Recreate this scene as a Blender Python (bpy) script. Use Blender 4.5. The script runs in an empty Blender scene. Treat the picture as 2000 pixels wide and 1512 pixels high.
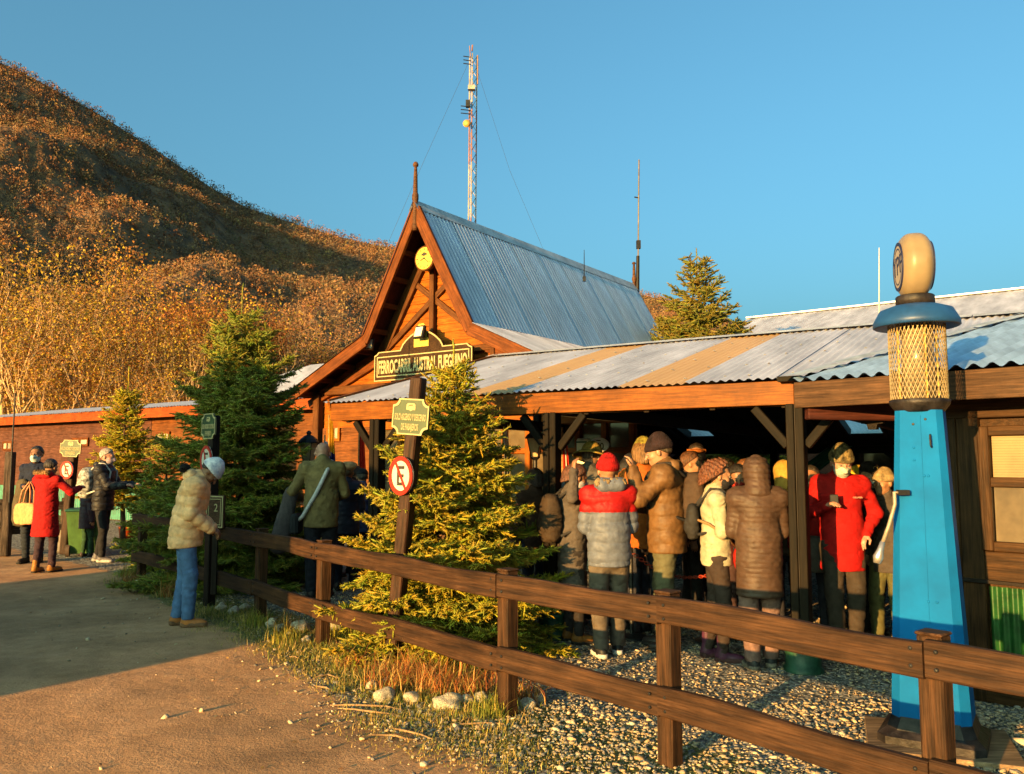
import bpy, bmesh, math, random
import numpy as np
from mathutils import Vector, Matrix

# ------------------------------------------------------------------ camera, sky, sun, exposure
SC = bpy.context.scene
COL = SC.collection
F = 1600.0                                   # focal length in photo pixels (photo 2000 x 1512)
TILT = math.atan(144 / 1600.0)
EYE = 1.6
cam_d = bpy.data.cameras.new('camera')
cam_d.sensor_fit = 'HORIZONTAL'; cam_d.sensor_width = 36; cam_d.lens = 36 * F / 2000
cam_d.clip_start = 0.05; cam_d.clip_end = 6000
cam = bpy.data.objects.new('camera', cam_d); COL.objects.link(cam)
cam.location = (0, 0, EYE); cam.rotation_euler = (math.pi / 2 + TILT, 0, 0)
SC.camera = cam

SUN_EL = math.radians(6.8)
SUN_AZ = math.radians(216.87)                # the sun stands behind the viewer, to the left
world = bpy.data.worlds.new('World'); SC.world = world; world.use_nodes = True
wn = world.node_tree
sky_n = wn.nodes.new('ShaderNodeTexSky'); sky_n.sky_type = 'NISHITA'; sky_n.sun_disc = False
sky_n.sun_elevation = SUN_EL; sky_n.sun_rotation = SUN_AZ
sky_n.altitude = 200; sky_n.air_density = 0.7; sky_n.dust_density = 10.0; sky_n.ozone_density = 1.0
tint = wn.nodes.new('ShaderNodeMix'); tint.data_type = 'RGBA'; tint.blend_type = 'MULTIPLY'
tint.inputs[0].default_value = 1.0
tint.inputs[7].default_value = (0.43, 0.84, 0.86, 1)
wn.links.new(sky_n.outputs[0], tint.inputs[6])
wn.links.new(tint.outputs[2], wn.nodes['Background'].inputs[0])
wn.nodes['Background'].inputs[1].default_value = 0.15

sun_d = bpy.data.lights.new('sun', 'SUN'); sun_d.energy = 5.0; sun_d.angle = math.radians(0.5)
sun_d.color = (1.0, 0.55, 0.16)
sun = bpy.data.objects.new('sun', sun_d); COL.objects.link(sun)
SUND = Vector((0.6 * math.cos(SUN_EL), 0.8 * math.cos(SUN_EL), -math.sin(SUN_EL)))
sun.rotation_euler = SUND.to_track_quat('-Z', 'Y').to_euler()
sun.location = (-30, -40, 20)

vs = SC.view_settings
vs.view_transform = 'Standard'; vs.look = 'None'; vs.exposure = 1.92; vs.gamma = 1.0; vs.use_curve_mapping = False
SC.render.engine = 'CYCLES'
SC.cycles.use_denoising = True
SC.cycles.max_bounces = 5; SC.cycles.diffuse_bounces = 3; SC.cycles.glossy_bounces = 2
SC.cycles.transmission_bounces = 4; SC.cycles.transparent_max_bounces = 6

# ------------------------------------------------------------------ pixels of the photo -> directions
_c, _s = math.cos(TILT), math.sin(TILT)
def ray(x, y):
    dx = (x - 1000) / F; dy = (756 - y) / F
    return Vector((dx, _c - dy * _s, _s + dy * _c))
def G(x, y, z=0.0):
    r = ray(x, y); return Vector((0, 0, EYE)) + r * ((z - EYE) / r.z)
def D(x, y, depth):
    r = ray(x, y); return Vector((0, 0, EYE)) + r * (depth / r.y)
def onplane(x, y, p0, n):
    r = ray(x, y); o = Vector((0, 0, EYE))
    return o + r * ((Vector(p0) - o).dot(Vector(n)) / r.dot(Vector(n)))
def gx(x, depth):                             # ground point under photo column x at a depth
    return Vector(((x - 1000) / F * (depth * _c - EYE * _s), depth, 0))

# ------------------------------------------------------------------ materials
MATS = {}
def M(name, col, rough=0.75, metal=0.0, var=0.18, scale=6.0, bump=0.25, bscale=40.0, stretch=(1, 1, 1),
      col2=None, detail=4.0, spec=0.3, bdist=0.01, attr=None, trans=0.0, coat=0.0):
    if name in MATS: return MATS[name]
    m = bpy.data.materials.new(name); m.use_nodes = True
    n = m.node_tree.nodes; l = m.node_tree.links
    b = n['Principled BSDF']
    b.inputs['Roughness'].default_value = rough; b.inputs['Metallic'].default_value = metal
    b.inputs['Specular IOR Level'].default_value = spec
    if coat: b.inputs['Coat Weight'].default_value = coat
    tc = n.new('ShaderNodeTexCoord'); mp = n.new('ShaderNodeMapping'); mp.inputs['Scale'].default_value = stretch
    l.new(tc.outputs['Object'], mp.inputs[0])
    nz = n.new('ShaderNodeTexNoise'); nz.inputs['Scale'].default_value = scale; nz.inputs['Detail'].default_value = detail
    nz.inputs['Roughness'].default_value = 0.6
    l.new(mp.outputs[0], nz.inputs[0])
    rp = n.new('ShaderNodeValToRGB')
    c2 = col2 if col2 else tuple(max(0, c * (1 - 2.2 * var)) for c in col)
    c1 = tuple(min(1, c * (1 + var)) for c in col)
    rp.color_ramp.elements[0].position = 0.32; rp.color_ramp.elements[0].color = (*c2, 1)
    rp.color_ramp.elements[1].position = 0.68; rp.color_ramp.elements[1].color = (*c1, 1)
    l.new(nz.outputs[0], rp.inputs[0])
    out = rp.outputs[0]
    if attr:
        at = n.new('ShaderNodeAttribute'); at.attribute_name = attr
        mx = n.new('ShaderNodeMix'); mx.data_type = 'RGBA'; mx.blend_type = 'MULTIPLY'; mx.inputs[0].default_value = 1
        l.new(out, mx.inputs[6]); l.new(at.outputs['Color'], mx.inputs[7]); out = mx.outputs[2]
    l.new(out, b.inputs['Base Color'])
    if bump:
        n2 = n.new('ShaderNodeTexNoise'); n2.inputs['Scale'].default_value = bscale; n2.inputs['Detail'].default_value = 3
        l.new(mp.outputs[0], n2.inputs[0])
        bp = n.new('ShaderNodeBump'); bp.inputs['Strength'].default_value = bump; bp.inputs['Distance'].default_value = bdist
        l.new(n2.outputs[0], bp.inputs['Height']); l.new(bp.outputs[0], b.inputs['Normal'])
    if trans:
        tr = n.new('ShaderNodeBsdfTranslucent'); l.new(out, tr.inputs[0])
        ms = n.new('ShaderNodeMixShader'); ms.inputs[0].default_value = trans
        l.new(b.outputs[0], ms.inputs[1]); l.new(tr.outputs[0], ms.inputs[2])
        l.new(ms.outputs[0], n['Material Output'].inputs[0])
    MATS[name] = m
    return m
def wood(name, col, rough=0.6, var=0.25, bump=0.5, col2=None, gs=1.0):
    new = name not in MATS
    m = wood0(name, col, rough, var, bump, col2, gs)
    if new:                                       # finer fibres and blotchy wear over the grain
        n = m.node_tree.nodes; l = m.node_tree.links; b = n['Principled BSDF']; src = b.inputs['Base Color'].links[0].from_socket
        tc = n.new('ShaderNodeTexCoord'); mp = n.new('ShaderNodeMapping'); mp.inputs['Scale'].default_value = (1.2, 38, 38); l.new(tc.outputs['Object'], mp.inputs[0])
        out = src
        for vec, sc_, lo, hi_, amt in ((mp.outputs[0], 3.0, .35, .6, .45), (tc.outputs['Object'], 2.3, .35, .65, .4)):
            q = n.new('ShaderNodeTexNoise'); q.inputs['Scale'].default_value = sc_; q.inputs['Detail'].default_value = 6; q.inputs['Roughness'].default_value = .7; l.new(vec, q.inputs[0])
            r = n.new('ShaderNodeMapRange'); r.inputs[1].default_value = lo; r.inputs[2].default_value = hi_; r.inputs[3].default_value = 1 - amt; r.inputs[4].default_value = 1.12; l.new(q.outputs[0], r.inputs[0])
            x = n.new('ShaderNodeMix'); x.data_type = 'RGBA'; x.blend_type = 'MULTIPLY'; x.inputs[0].default_value = 1
            l.new(out, x.inputs[6]); l.new(r.outputs[0], x.inputs[7]); out = x.outputs[2]
        l.new(out, b.inputs['Base Color'])
    return m
def wood0(name, col, rough=0.6, var=0.25, bump=0.5, col2=None, gs=1.0):
    return M(name, col, rough, var=var, scale=3.0 * gs, bump=bump, bscale=7.0 * gs, stretch=(1.0, 14, 14), col2=col2, detail=6, bdist=0.006, spec=0.10)

def glass_mat(name, col, rough=0.05):
    if name in MATS: return MATS[name]
    m = M(name, col, rough, var=0.25, scale=3, bump=0.05, bscale=3, spec=0.9)
    return m

# ------------------------------------------------------------------ object helpers
def tag(o, label=None, cat=None, group=None, kind=None):
    if label: o['label'] = label
    if cat: o['category'] = cat
    if group: o['group'] = group
    if kind: o['kind'] = kind
    return o
def thing(name, label, cat, loc=(0, 0, 0), rz=0.0, group=None):
    o = bpy.data.objects.new(name, None); COL.objects.link(o)
    o.empty_display_size = 0.2
    o.location = loc; o.rotation_euler = (0, 0, rz)
    return tag(o, label, cat, group)
def wmat(o):
    m = Matrix.LocRotScale(o.location, o.rotation_euler, o.scale)
    return wmat(o.parent) @ m if o.parent else m
def place(o, parent, Mw):
    if parent is not None:
        o.parent = parent; Mw = wmat(parent).inverted() @ Mw
    loc, rot, sc = Mw.decompose()
    o.location = loc; o.rotation_euler = rot.to_euler(); o.scale = sc
def link(name, me, mat, parent=None, Mw=None, smooth=False):
    o = bpy.data.objects.new(name, me); COL.objects.link(o)
    if mat is not None and not me.materials:
        for mm in (mat if isinstance(mat, (list, tuple)) else [mat]): me.materials.append(mm)
    place(o, parent, Mw if Mw is not None else Matrix())
    if smooth: me.shade_smooth()
    return o
def copy_tree(o, parent=None):
    c = o.copy(); COL.objects.link(c); c.parent = parent
    for ch in list(o.children): copy_tree(ch, c)
    return c

def np_mesh(name, V, faces, smooth=False, attr=None, attr_name='tone', midx=None):
    """V (n,3); faces: list of (m,k) int arrays; attr: (n,3) colours per vertex"""
    me = bpy.data.meshes.new(name)
    V = np.asarray(V, np.float32)
    me.vertices.add(len(V)); me.vertices.foreach_set('co', V.ravel())
    faces = [np.asarray(f, np.int32) for f in faces if len(f)]
    nl = sum(f.size for f in faces); nf = sum(len(f) for f in faces)
    me.loops.add(nl); me.polygons.add(nf)
    me.loops.foreach_set('vertex_index', np.concatenate([f.ravel() for f in faces]))
    st = []; base = 0
    for f in faces:
        st.append(base + np.arange(len(f)) * f.shape[1]); base += f.size
    me.polygons.foreach_set('loop_start', np.concatenate(st).astype(np.int32))
    if midx is not None: me.polygons.foreach_set('material_index', np.asarray(midx, np.int32))
    me.update(calc_edges=True)
    if smooth: me.polygons.foreach_set('use_smooth', np.ones(nf, bool))
    if attr is not None:
        a = me.color_attributes.new(attr_name, 'FLOAT_COLOR', 'POINT')
        c4 = np.ones((len(V), 4), np.float32); c4[:, :3] = attr
        a.data.foreach_set('color', c4.ravel())
    return me

class MB:
    def __init__(s): s.v = []; s.f = []; s.mi = []
    def add(s, vs_, fs, mi=0):
        b = len(s.v); s.v += [tuple(v) for v in vs_]; s.f += [[i + b for i in f] for f in fs]; s.mi += [mi] * len(fs)
        return s
    def box(s, lo, hi, Mx=None, ch=0.0, mi=0):
        lo = Vector(lo); hi = Vector(hi)
        if ch <= 0:
            v = [Vector((x, y, z)) for x in (lo.x, hi.x) for y in (lo.y, hi.y) for z in (lo.z, hi.z)]
            f = [(0, 1, 3, 2), (4, 6, 7, 5), (0, 4, 5, 1), (2, 3, 7, 6), (0, 2, 6, 4), (1, 5, 7, 3)]
        else:
            bm = bmesh.new(); bmesh.ops.create_cube(bm, size=1)
            for q in bm.verts: q.co = Vector(((lo.x + hi.x) / 2 + q.co.x * (hi.x - lo.x), (lo.y + hi.y) / 2 + q.co.y * (hi.y - lo.y), (lo.z + hi.z) / 2 + q.co.z * (hi.z - lo.z)))
            bmesh.ops.bevel(bm, geom=list(bm.edges), offset=ch, segments=1, affect='EDGES')
            bm.verts.index_update()
            v = [q.co.copy() for q in bm.verts]; f = [[q.index for q in p.verts] for p in bm.faces]; bm.free()
        if Mx is not None: v = [Mx @ q for q in v]
        return s.add(v, f, mi)
    def tube(s, pts, r, n=8, cap=True, mi=0):
        pts = [Vector(p) for p in pts]; m = len(pts)
        if not isinstance(r, (list, tuple)): r = [r] * m
        t0 = (pts[1] - pts[0]).normalized()
        u = t0.orthogonal().normalized(); v = []
        for i in range(m):
            t = (pts[min(i + 1, m - 1)] - pts[max(i - 1, 0)]).normalized()
            u = (u - t * u.dot(t)); u = u.normalized() if u.length > 1e-6 else t.orthogonal().normalized()
            w = t.cross(u)
            v += [pts[i] + (u * math.cos(2 * math.pi * k / n) + w * math.sin(2 * math.pi * k / n)) * r[i] for k in range(n)]
        f = [[i * n + k, i * n + (k + 1) % n, (i + 1) * n + (k + 1) % n, (i + 1) * n + k] for i in range(m - 1) for k in range(n)]
        if cap: f += [list(range(n - 1, -1, -1)), [(m - 1) * n + k for k in range(n)]]
        return s.add(v, f, mi)
    def lathe(s, prof, n=24, Mx=None, sx=1.0, sy=1.0, ph=0.0, mi=0, cap=True):
        v = []; m = len(prof)
        for (r, z) in prof:
            v += [Vector((r * sx * math.cos(2 * math.pi * (k + ph) / n), r * sy * math.sin(2 * math.pi * (k + ph) / n), z)) for k in range(n)]
        if Mx is not None: v = [Mx @ q for q in v]
        f = [[i * n + k, i * n + (k + 1) % n, (i + 1) * n + (k + 1) % n, (i + 1) * n + k] for i in range(m - 1) for k in range(n)]
        if cap: f += [list(range(n - 1, -1, -1)), [(m - 1) * n + k for k in range(n)]]
        return s.add(v, f, mi)
    def prism(s, poly, d, Mx=None, mi=0):
        """poly: list of (x,z) counter-clockwise seen from -y; extruded from y=0 to y=d"""
        n = len(poly)
        v = [Vector((x, 0, z)) for x, z in poly] + [Vector((x, d, z)) for x, z in poly]
        f = [list(range(n)), list(range(2 * n - 1, n - 1, -1))] + [[(k + 1) % n, k, n + k, n + (k + 1) % n] for k in range(n)]
        if Mx is not None: v = [Mx @ q for q in v]
        return s.add(v, f, mi)
    def build(s, name, mat, parent=None, local=False, smooth=False, Mw=None):
        me = bpy.data.meshes.new(name)
        V = s.v
        if parent is not None and not local and Mw is None:
            inv = wmat(parent).inverted(); V = [inv @ Vector(v) for v in V]
        me.from_pydata([tuple(v) for v in V], [], s.f)
        if isinstance(mat, (list, tuple)):
            for mm in mat: me.materials.append(mm)
            me.polygons.foreach_set('material_index', s.mi)
        else: me.materials.append(mat)
        me.update()
        o = bpy.data.objects.new(name, me); COL.objects.link(o)
        if Mw is not None: place(o, parent, Mw)
        elif parent is not None: o.parent = parent
        if smooth: me.shade_smooth()
        return o

def frame(p, x, z=(0, 0, 1)):
    """matrix with local x along x, local z as close to z as possible"""
    x = Vector(x).normalized(); z = Vector(z); y = z.cross(x).normalized(); z = x.cross(y)
    m = Matrix((x, y, z)).transposed().to_4x4(); m.translation = Vector(p); return m

PLK = {}
RNG = random.Random(5)
def plank(name, p0, p1, w, t, mat, parent=None, up=(0, 0, 1), ch=None, share=True, warp=0.0):
    """a chamfered beam from p0 to p1, w high (along up) and t thick, centred on the line"""
    p0 = Vector(p0); p1 = Vector(p1); L = (p1 - p0).length
    ch = min(w, t) * 0.09 if ch is None else ch
    mname = mat.name if not isinstance(mat, (list, tuple)) else mat[0].name
    key = (round(L, 2), round(w, 3), round(t, 3), mname, round(ch, 4), name)
    me = PLK.get(key) if share and not warp else None
    if me is None:
        b = MB()
        if warp:
            n = max(4, int(L / 0.18)); prev = None
            ph = [RNG.uniform(0, 6.28) for _ in range(4)]
            sec = [(-t / 2 + ch, -w / 2), (t / 2 - ch, -w / 2), (t / 2, -w / 2 + ch), (t / 2, w / 2 - ch), (t / 2 - ch, w / 2), (-t / 2 + ch, w / 2), (-t / 2, w / 2 - ch), (-t / 2, -w / 2 + ch)]
            v = []
            for i in range(n + 1):
                x = L * i / n
                dz = warp * (math.sin(x * 1.9 + ph[0]) + 0.5 * math.sin(x * 4.7 + ph[1])); dy = warp * 0.6 * math.sin(x * 1.3 + ph[2])
                k = 1 + 0.05 * math.sin(x * 6 + ph[3])
                v += [(x, y + dy, z * k + dz) for y, z in sec]
            f = [[i * 8 + k, (i + 1) * 8 + k, (i + 1) * 8 + (k + 1) % 8, i * 8 + (k + 1) % 8] for i in range(n) for k in range(8)]
            f = [q[::-1] for q in f]
            f += [list(range(8)), [n * 8 + 7 - k for k in range(8)]]
            b.add(v, f)
        else:
            b.box((0, -t / 2, -w / 2), (L, t / 2, w / 2), ch=ch)
        me = bpy.data.meshes.new(name); me.from_pydata(b.v, [], b.f); me.materials.append(mat); me.update()
        bm = bmesh.new(); bm.from_mesh(me); bmesh.ops.recalc_face_normals(bm, faces=bm.faces); bm.to_mesh(me); bm.free()
        PLK[key] = me
    o = bpy.data.objects.new(name, me); COL.objects.link(o)
    place(o, parent, frame(p0, p1 - p0, up)); return o

def text_mesh(body, size, mat, name, parent, Mw, ext=0.004, xs=1.0, bold=0.0, align='CENTER', fit=None):
    cu = bpy.data.curves.new(name, 'FONT'); cu.body = body; cu.size = size; cu.extrude = ext; cu.offset = bold
    cu.align_x = align; cu.align_y = 'CENTER'; cu.resolution_u = 3
    tmp = bpy.data.objects.new(name, cu); COL.objects.link(tmp)
    dg = bpy.context.evaluated_depsgraph_get()
    me = bpy.data.meshes.new_from_object(tmp.evaluated_get(dg))
    bpy.data.objects.remove(tmp); bpy.data.curves.remove(cu)
    me.name = name
    if fit:
        wd = max(v.co.x for v in me.vertices) - min(v.co.x for v in me.vertices); xs = fit / wd
    me.transform(Matrix.Diagonal((xs, 1, 1, 1)))
    me.transform(Matrix.Rotation(math.pi / 2, 4, 'X'))          # stands in the x-z plane, reads from -y
    me.materials.clear(); me.materials.append(mat)
    return link(name, me, None, parent, Mw)

def corr(L, H, wl=0.076, amp=0.009, seg=6, rows=2, clip=None):
    """corrugated sheet in local x (along eave, length L), y (up the slope, length H), waves in z"""
    n = max(2, int(round(L / wl * seg)))
    xs = np.linspace(0, L, n + 1); ys = np.linspace(0, H, rows + 1)
    X, Y = np.meshgrid(xs, ys, indexing='ij'); Z = amp * np.sin(2 * np.pi * X / wl)
    V = np.stack([X, Y, Z], -1).reshape(-1, 3)
    i, j = np.meshgrid(np.arange(n), np.arange(rows), indexing='ij'); a = i * (rows + 1) + j
    Q = np.stack([a, a + rows + 1, a + rows + 2, a + 1], -1).reshape(-1, 4)
    return V, Q
def corr_obj(name, o, x, y, L, H, mat, parent, wl=0.076, amp=0.009, seg=6, rows=2, cuts=()):
    """o: world corner, x: eave direction, y: up-slope direction; cuts: (point, normal) world half-spaces to remove (normal side)"""
    V, Q = corr(L, H, wl, amp, seg, rows)
    me = np_mesh(name, V, [Q], smooth=True)
    x = Vector(x).normalized(); y = Vector(y).normalized(); z = x.cross(y).normalized()
    Mw = Matrix((x, y, z)).transposed().to_4x4(); Mw.translation = Vector(o)
    if cuts:
        bm = bmesh.new(); bm.from_mesh(me); iv = Mw.inverted()
        for p, nn in cuts:
            bmesh.ops.bisect_plane(bm, geom=bm.verts[:] + bm.edges[:] + bm.faces[:], plane_co=iv @ Vector(p), plane_no=(iv.to_3x3() @ Vector(nn)), clear_outer=True)
        bm.to_mesh(me); bm.free()
    if len(me.vertices) == 0: return None
    me.materials.append(mat)
    ob = link(name, me, None, parent, Mw)
    for p in me.polygons: p.use_smooth = True
    return ob
# ------------------------------------------------------------------ ground
def smooth(a, b, x): 
    t = np.clip((x - a) / (b - a), 0, 1); return t * t * (3 - 2 * t)
def polyd(P, pts):
    """signed distance of points P (n,2) to polyline pts (positive to the right of its direction)"""
    best = np.full(len(P), 1e9); sg = np.ones(len(P))
    for a, b in zip(pts[:-1], pts[1:]):
        a = np.array(a); b = np.array(b); d = b - a; L2 = d @ d
        t = np.clip(((P - a) @ d) / L2, 0, 1); q = a + t[:, None] * d; r = P - q
        dist = np.hypot(r[:, 0], r[:, 1]); cr = r[:, 0] * d[1] - r[:, 1] * d[0]
        m = dist < best; best = np.where(m, dist, best); sg = np.where(m, np.sign(cr), sg)
    return best * sg
FP = [G(262, 1135), G(398, 1182), G(492, 1210), G(612, 1262), G(778, 1325), G(972, 1400), G(1290, 1500)]
p6 = G(1805, 1250, 0.88); p6.z = 0; FP.append(p6)
FP.append(p6 + (p6 - FP[6]) * 0.95)
FPX = [(p.x, p.y) for p in FP]
# edge between the trodden dirt and the stones / verge
EDGE = [(p.x, p.y) for p in (G(120, 1095), G(255, 1128), G(420, 1208), G(505, 1240), G(560, 1305), G(690, 1400), G(850, 1450), G(1010, 1512))] + [(0.1, 3.2), (0.6, 1.2), (1.0, -3)]
def zones(P):
    de = -polyd(P, EDGE[::-1]) * -1
    side = polyd(P, EDGE)
    df = np.abs(polyd(P, FPX))
    return side, df
gxs = np.concatenate([[-2500, -600, -150, -60, -30, -18], np.arange(-12, 8.01, 0.2), [10, 14, 20, 40, 100, 400, 2500]])
gys = np.concatenate([[-600, -100, -30, -10, -3], np.arange(-1, 20.01, 0.2), [22, 25, 30, 40, 60, 120, 400, 2500]])
X, Y = np.meshgrid(gxs, gys, indexing='ij'); P2 = np.stack([X.ravel(), Y.ravel()], -1)
side, df = zones(P2)
SIGN = 1.0 if zones(np.array([[3.0, 5.0]]))[0][0] > 0 else -1.0
side = side * SIGN
grav = smooth(-0.25, 0.35, side)
gras = smooth(0.75, 0.15, df) * smooth(-0.5, 0.1, side)
gras = np.maximum(gras, smooth(16, 20, P2[:, 1]) * smooth(9, 14, np.abs(P2[:, 0])))
n1, n2 = X.shape
i, j = np.meshgrid(np.arange(n1 - 1), np.arange(n2 - 1), indexing='ij'); a = i * n2 + j
Zg = 0.006 * np.sin(P2[:, 0] * 2.1 + 1.3 * np.sin(P2[:, 1] * 1.1)) * np.sin(P2[:, 1] * 1.7) - 0.004
gme = np_mesh('ground', np.stack([P2[:, 0], P2[:, 1], Zg], -1), [np.stack([a, a + n2, a + n2 + 1, a + 1], -1).reshape(-1, 4)],
              smooth=True, attr=np.stack([grav, gras, np.zeros_like(grav)], -1), attr_name='zone')
def ground_mat():
    m = bpy.data.materials.new('ground'); m.use_nodes = True; n = m.node_tree.nodes; l = m.node_tree.links; b = n['Principled BSDF']
    b.inputs['Roughness'].default_value = 0.95; b.inputs['Specular IOR Level'].default_value = 0.15
    tc = n.new('ShaderNodeTexCoord')
    def noise(s, d=5, r=0.6):
        q = n.new('ShaderNodeTexNoise'); q.inputs['Scale'].default_value = s; q.inputs['Detail'].default_value = d; q.inputs['Roughness'].default_value = r
        l.new(tc.outputs['Object'], q.inputs[0]); return q.outputs[0]
    def ramp(i, e):
        q = n.new('ShaderNodeValToRGB'); q.color_ramp.elements[0].position = e[0][0]; q.color_ramp.elements[0].color = (*e[0][1], 1)
        q.color_ramp.elements[1].position = e[-1][0]; q.color_ramp.elements[1].color = (*e[-1][1], 1)
        for p, c in e[1:-1]: z = q.color_ramp.elements.new(p); z.color = (*c, 1)
        l.new(i, q.inputs[0]); return q.outputs[0]
    def mix(f, a_, b_):
        q = n.new('ShaderNodeMix'); q.data_type = 'RGBA'; l.new(f, q.inputs[0]); l.new(a_, q.inputs[6]); l.new(b_, q.inputs[7]); return q.outputs[2]
    def mth(op, a_, b_):
        q = n.new('ShaderNodeMath'); q.operation = op
        for k, v in enumerate((a_, b_)):
            if isinstance(v, (int, float)): q.inputs[k].default_value = v
            else: l.new(v, q.inputs[k])
        return q.outputs[0]
    big = noise(0.9, 6, 0.65); mid = noise(7, 6, 0.7); fine = noise(60, 4, 0.7)
    dirt = ramp(mth('ADD', mth('MULTIPLY', big, 0.35), mth('ADD', mth('MULTIPLY', mid, 0.35), mth('MULTIPLY', fine, 0.3))),
                [(0.36, (0.27, 0.145, 0.072)), (0.5, (0.42, 0.225, 0.112)), (0.64, (0.54, 0.30, 0.155))])
    vo = n.new('ShaderNodeTexVoronoi'); vo.inputs['Scale'].default_value = 30; vo.inputs['Randomness'].default_value = 1; l.new(tc.outputs['Object'], vo.inputs[0])
    stone = ramp(vo.outputs['Color'], [(0.1, (0.10, 0.10, 0.095)), (0.5, (0.24, 0.22, 0.19)), (0.9, (0.42, 0.39, 0.34))])
    vd = n.new('ShaderNodeValToRGB'); vd.color_ramp.elements[0].color = (1, 1, 1, 1); vd.color_ramp.elements[1].color = (0.15, 0.14, 0.12, 1)
    vd.color_ramp.elements[0].position = 0.3; vd.color_ramp.elements[1].position = 0.75
    l.new(vo.outputs['Distance'], vd.inputs[0])
    mm = n.new('ShaderNodeMix'); mm.data_type = 'RGBA'; mm.blend_type = 'MULTIPLY'; mm.inputs[0].default_value = 0.7; l.new(stone, mm.inputs[6]); l.new(vd.outputs[0], mm.inputs[7])
    grass = ramp(mth('ADD', mth('MULTIPLY', mid, 0.6), mth('MULTIPLY', fine, 0.4)), [(0.38, (0.05, 0.055, 0.02)), (0.5, (0.12, 0.11, 0.035)), (0.66, (0.26, 0.19, 0.09))])
    at = n.new('ShaderNodeAttribute'); at.attribute_name = 'zone'
    sp = n.new('ShaderNodeSeparateColor'); l.new(at.outputs['Color'], sp.inputs[0])
    def edge(v, k):
        s = mth('ADD', v, mth('MULTIPLY', mth('SUBTRACT', mid, 0.5), k))
        q = n.new('ShaderNodeMapRange'); q.inputs[1].default_value = 0.42; q.inputs[2].default_value = 0.58; l.new(s, q.inputs[0]); return q.outputs[0]
    fg = edge(sp.outputs[0], 1.1); fr = edge(sp.outputs[1], 1.4)
    pt_ = n.new('ShaderNodeMapRange'); pt_.inputs[1].default_value = .38; pt_.inputs[2].default_value = .62; pt_.inputs[3].default_value = .72; pt_.inputs[4].default_value = 1.08
    l.new(noise(0.45, 4, .7), pt_.inputs[0])
    dm_ = n.new('ShaderNodeMix'); dm_.data_type = 'RGBA'; dm_.blend_type = 'MULTIPLY'; dm_.inputs[0].default_value = 1; l.new(dirt, dm_.inputs[6]); l.new(pt_.outputs[0], dm_.inputs[7])
    wv = n.new('ShaderNodeTexWave'); wv.inputs['Scale'].default_value = .55; wv.inputs['Distortion'].default_value = 3.0; wv.inputs['Detail'].default_value = 4; wv.inputs['Detail Scale'].default_value = 2.0
    wm_ = n.new('ShaderNodeMapping'); wm_.inputs['Rotation'].default_value = (0, 0, .9); l.new(tc.outputs['Object'], wm_.inputs[0]); l.new(wm_.outputs[0], wv.inputs[0])
    col = mix(fr, mix(fg, dm_.outputs[2], mm.outputs[2]), grass)
    l.new(col, b.inputs['Base Color'])
    h = mth('ADD', mth('ADD', mth('MULTIPLY', fine, 0.35), mth('MULTIPLY', wv.outputs[0], 0.5)), mth('ADD', mth('MULTIPLY', mid, 0.7), mth('MULTIPLY', mth('MULTIPLY', fg, vo.outputs['Distance']), -1.2)))
    bp = n.new('ShaderNodeBump'); bp.inputs['Strength'].default_value = 0.55; bp.inputs['Distance'].default_value = 0.035
    bp.inputs['Strength'].default_value = 0.8; l.new(h, bp.inputs['Height']); l.new(bp.outputs[0], b.inputs['Normal'])
    return m
tag(link('ground', gme, ground_mat()), kind='structure')

# ------------------------------------------------------------------ hill
SKY_X = np.array([-1600, -900, -400, 0, 60, 180, 300, 410, 480, 560, 660, 770, 900, 1100, 1265, 1310, 1480, 1700, 2300])
SKY_Y = np.array([-60, -120, -60, 122, 150, 215, 290, 365, 405, 432, 462, 487, 515, 548, 578, 592, 640, 700, 800])
DEP_X = np.array([-1600, -900, 0, 400, 770, 1300, 2300]); DEP_Y = np.array([420, 430, 450, 480, 520, 600, 760])
def hnoise(x, y, seed=0):
    r = np.random.RandomState(seed); v = 0 * x
    for k in range(7):
        a = r.uniform(0, 6.28); f = 0.75 * 1.55 ** k; v = v + np.sin(f * (x * math.cos(a) + y * math.sin(a)) + r.uniform(0, 6.28) + 1.2 * v) / 1.45 ** k
    return v / 2.2
def hill_pt(xp, s):
    xp = np.asarray(xp, float); s = np.asarray(s, float)
    dep = np.interp(xp, DEP_X, DEP_Y); yy = np.interp(xp, SKY_X, SKY_Y)
    dx = (xp - 1000) / F; dy = (756 - yy) / F
    fw = _c - dy * _s; up = _s + dy * _c
    Hr = EYE + up / fw * dep
    d = 42 + (dep - 42) * s
    z = 1.0 + (Hr - 1) * s ** 1.32
    az = dx / fw
    env = (4 * np.clip(s, 0, 1) * (1 - np.clip(s, 0, 1))) ** 1.2
    ph = s * 13.0 - az * 9.0 + 1.9 + 0.9 * hnoise(az * 6, s * 5, 3)
    z = z + env * Hr * (0.022 * np.sin(ph) + 0.014 * np.sin(ph * 2.3 + 1 + 2 * az) + 0.030 * hnoise(az * 22, s * 9, 5) + 0.012 * hnoise(az * 70, s * 30, 6))
    return np.stack([az * d, d, z], -1)
NX, NS = 240, 110
xp, ss = np.meshgrid(np.linspace(-1500, 2250, NX), np.linspace(0, 1.0, NS), indexing='ij')
HV = hill_pt(xp, ss).reshape(-1, 3)
back = hill_pt(xp[:, -1], ss[:, -1]) * np.array([1.25, 1.25, 0]) + np.array([0, 0, -5])
i, j = np.meshgrid(np.arange(NX - 1), np.arange(NS - 1), indexing='ij'); a = i * NS + j
HQ = np.stack([a, a + NS, a + NS + 1, a + 1], -1).reshape(-1, 4)
b0 = len(HV); k = np.arange(NX - 1)
BQ = np.stack([k * NS + NS - 1, (k + 1) * NS + NS - 1, b0 + k + 1, b0 + k], -1)
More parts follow.
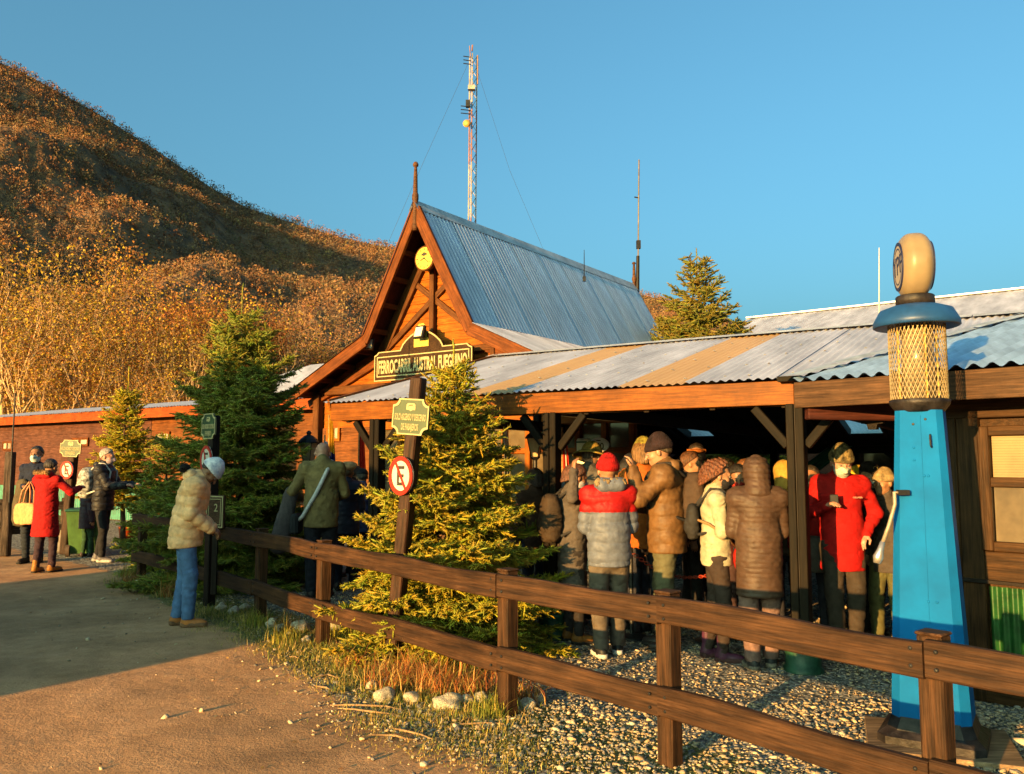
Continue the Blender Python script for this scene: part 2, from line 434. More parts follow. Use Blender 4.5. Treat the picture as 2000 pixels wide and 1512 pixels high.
front = hill_pt(xp[:, 0], ss[:, 0]) * np.array([0.93, 0.93, 0]) + np.array([0, 0, -0.6]); f0 = b0 + NX
FQ = np.stack([f0 + k, f0 + k + 1, (k + 1) * NS, k * NS], -1)
hill_m = M('hill_soil', (0.20, 0.10, 0.04), 0.95, var=0.35, scale=0.08, bump=1.0, bscale=0.5, bdist=1.5, detail=8)
tag(link('hill', np_mesh('hill', np.concatenate([HV, back, front]), [HQ, BQ, FQ], smooth=True), hill_m), kind='structure')

# far-off wood on the hillside: one mass of small autumn trees
rs = np.random.RandomState(11)
def tri_cloud(C, N, size, rs, flat=1.0):
    """triangles (random orientation) centred on C (n,3)"""
    n = len(C); a = rs.normal(size=(n, 3)); b = rs.normal(size=(n, 3)); a[:, 2] *= flat; b[:, 2] *= flat
    a /= np.linalg.norm(a, axis=1)[:, None] + 1e-9; b -= a * (a * b).sum(1)[:, None]; b /= np.linalg.norm(b, axis=1)[:, None] + 1e-9
    s = size if np.ndim(size) else np.full(n, size)
    s = s[:, None] * rs.uniform(0.6, 1.3, (n, 1))
    V = np.stack([C - a * s * 0.6 - b * s * 0.35, C + a * s * 0.6 - b * s * 0.3, C + b * s * 0.7], 1)
    return V.reshape(-1, 3), np.arange(3 * n).reshape(-1, 3)
def hillwood():
    n = 17000
    xq = rs.uniform(-750, 1420, n); sq = rs.uniform(0.03, 1.0, n) ** 0.85
    keep = (xq < 800) | (xq > 1180) | (rs.rand(n) < 0.08); xq = xq[keep]; sq = np.minimum(sq[keep], 0.995); n = len(xq)
    base = hill_pt(xq, sq); dep = base[:, 1]
    H = np.clip(2.0 + dep * 0.0050, 2.2, 4.4) * rs.uniform(0.6, 1.4, n)
    K = 34
    pal = np.array([[1.05, .56, .27], [.90, .42, .22], [.60, .46, .22], [.80, .56, .36], [1.1, .72, .26], [.50, .30, .19]]) * 0.225
    pi = rs.choice(6, n, p=[.34, .24, .14, .14, .04, .10])
    col = pal[pi] * rs.uniform(0.82, 1.15, (n, 1))
    U = rs.normal(size=(n, K, 3)); U /= np.linalg.norm(U, axis=2)[:, :, None]; U *= rs.uniform(0.45, 1, (n, K, 1)) ** 0.5
    C = base[:, None, :] + U * np.stack([H * .42, H * .42, H * .5], -1)[:, None, :] + np.stack([0 * H, 0 * H, H * .5], -1)[:, None, :]
    V, T = tri_cloud(C.reshape(-1, 3), None, np.repeat(H * 0.13, K), rs, 0.7)
    A = np.repeat(np.repeat(col, K, 0) * rs.uniform(0.85, 1.15, (n * K, 1)), 3, 0)
    # pale bare stems
    m = rs.rand(n) < 0.3; bs = base[m]; hh = H[m][:, None]; ln = rs.normal(size=(len(bs), 3)) * 0.12 * hh; ln[:, 2] = 0
    top = bs + ln + np.array([0, 0, 1.0]) * hh * 1.08; w = np.array([[1, 0, 0]]) * hh * 0.022
    SV = np.stack([bs - w, bs + w, top], 1).reshape(-1, 3)
    V2 = np.concatenate([V, SV]); T2 = np.concatenate([T, len(V) + np.arange(len(SV)).reshape(-1, 3)])
    A2 = np.concatenate([A, np.tile([.17, .12, .075], (len(SV), 1))])
    return np_mesh('hillside_wood', V2, [T2], attr=A2)
leaf_far = M('far_leaves', (1, 1, 1), 0.9, var=0.0, bump=0, attr='tone', spec=0.1, trans=0.15)
tag(link('hillside_wood', hillwood(), leaf_far), 'mass of small rust and orange autumn trees covering the hillside', 'forest', kind='stuff')

# ------------------------------------------------------------------ shared building materials
orange_wood = wood('orange_stained_wood', (0.29, 0.078, 0.006), 0.55, var=0.16, bump=0.25)
beam_wood = wood('brown_beam_wood', (0.10, 0.036, 0.010), 0.55, var=0.2, bump=0.35)
barge_wood = wood('barge_wood', (0.14, 0.040, 0.009), 0.55, var=0.2, bump=0.3)
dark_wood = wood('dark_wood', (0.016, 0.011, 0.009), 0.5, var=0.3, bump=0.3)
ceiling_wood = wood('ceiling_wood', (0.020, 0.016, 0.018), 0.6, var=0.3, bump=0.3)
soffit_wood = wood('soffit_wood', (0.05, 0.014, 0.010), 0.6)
red_wood = wood('red_brown_wood', (0.100, 0.040, 0.027), 0.7, var=0.2, bump=0.35)
zinc = M('zinc_sheet', (0.44, 0.51, 0.64), 0.42, 0.25, var=0.20, scale=1.6, bump=0.08, bscale=8, stretch=(1, 0.25, 1), detail=6)
zinc_old = M('weathered_zinc', (0.39, 0.40, 0.50), 0.5, 0.1, var=0.20, scale=2.4, bump=0.1, bscale=10, stretch=(1, 0.3, 1), detail=7)
zinc_blue = M('grey_blue_sheet', (0.24, 0.36, 0.56), 0.5, 0.1, var=0.2, scale=2.2, bump=0.1, bscale=10, detail=7)
cap_metal = M('flashing_metal', (0.5, 0.5, 0.5), 0.5, 0.4, var=0.15, scale=3, bump=0.15, bscale=15)
fiber = M('fibreglass_sheet', (0.56, 0.35, 0.17), 0.5, var=0.08, scale=2, bump=0.05, trans=0.25, stretch=(1, 0.2, 1))
window_glass = glass_mat('window_glass', (0.05, 0.05, 0.05))
blind_m = M('blind', (0.22, 0.16, 0.08), 0.6, var=0.1, scale=3, bump=0.0)
black_metal = M('black_metal', (0.02, 0.02, 0.022), 0.45, 0.4, var=0.2)
cream_paint = M('cream_paint', (0.30, 0.255, 0.125), 0.6, var=0.08, bump=0.05)
white_paint = M('white_paint', (0.45, 0.42, 0.36), 0.55, var=0.06, bump=0.05)
red_paint = M('red_paint', (0.34, 0.018, 0.008), 0.5, var=0.08, bump=0.05)
black_paint = M('black_paint', (0.03, 0.025, 0.02), 0.6, var=0.1, bump=0.05)
green_paint = M('green_paint', (0.045, 0.12, 0.065), 0.5, var=0.12, bump=0.08)

def clip_poly(poly, axis, val, keep_less):
    out = []
    for k in range(len(poly)):
        p, q = poly[k], poly[(k + 1) % len(poly)]
        ip = (p[axis] <= val) == keep_less or p[axis] == val; iq = (q[axis] <= val) == keep_less or q[axis] == val
        if ip: out.append(p)
        if ip != iq:
            t = (val - p[axis]) / (q[axis] - p[axis]); out.append((p[0] + (q[0] - p[0]) * t, p[1] + (q[1] - p[1]) * t))
    return out
def clapboards(poly, z0, z1, step, Mw, mat, parent, t=0.02, lap=0.012, name='board'):
    """horizontal boards filling a convex polygon (x,z) of a wall plane; Mw: x along wall, -y outwards"""
    z = z0
    while z < z1 - 1e-4:
        p = clip_poly(clip_poly(poly, 1, z, False), 1, min(z + step - 0.004, z1), True)
        if len(p) >= 3:
            n = len(p)
            v = [(x, -t - lap * (1 - (zz - z) / step), zz) for x, zz in p] + [(x, 0.0, zz) for x, zz in p]
            f = [list(range(n)), list(range(2 * n - 1, n - 1, -1))] + [[(k + 1) % n, k, n + k, n + (k + 1) % n] for k in range(n)]
            me = bpy.data.meshes.new(name); me.from_pydata(v, [], f); me.materials.append(mat); me.update()
            bm = bmesh.new(); bm.from_mesh(me); bmesh.ops.recalc_face_normals(bm, faces=bm.faces); bm.to_mesh(me); bm.free()
            link(name, me, None, parent, Mw)
        z += step

# ------------------------------------------------------------------ station house with the steep gable
YC = 13.3
U = Vector((0.8145, -0.58, 0)).normalized(); V = Vector((-U.y, U.x, 0))
O0 = D(812, 420, YC); O0.z = 0
def gp(x, y, off=0.0):
    p = onplane(x, y, O0 + V * off, V); return ((p - O0).dot(U), p.z)
ap = gp(815, 402); kl = gp(707, 660); tl = gp(566, 772); kr = gp(912, 637)
KU = (abs(kl[0] - ap[0]) + abs(kr[0] - ap[0])) / 2; cu = ap[0]
ZA = ap[1]; ZK = (kl[1] + kr[1]) / 2; ZT = tl[1]; TU = abs(tl[0] - cu)
prof = [(cu - TU, ZT), (cu - KU, ZK), (cu, ZA), (cu + KU, ZK), (cu + TU, ZT)]
O = O0 + U * cu
prof = [(u - cu, z) for u, z in prof]
LEN = 7.9
st = thing('station_house', 'orange timber station house with steep zinc gable roof and round clock', 'building', O)
def W3(u, v, z): return O + U * u + V * v + Vector((0, 0, z))
gm = frame(O, U)                              # local x = U, y = V, z up
# roof slopes
def slope(p, q, side, mat, nsheet, wl, amp, nm='roof_sheet'):
    """p lower, q upper (u,z); sheets laid side by side from front to back"""
    up = Vector((U * (q[0] - p[0]))) + Vector((0, 0, q[1] - p[1])); H = up.length
    wdt = LEN / nsheet
    for k in range(nsheet):
        if side > 0: o = W3(p[0], -0.06 + wdt * k, p[1]); xx = V
        else: o = W3(p[0], -0.06 + wdt * (k + 1), p[1]); xx = -V
        lift = up.normalized().cross(xx) * 0
        corr_obj(nm, o + Vector((0, 0, 0.004 * (k % 2))), xx, up, wdt + 0.03, H, mat, st, wl, amp, 6, 3)
for sd in (1, -1):
    P = [(abs(u) * sd, z + 0.05) for u, z in prof]
    slope(P[1], P[2], sd, zinc, 9 if sd > 0 else 2, 0.1, 0.014)
    slope(P[0], P[1], sd, zinc_old, 5 if sd > 0 else 2, 0.1, 0.010)
# ridge cap
b = MB()
for sd in (1, -1):
    n_ = Vector((prof[2][0] - prof[1][0], 0, prof[2][1] - prof[1][1])).normalized()
    p1 = W3(0, -0.1, ZA + 0.085); p2 = W3(0, LEN, ZA + 0.085)
    dn = (U * (-sd) * n_.x * -1 * -1 - Vector((0, 0, n_.z))) ; dn = U * sd * n_.x - Vector((0, 0, n_.z))
    q1 = p1 + dn * 0.2; q2 = p2 + dn * 0.2
    b.add([p1, q1, q2, p2], [[0, 1, 2, 3]])
b.build('ridge_cap', cap_metal, st)
# barge boards along the front edge of the roof
for sd in (1, -1):
    for (p, q) in ((0, 1), (1, 2)):
        a_ = (abs(prof[p][0]) * sd, prof[p][1]); c_ = (abs(prof[q][0]) * sd, prof[q][1])
        A_ = W3(a_[0], -0.03, a_[1] - 0.07); C_ = W3(c_[0], -0.03, c_[1] - 0.07)
        ex = (C_ - A_).normalized() * (0.03 if p == 0 else 0.0)
        plank('barge_board', A_ - ex, C_ + ex, 0.2, 0.06, barge_wood, st, up=V.cross(C_ - A_) * (1 if sd > 0 else 1))
# soffit boards and lookouts under the overhang
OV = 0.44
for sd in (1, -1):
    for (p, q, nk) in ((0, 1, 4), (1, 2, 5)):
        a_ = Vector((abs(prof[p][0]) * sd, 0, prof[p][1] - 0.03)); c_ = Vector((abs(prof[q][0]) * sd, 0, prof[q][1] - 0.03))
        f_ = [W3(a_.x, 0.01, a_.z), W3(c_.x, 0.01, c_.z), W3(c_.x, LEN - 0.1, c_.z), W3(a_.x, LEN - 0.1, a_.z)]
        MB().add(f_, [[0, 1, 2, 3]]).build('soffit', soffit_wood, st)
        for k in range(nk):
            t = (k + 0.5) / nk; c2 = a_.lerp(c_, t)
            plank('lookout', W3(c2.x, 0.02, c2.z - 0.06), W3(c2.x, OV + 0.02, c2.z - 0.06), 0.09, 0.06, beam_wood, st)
# gable wall: clapboards, rake timbers, king post, braces, tie beam
wallM = frame(W3(0, OV + 0.06, 0), U)
ZB = gp(680, 752)[1]
wp = [(-TU + 0.35, ZB - 0.02), (TU - 0.35, ZB - 0.02), (TU - 0.35, prof[0][1] + 0.05), (KU, ZK - 0.12), (0, ZA - 0.2), (-KU, ZK - 0.12), (-TU + 0.35, prof[0][1] + 0.05)]
clapboards([(-TU, ZB), (TU, ZB), (KU, ZK - 0.1), (-KU, ZK - 0.1)], ZB, ZK - 0.1, 0.135, wallM, orange_wood, st)
clapboards([(-KU, ZK - 0.1), (KU, ZK - 0.1), (0, ZA - 0.25)], ZK - 0.1, ZA - 0.3, 0.135, wallM, orange_wood, st)
MB().prism([(-KU - 1.4, ZB), (KU + 1.4, ZB), (KU, ZK - 0.12), (0, ZA - 0.27), (-KU, ZK - 0.12)], 0.05, wallM @ Matrix.Translation((0, 0.002, 0))).build('backing_wall', red_wood, st)
for sd in (1, -1):
    a_ = W3(sd * (KU + 0.02), OV, ZK - 0.22); c_ = W3(0, OV, ZA - 0.42)
    plank('rake_timber', W3(sd * (KU + 0.30), OV, ZK - 0.62) if 0 else a_, c_, 0.2, 0.09, beam_wood, st, up=V.cross(c_ - a_))
    e_ = W3(sd * (TU + 0.02), OV - 0.3, prof[0][1] - 0.28)
    plank('rake_timber', W3(sd * (TU - 0.05), OV, prof[0][1] - 0.16), W3(sd * (KU - 0.05), OV, ZK - 0.28), 0.16, 0.09, barge_wood, st, up=V.cross(W3(sd * KU, 0, ZK) - W3(sd * TU, 0, prof[0][1])))
plank('king_post', W3(0, OV - 0.035, ZK - 0.45), W3(0, OV - 0.035, ZA - 0.75), 0.1, 0.08, beam_wood, st, up=U)
zc = gp(838, 585, OV)[1]
for sd in (1, -1):
    plank('brace', W3(-sd * (KU + 0.0), OV - 0.0, ZK - 0.22), W3(sd * KU * 0.40, OV - 0.0, zc + (zc - ZK + 0.22) * 0.40), 0.1, 0.05 + 0.006 * sd, beam_wood, st, up=V.cross(W3(sd * KU, 0, zc) - W3(-sd * KU, 0, ZK)))
plank('collar_beam', W3(-KU - 0.05, OV - 0.02, ZK - 0.3), W3(KU + 0.1, OV - 0.02, ZK - 0.3), 0.1, 0.08, beam_wood, st)
plank('tie_beam', W3(-TU + 0.55, OV - 0.05, ZB - 0.04), W3(TU - 0.2, OV - 0.05, ZB - 0.04), 0.15, 0.1, beam_wood, st)
plank('strut', W3(KU + 0.12, OV - 0.03, ZB), W3(KU + 0.12, OV - 0.03, ZK - 0.25), 0.09, 0.08, beam_wood, st, up=U)
pu, pz = gp(622, 760, OV - 0.05); pu -= cu
plank('post', W3(pu, OV - 0.05, 0), W3(pu, OV - 0.05, prof[0][1] + 0.02), 0.15, 0.14, beam_wood, st, up=U)
# finial at the front, and at the back
def finial(v, z0, z1, name='finial'):
    h = z1 - z0
    pr = [(0.045, 0), (0.05, 0.06 * h), (0.04, 0.12 * h), (0.042, 0.42 * h), (0.055, 0.45 * h), (0.055, 0.52 * h), (0.04, 0.55 * h), (0.033, 0.8 * h), (0.024, 0.93 * h), (0.045, 0.94 * h), (0.048, 0.97 * h), (0.028, 1.0 * h)]
    MB().lathe(pr, 12, Matrix.Translation(W3(0, v, z0))).build(name, wood('finial_wood', (0.10, 0.045, 0.022)), st, smooth=True)
finial(-0.05, gp(813, 452)[1], gp(811, 320)[1])
hb = gp(811, 320)[1] - ZA
finial(LEN - 0.05, ZA - 0.2, ZA + 0.62)
# clock
ck_u, ck_z = gp(833, 505, 0.2)
ckM = frame(W3(ck_u - cu - 0.02, 0.2, ck_z), U) @ Matrix.Rotation(math.pi / 2, 4, 'X')
ck = MB().lathe([(0.13, -0.08), (0.2, -0.06), (0.215, 0.0), (0.215, 0.03), (0.195, 0.045), (0.185, 0.03), (0.0, 0.03)], 32, ckM, cap=False).build('clock_case', wood('clock_rim', (0.12, 0.05, 0.015)), st, smooth=True)
dial = MB().lathe([(0.186, 0.0), (0.0, 0.0)], 32, ckM @ Matrix.Translation((0, 0, 0.036)), cap=False).build('clock_dial', M('dial_yellow', (0.55, 0.38, 0.05), 0.5, var=0.05, bump=0), ck)
mk = MB()
for h in range(12):
    R_ = ckM @ Matrix.Rotation(-h * math.pi / 6, 4, 'Z')
    w_ = 0.012 if h % 3 else 0.018
    MB().box((-w_ / 2, 0.135, 0.037), (w_ / 2, 0.172, 0.041), R_).build('hour_mark', black_paint, ck)
MB().box((-0.008, -0.02, 0.043), (0.008, 0.085, 0.047), ckM @ Matrix.Rotation(-math.radians(250), 4, 'Z')).build('hour_hand', black_paint, ck)
MB().box((-0.006, -0.02, 0.048), (0.006, 0.125, 0.052), ckM @ Matrix.Rotation(-math.radians(128), 4, 'Z')).build('minute_hand', black_paint, ck)
MB().box((-0.06, 0.05, 0.037), (0.06, 0.085, 0.041), ckM).box((-0.025, 0.04, 0.0375), (0.025, 0.1, 0.042), ckM).build('dial_emblem', black_paint, ck)
# shop front under the canopy: wall, frames, glazing
SFV = OV + 0.06
s0 = gp(748, 900, SFV)[0] - cu; s1 = gp(1238, 900, SFV)[0] - cu
clapboards([(s0, 0.02), (s1, 0.02), (s1, 0.9), (s0, 0.9)], 0.02, 0.9, 0.135, frame(W3(0, SFV, 0), U), red_wood, st)
clapboards([(-TU + 0.2, 2.2), (s1, 2.2), (s1, ZB - 0.03), (-TU + 0.2, ZB - 0.03)], 2.2, ZB - 0.03, 0.135, frame(W3(0, SFV + 0.01, 0), U), orange_wood, st)
MB().box((s0, 0.06, 0), (s1, 0.12, ZB - 0.05), frame(W3(0, SFV, 0), U)).build('inner_wall', M('inner_wall', (0.16, 0.10, 0.05), 0.8, var=0.4, scale=4), st)
nb = 11
for k in range(nb + 1):
    u_ = s0 + (s1 - s0) * k / nb
    plank('window_post', W3(u_, SFV - 0.03, 0.88), W3(u_, SFV - 0.03, 2.2), 0.09, 0.08, orange_wood, st, up=U)
for z_ in (0.9, 1.75, 2.18): plank('window_rail', W3(s0, SFV - 0.025, z_), W3(s1, SFV - 0.025, z_), 0.08, 0.09, orange_wood, st)
for k in range(nb):
    u_ = s0 + (s1 - s0) * k / nb; uu = s0 + (s1 - s0) * (k + 1) / nb
    for (za, zb) in ((0.94, 1.71), (1.79, 2.14)):
        MB().box((u_ + 0.045, 0.0, za), (uu - 0.045, 0.012, zb), frame(W3(0, SFV, 0), U)).build('pane', glass_mat('shop_glass', (0.10, 0.075, 0.045), 0.08), st)
# rear and side walls
MB().box((-KU - 1.2, LEN - 0.7, 0), (KU + 1.2, LEN - 0.6, ZK), gm).build('back_wall', red_wood, st)
MB().box((KU + 1.2, SFV + 0.1, 0), (KU + 1.3, LEN - 0.6, prof[0][1]), gm).build('side_wall', red_wood, st)

# ------------------------------------------------------------------ platform canopy
c0 = G(1080, 1245); c1 = G(1570, 1310)
A = (c1 - c0); LCOL = A.length; A.normalize(); W = Vector((-A.y, A.x, 0))
FZ = 2.045                                    # underside of the fascia
EZ = FZ + 0.2                                 # roof at the eave
def C3(a, w, z): return c0 + A * a + W * w + Vector((0, 0, z))
def plane_a(x, y, p0, n):
    p = onplane(x, y, p0, n); return (p - c0).dot(A), (p - c0).dot(W), p.z
RW = 3.35; RZ = 3.13                          # ridge distance and height
sl = Vector((0, 0, RZ - EZ)) + W * (RW + 0.08); slope_n = sl.cross(A).normalized()
a_left = plane_a(655, 800, c0, W)[0] - 0.02
a_corner = plane_a(1556, 770, c0, W)[0]
VQ = Vector(onplane(1998, 622, C3(0, -0.08, EZ), slope_n))       # on the valley between the two roofs
VC = C3(a_corner, -0.08, EZ)
vdir = VQ - VC; vn = vdir.cross(slope_n).normalized()
if vn.dot(A) < 0: vn = -vn
cp = thing('platform_canopy', 'open timber canopy with pale corrugated roof and beige translucent strips', 'canopy', C3((a_left + a_corner) / 2, 1.7, 0))
# front slope: sheets 0.8 m wide, two strips of translucent sheet
sk = []
for (xa, ya, xb, yb) in ((1192, 762, 1325, 754), (880, 779, 985, 772)):
    sk.append((plane_a(xa, ya, VC, slope_n)[0], plane_a(xb, yb, VC, slope_n)[0]))
edges = sorted([a_left - 0.1] + [e for s_ in sk for e in s_])
cuts_list = []; cur = a_left - 0.1; AE = a_corner + 4.3
segs = []
stops = sorted([(s_[0], s_[1]) for s_ in sk])
pos = cur
for (e0, e1) in stops:
    n_ = max(1, int(round((e0 - pos) / 0.8)))
    for k in range(n_): segs.append((pos + (e0 - pos) * k / n_, pos + (e0 - pos) * (k + 1) / n_, 0))
    segs.append((e0, e1, 1)); pos = e1
n_ = int(round((AE - pos) / 0.8))
for k in range(n_): segs.append((pos + (AE - pos) * k / n_, pos + (AE - pos) * (k + 1) / n_, 0))
for q, (e0, e1, kd) in enumerate(segs):
    cut = [(VC, vn)] if e1 > a_corner else []
    corr_obj('skylight_sheet' if kd else 'roof_sheet', C3(e0, -0.08, EZ + (0.006 if q % 2 else 0)), A, sl, e1 - e0 + 0.03, sl.length, fiber if kd else zinc_old, cp, 0.076, 0.009, 6, 3, cuts=cut)
# rear slope, lower at the back
RB = 8.0; RBZ = 1.93
slb = C3(0, RB, RBZ) - C3(0, RW, RZ)
bn = slb.cross(A).normalized()
for q, (e0, e1, kd) in enumerate(segs):
    if e0 > a_corner + 2.6: continue
    kd2 = 0
    corr_obj('roof_sheet', C3(e1, RB, RBZ + (0.006 if q % 2 else 0)), -A, -slb, e1 - e0 + 0.03, slb.length, zinc_old, cp, 0.076, 0.009, 4, 2)
# dark boarded ceiling with openings for roof lights in the rear slope
lights = []
for qd in (((1312, 823), (1372, 832), (1342, 852), (1410, 850)), ((1633, 816), (1700, 818), (1662, 848), (1745, 848))):
    pts = [plane_a(x_, y_, C3(0, RW, RZ - 0.12), bn) for x_, y_ in qd]
    aL = (pts[0][0] + pts[2][0]) / 2; aR = max((pts[1][0] + pts[3][0]) / 2, aL + 0.5)
    lights.append(((aL, aR), (min(p[1] for p in pts), max(p[1] for p in pts))))
LW0 = min(l_[1][0] for l_ in lights); LW1 = max(l_[1][1] for l_ in lights)
LW0, LW1 = max(LW0, RW + 0.5), min(LW1, RB - 0.35)
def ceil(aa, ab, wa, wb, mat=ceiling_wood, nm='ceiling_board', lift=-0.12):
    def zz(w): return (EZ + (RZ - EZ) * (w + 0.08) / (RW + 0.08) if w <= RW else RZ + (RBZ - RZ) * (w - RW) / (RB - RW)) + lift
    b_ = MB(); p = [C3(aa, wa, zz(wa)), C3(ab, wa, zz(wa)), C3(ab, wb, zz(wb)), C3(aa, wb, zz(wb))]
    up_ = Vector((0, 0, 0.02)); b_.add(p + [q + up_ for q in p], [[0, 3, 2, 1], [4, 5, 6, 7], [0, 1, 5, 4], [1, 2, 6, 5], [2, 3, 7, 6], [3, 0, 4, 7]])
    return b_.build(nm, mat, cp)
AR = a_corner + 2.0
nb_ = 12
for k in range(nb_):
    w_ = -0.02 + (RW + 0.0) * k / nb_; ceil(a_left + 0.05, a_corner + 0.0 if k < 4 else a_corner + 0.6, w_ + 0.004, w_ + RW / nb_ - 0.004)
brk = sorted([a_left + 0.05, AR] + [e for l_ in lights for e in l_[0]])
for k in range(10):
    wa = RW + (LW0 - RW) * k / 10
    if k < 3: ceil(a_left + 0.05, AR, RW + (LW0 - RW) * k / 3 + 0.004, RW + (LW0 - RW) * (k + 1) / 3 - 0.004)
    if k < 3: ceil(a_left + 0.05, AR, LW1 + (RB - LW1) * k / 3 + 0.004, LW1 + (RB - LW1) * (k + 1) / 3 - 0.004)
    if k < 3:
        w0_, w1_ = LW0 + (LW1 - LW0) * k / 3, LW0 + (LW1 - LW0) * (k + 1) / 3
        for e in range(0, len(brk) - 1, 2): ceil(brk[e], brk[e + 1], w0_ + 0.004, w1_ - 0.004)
sky_m = M('roof_light', (0.75, 0.85, 0.85), 0.4, var=0.06, scale=3, bump=0.0, trans=0.9, stretch=(1, 12, 1))
for l_ in lights:
    for e in l_[0]:
        plank('roof_light_frame', C3(e, LW0, RZ + (RBZ - RZ) * (LW0 - RW) / (RB - RW) - 0.1), C3(e, LW1, RZ + (RBZ - RZ) * (LW1 - RW) / (RB - RW) - 0.1), 0.14, 0.04, dark_wood, cp)
# remove the metal above the roof lights: those sheets are replaced by translucent ones
for o_ in list(cp.children):
    if o_.name.startswith('roof_sheet'):
        m_ = wmat(o_); mid_ = m_ @ Vector((0.4, slb.length / 2, 0)); a_ = (mid_ - c0).dot(A); w_ = (mid_ - c0).dot(W)
        if w_ > RW and any(l_[0][0] - 0.45 < a_ < l_[0][1] + 0.45 for l_ in lights):
            o_.data.materials[0] = sky_m
# ridge cap
b = MB()
for k in range(3):
    e0 = a_left - 0.12 + (AE - a_left) * k / 3; e1 = e0 + (AE - a_left) / 3 - 0.01
    bb = MB()
    for sd in (1, -1):
        dn = (W * sd * 0.2 - Vector((0, 0, 0.2 * (RZ - EZ) / RW)))
        p1, p2 = C3(e0, RW, RZ + 0.035), C3(e1, RW, RZ + 0.035)
        bb.add([p1, p2, p2 + dn, p1 + dn], [[0, 1, 2, 3] if sd < 0 else [3, 2, 1, 0]])
    bb.build('ridge_cap', cap_metal, cp)
# fascia, beams, rafters, columns, braces
fas = wood('fascia_wood', (0.165, 0.050, 0.006), 0.5, var=0.14, bump=0.2)
plank('fascia', C3(a_left, -0.03, FZ + 0.09), C3(a_corner - 0.01, -0.03, FZ + 0.09), 0.19, 0.04, fas, cp)
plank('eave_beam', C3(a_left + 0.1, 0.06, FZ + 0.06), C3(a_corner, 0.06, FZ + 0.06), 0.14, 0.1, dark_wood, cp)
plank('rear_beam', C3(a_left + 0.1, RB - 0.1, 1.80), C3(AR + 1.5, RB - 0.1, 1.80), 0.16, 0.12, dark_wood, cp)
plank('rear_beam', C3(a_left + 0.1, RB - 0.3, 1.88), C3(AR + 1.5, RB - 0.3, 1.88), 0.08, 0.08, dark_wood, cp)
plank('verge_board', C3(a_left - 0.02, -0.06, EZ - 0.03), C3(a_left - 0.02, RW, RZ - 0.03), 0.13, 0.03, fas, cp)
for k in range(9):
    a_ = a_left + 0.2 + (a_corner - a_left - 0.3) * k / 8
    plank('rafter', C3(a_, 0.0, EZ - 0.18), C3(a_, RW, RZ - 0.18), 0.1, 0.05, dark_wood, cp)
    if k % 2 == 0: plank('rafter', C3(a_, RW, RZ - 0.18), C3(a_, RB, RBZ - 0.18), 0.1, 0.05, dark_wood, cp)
scr = MB()
for wq in np.linspace(0.12, RW - 0.15, 6):
    for q in range(int((a_corner - a_left + 3) / 0.3)):
        aq = a_left + 0.1 + q * 0.304 + 0.05 * ((q * 7) % 3 - 1); zq = EZ + (RZ - EZ) * (wq + 0.08) / (RW + 0.08)
        pq_ = C3(aq, wq, zq + 0.010)
        if (pq_ - VC).dot(vn) > -0.05: continue
        scr.lathe([(0.013, 0), (0.011, 0.006), (0.0, 0.010)], 6, Matrix.Translation(pq_), cap=False)
tag(scr.build('roof_screws', M('screw_metal', (.45, .42, .38), .35, .6), cp), kind='stuff')
for a_ in (0.0, LCOL, -2.15):
    plank('collar_tie', C3(a_, 0.1, FZ + 0.05), C3(a_, RB - 1.2, FZ + 0.02), 0.14, 0.08, dark_wood, cp)
    plank('king_post', C3(a_, RW, FZ + 0.05), C3(a_, RW, RZ - 0.15), 0.1, 0.08, dark_wood, cp, up=A)
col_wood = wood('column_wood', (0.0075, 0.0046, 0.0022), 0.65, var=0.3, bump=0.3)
drum_m = M('green_drum', (0.012, 0.05, 0.026), 0.5, var=0.3, scale=8, bump=0.2)
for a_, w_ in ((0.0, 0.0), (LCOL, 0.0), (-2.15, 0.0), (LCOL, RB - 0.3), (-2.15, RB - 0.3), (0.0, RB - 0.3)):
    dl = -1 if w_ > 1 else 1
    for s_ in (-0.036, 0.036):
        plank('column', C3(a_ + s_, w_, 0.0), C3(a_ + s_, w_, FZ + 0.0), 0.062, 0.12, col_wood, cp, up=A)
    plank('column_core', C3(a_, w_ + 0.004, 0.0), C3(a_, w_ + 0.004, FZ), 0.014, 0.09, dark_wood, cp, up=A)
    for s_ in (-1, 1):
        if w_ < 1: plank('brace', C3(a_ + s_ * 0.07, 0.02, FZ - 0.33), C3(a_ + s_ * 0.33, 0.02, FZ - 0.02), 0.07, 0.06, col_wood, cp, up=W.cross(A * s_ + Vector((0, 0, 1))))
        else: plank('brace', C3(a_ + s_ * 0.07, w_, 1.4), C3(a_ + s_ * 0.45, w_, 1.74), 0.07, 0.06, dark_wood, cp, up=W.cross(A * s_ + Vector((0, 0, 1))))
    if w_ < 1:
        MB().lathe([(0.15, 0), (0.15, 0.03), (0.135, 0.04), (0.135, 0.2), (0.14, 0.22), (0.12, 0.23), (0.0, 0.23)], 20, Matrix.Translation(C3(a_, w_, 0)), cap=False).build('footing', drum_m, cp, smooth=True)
# bracket block on the corner
MB().box((-0.09, -0.09, FZ + 0.17), (0.09, 0.03, FZ + 0.21), frame(C3(a_corner - 0.02, -0.06, 0), A)).build('corner_block', col_wood, cp)

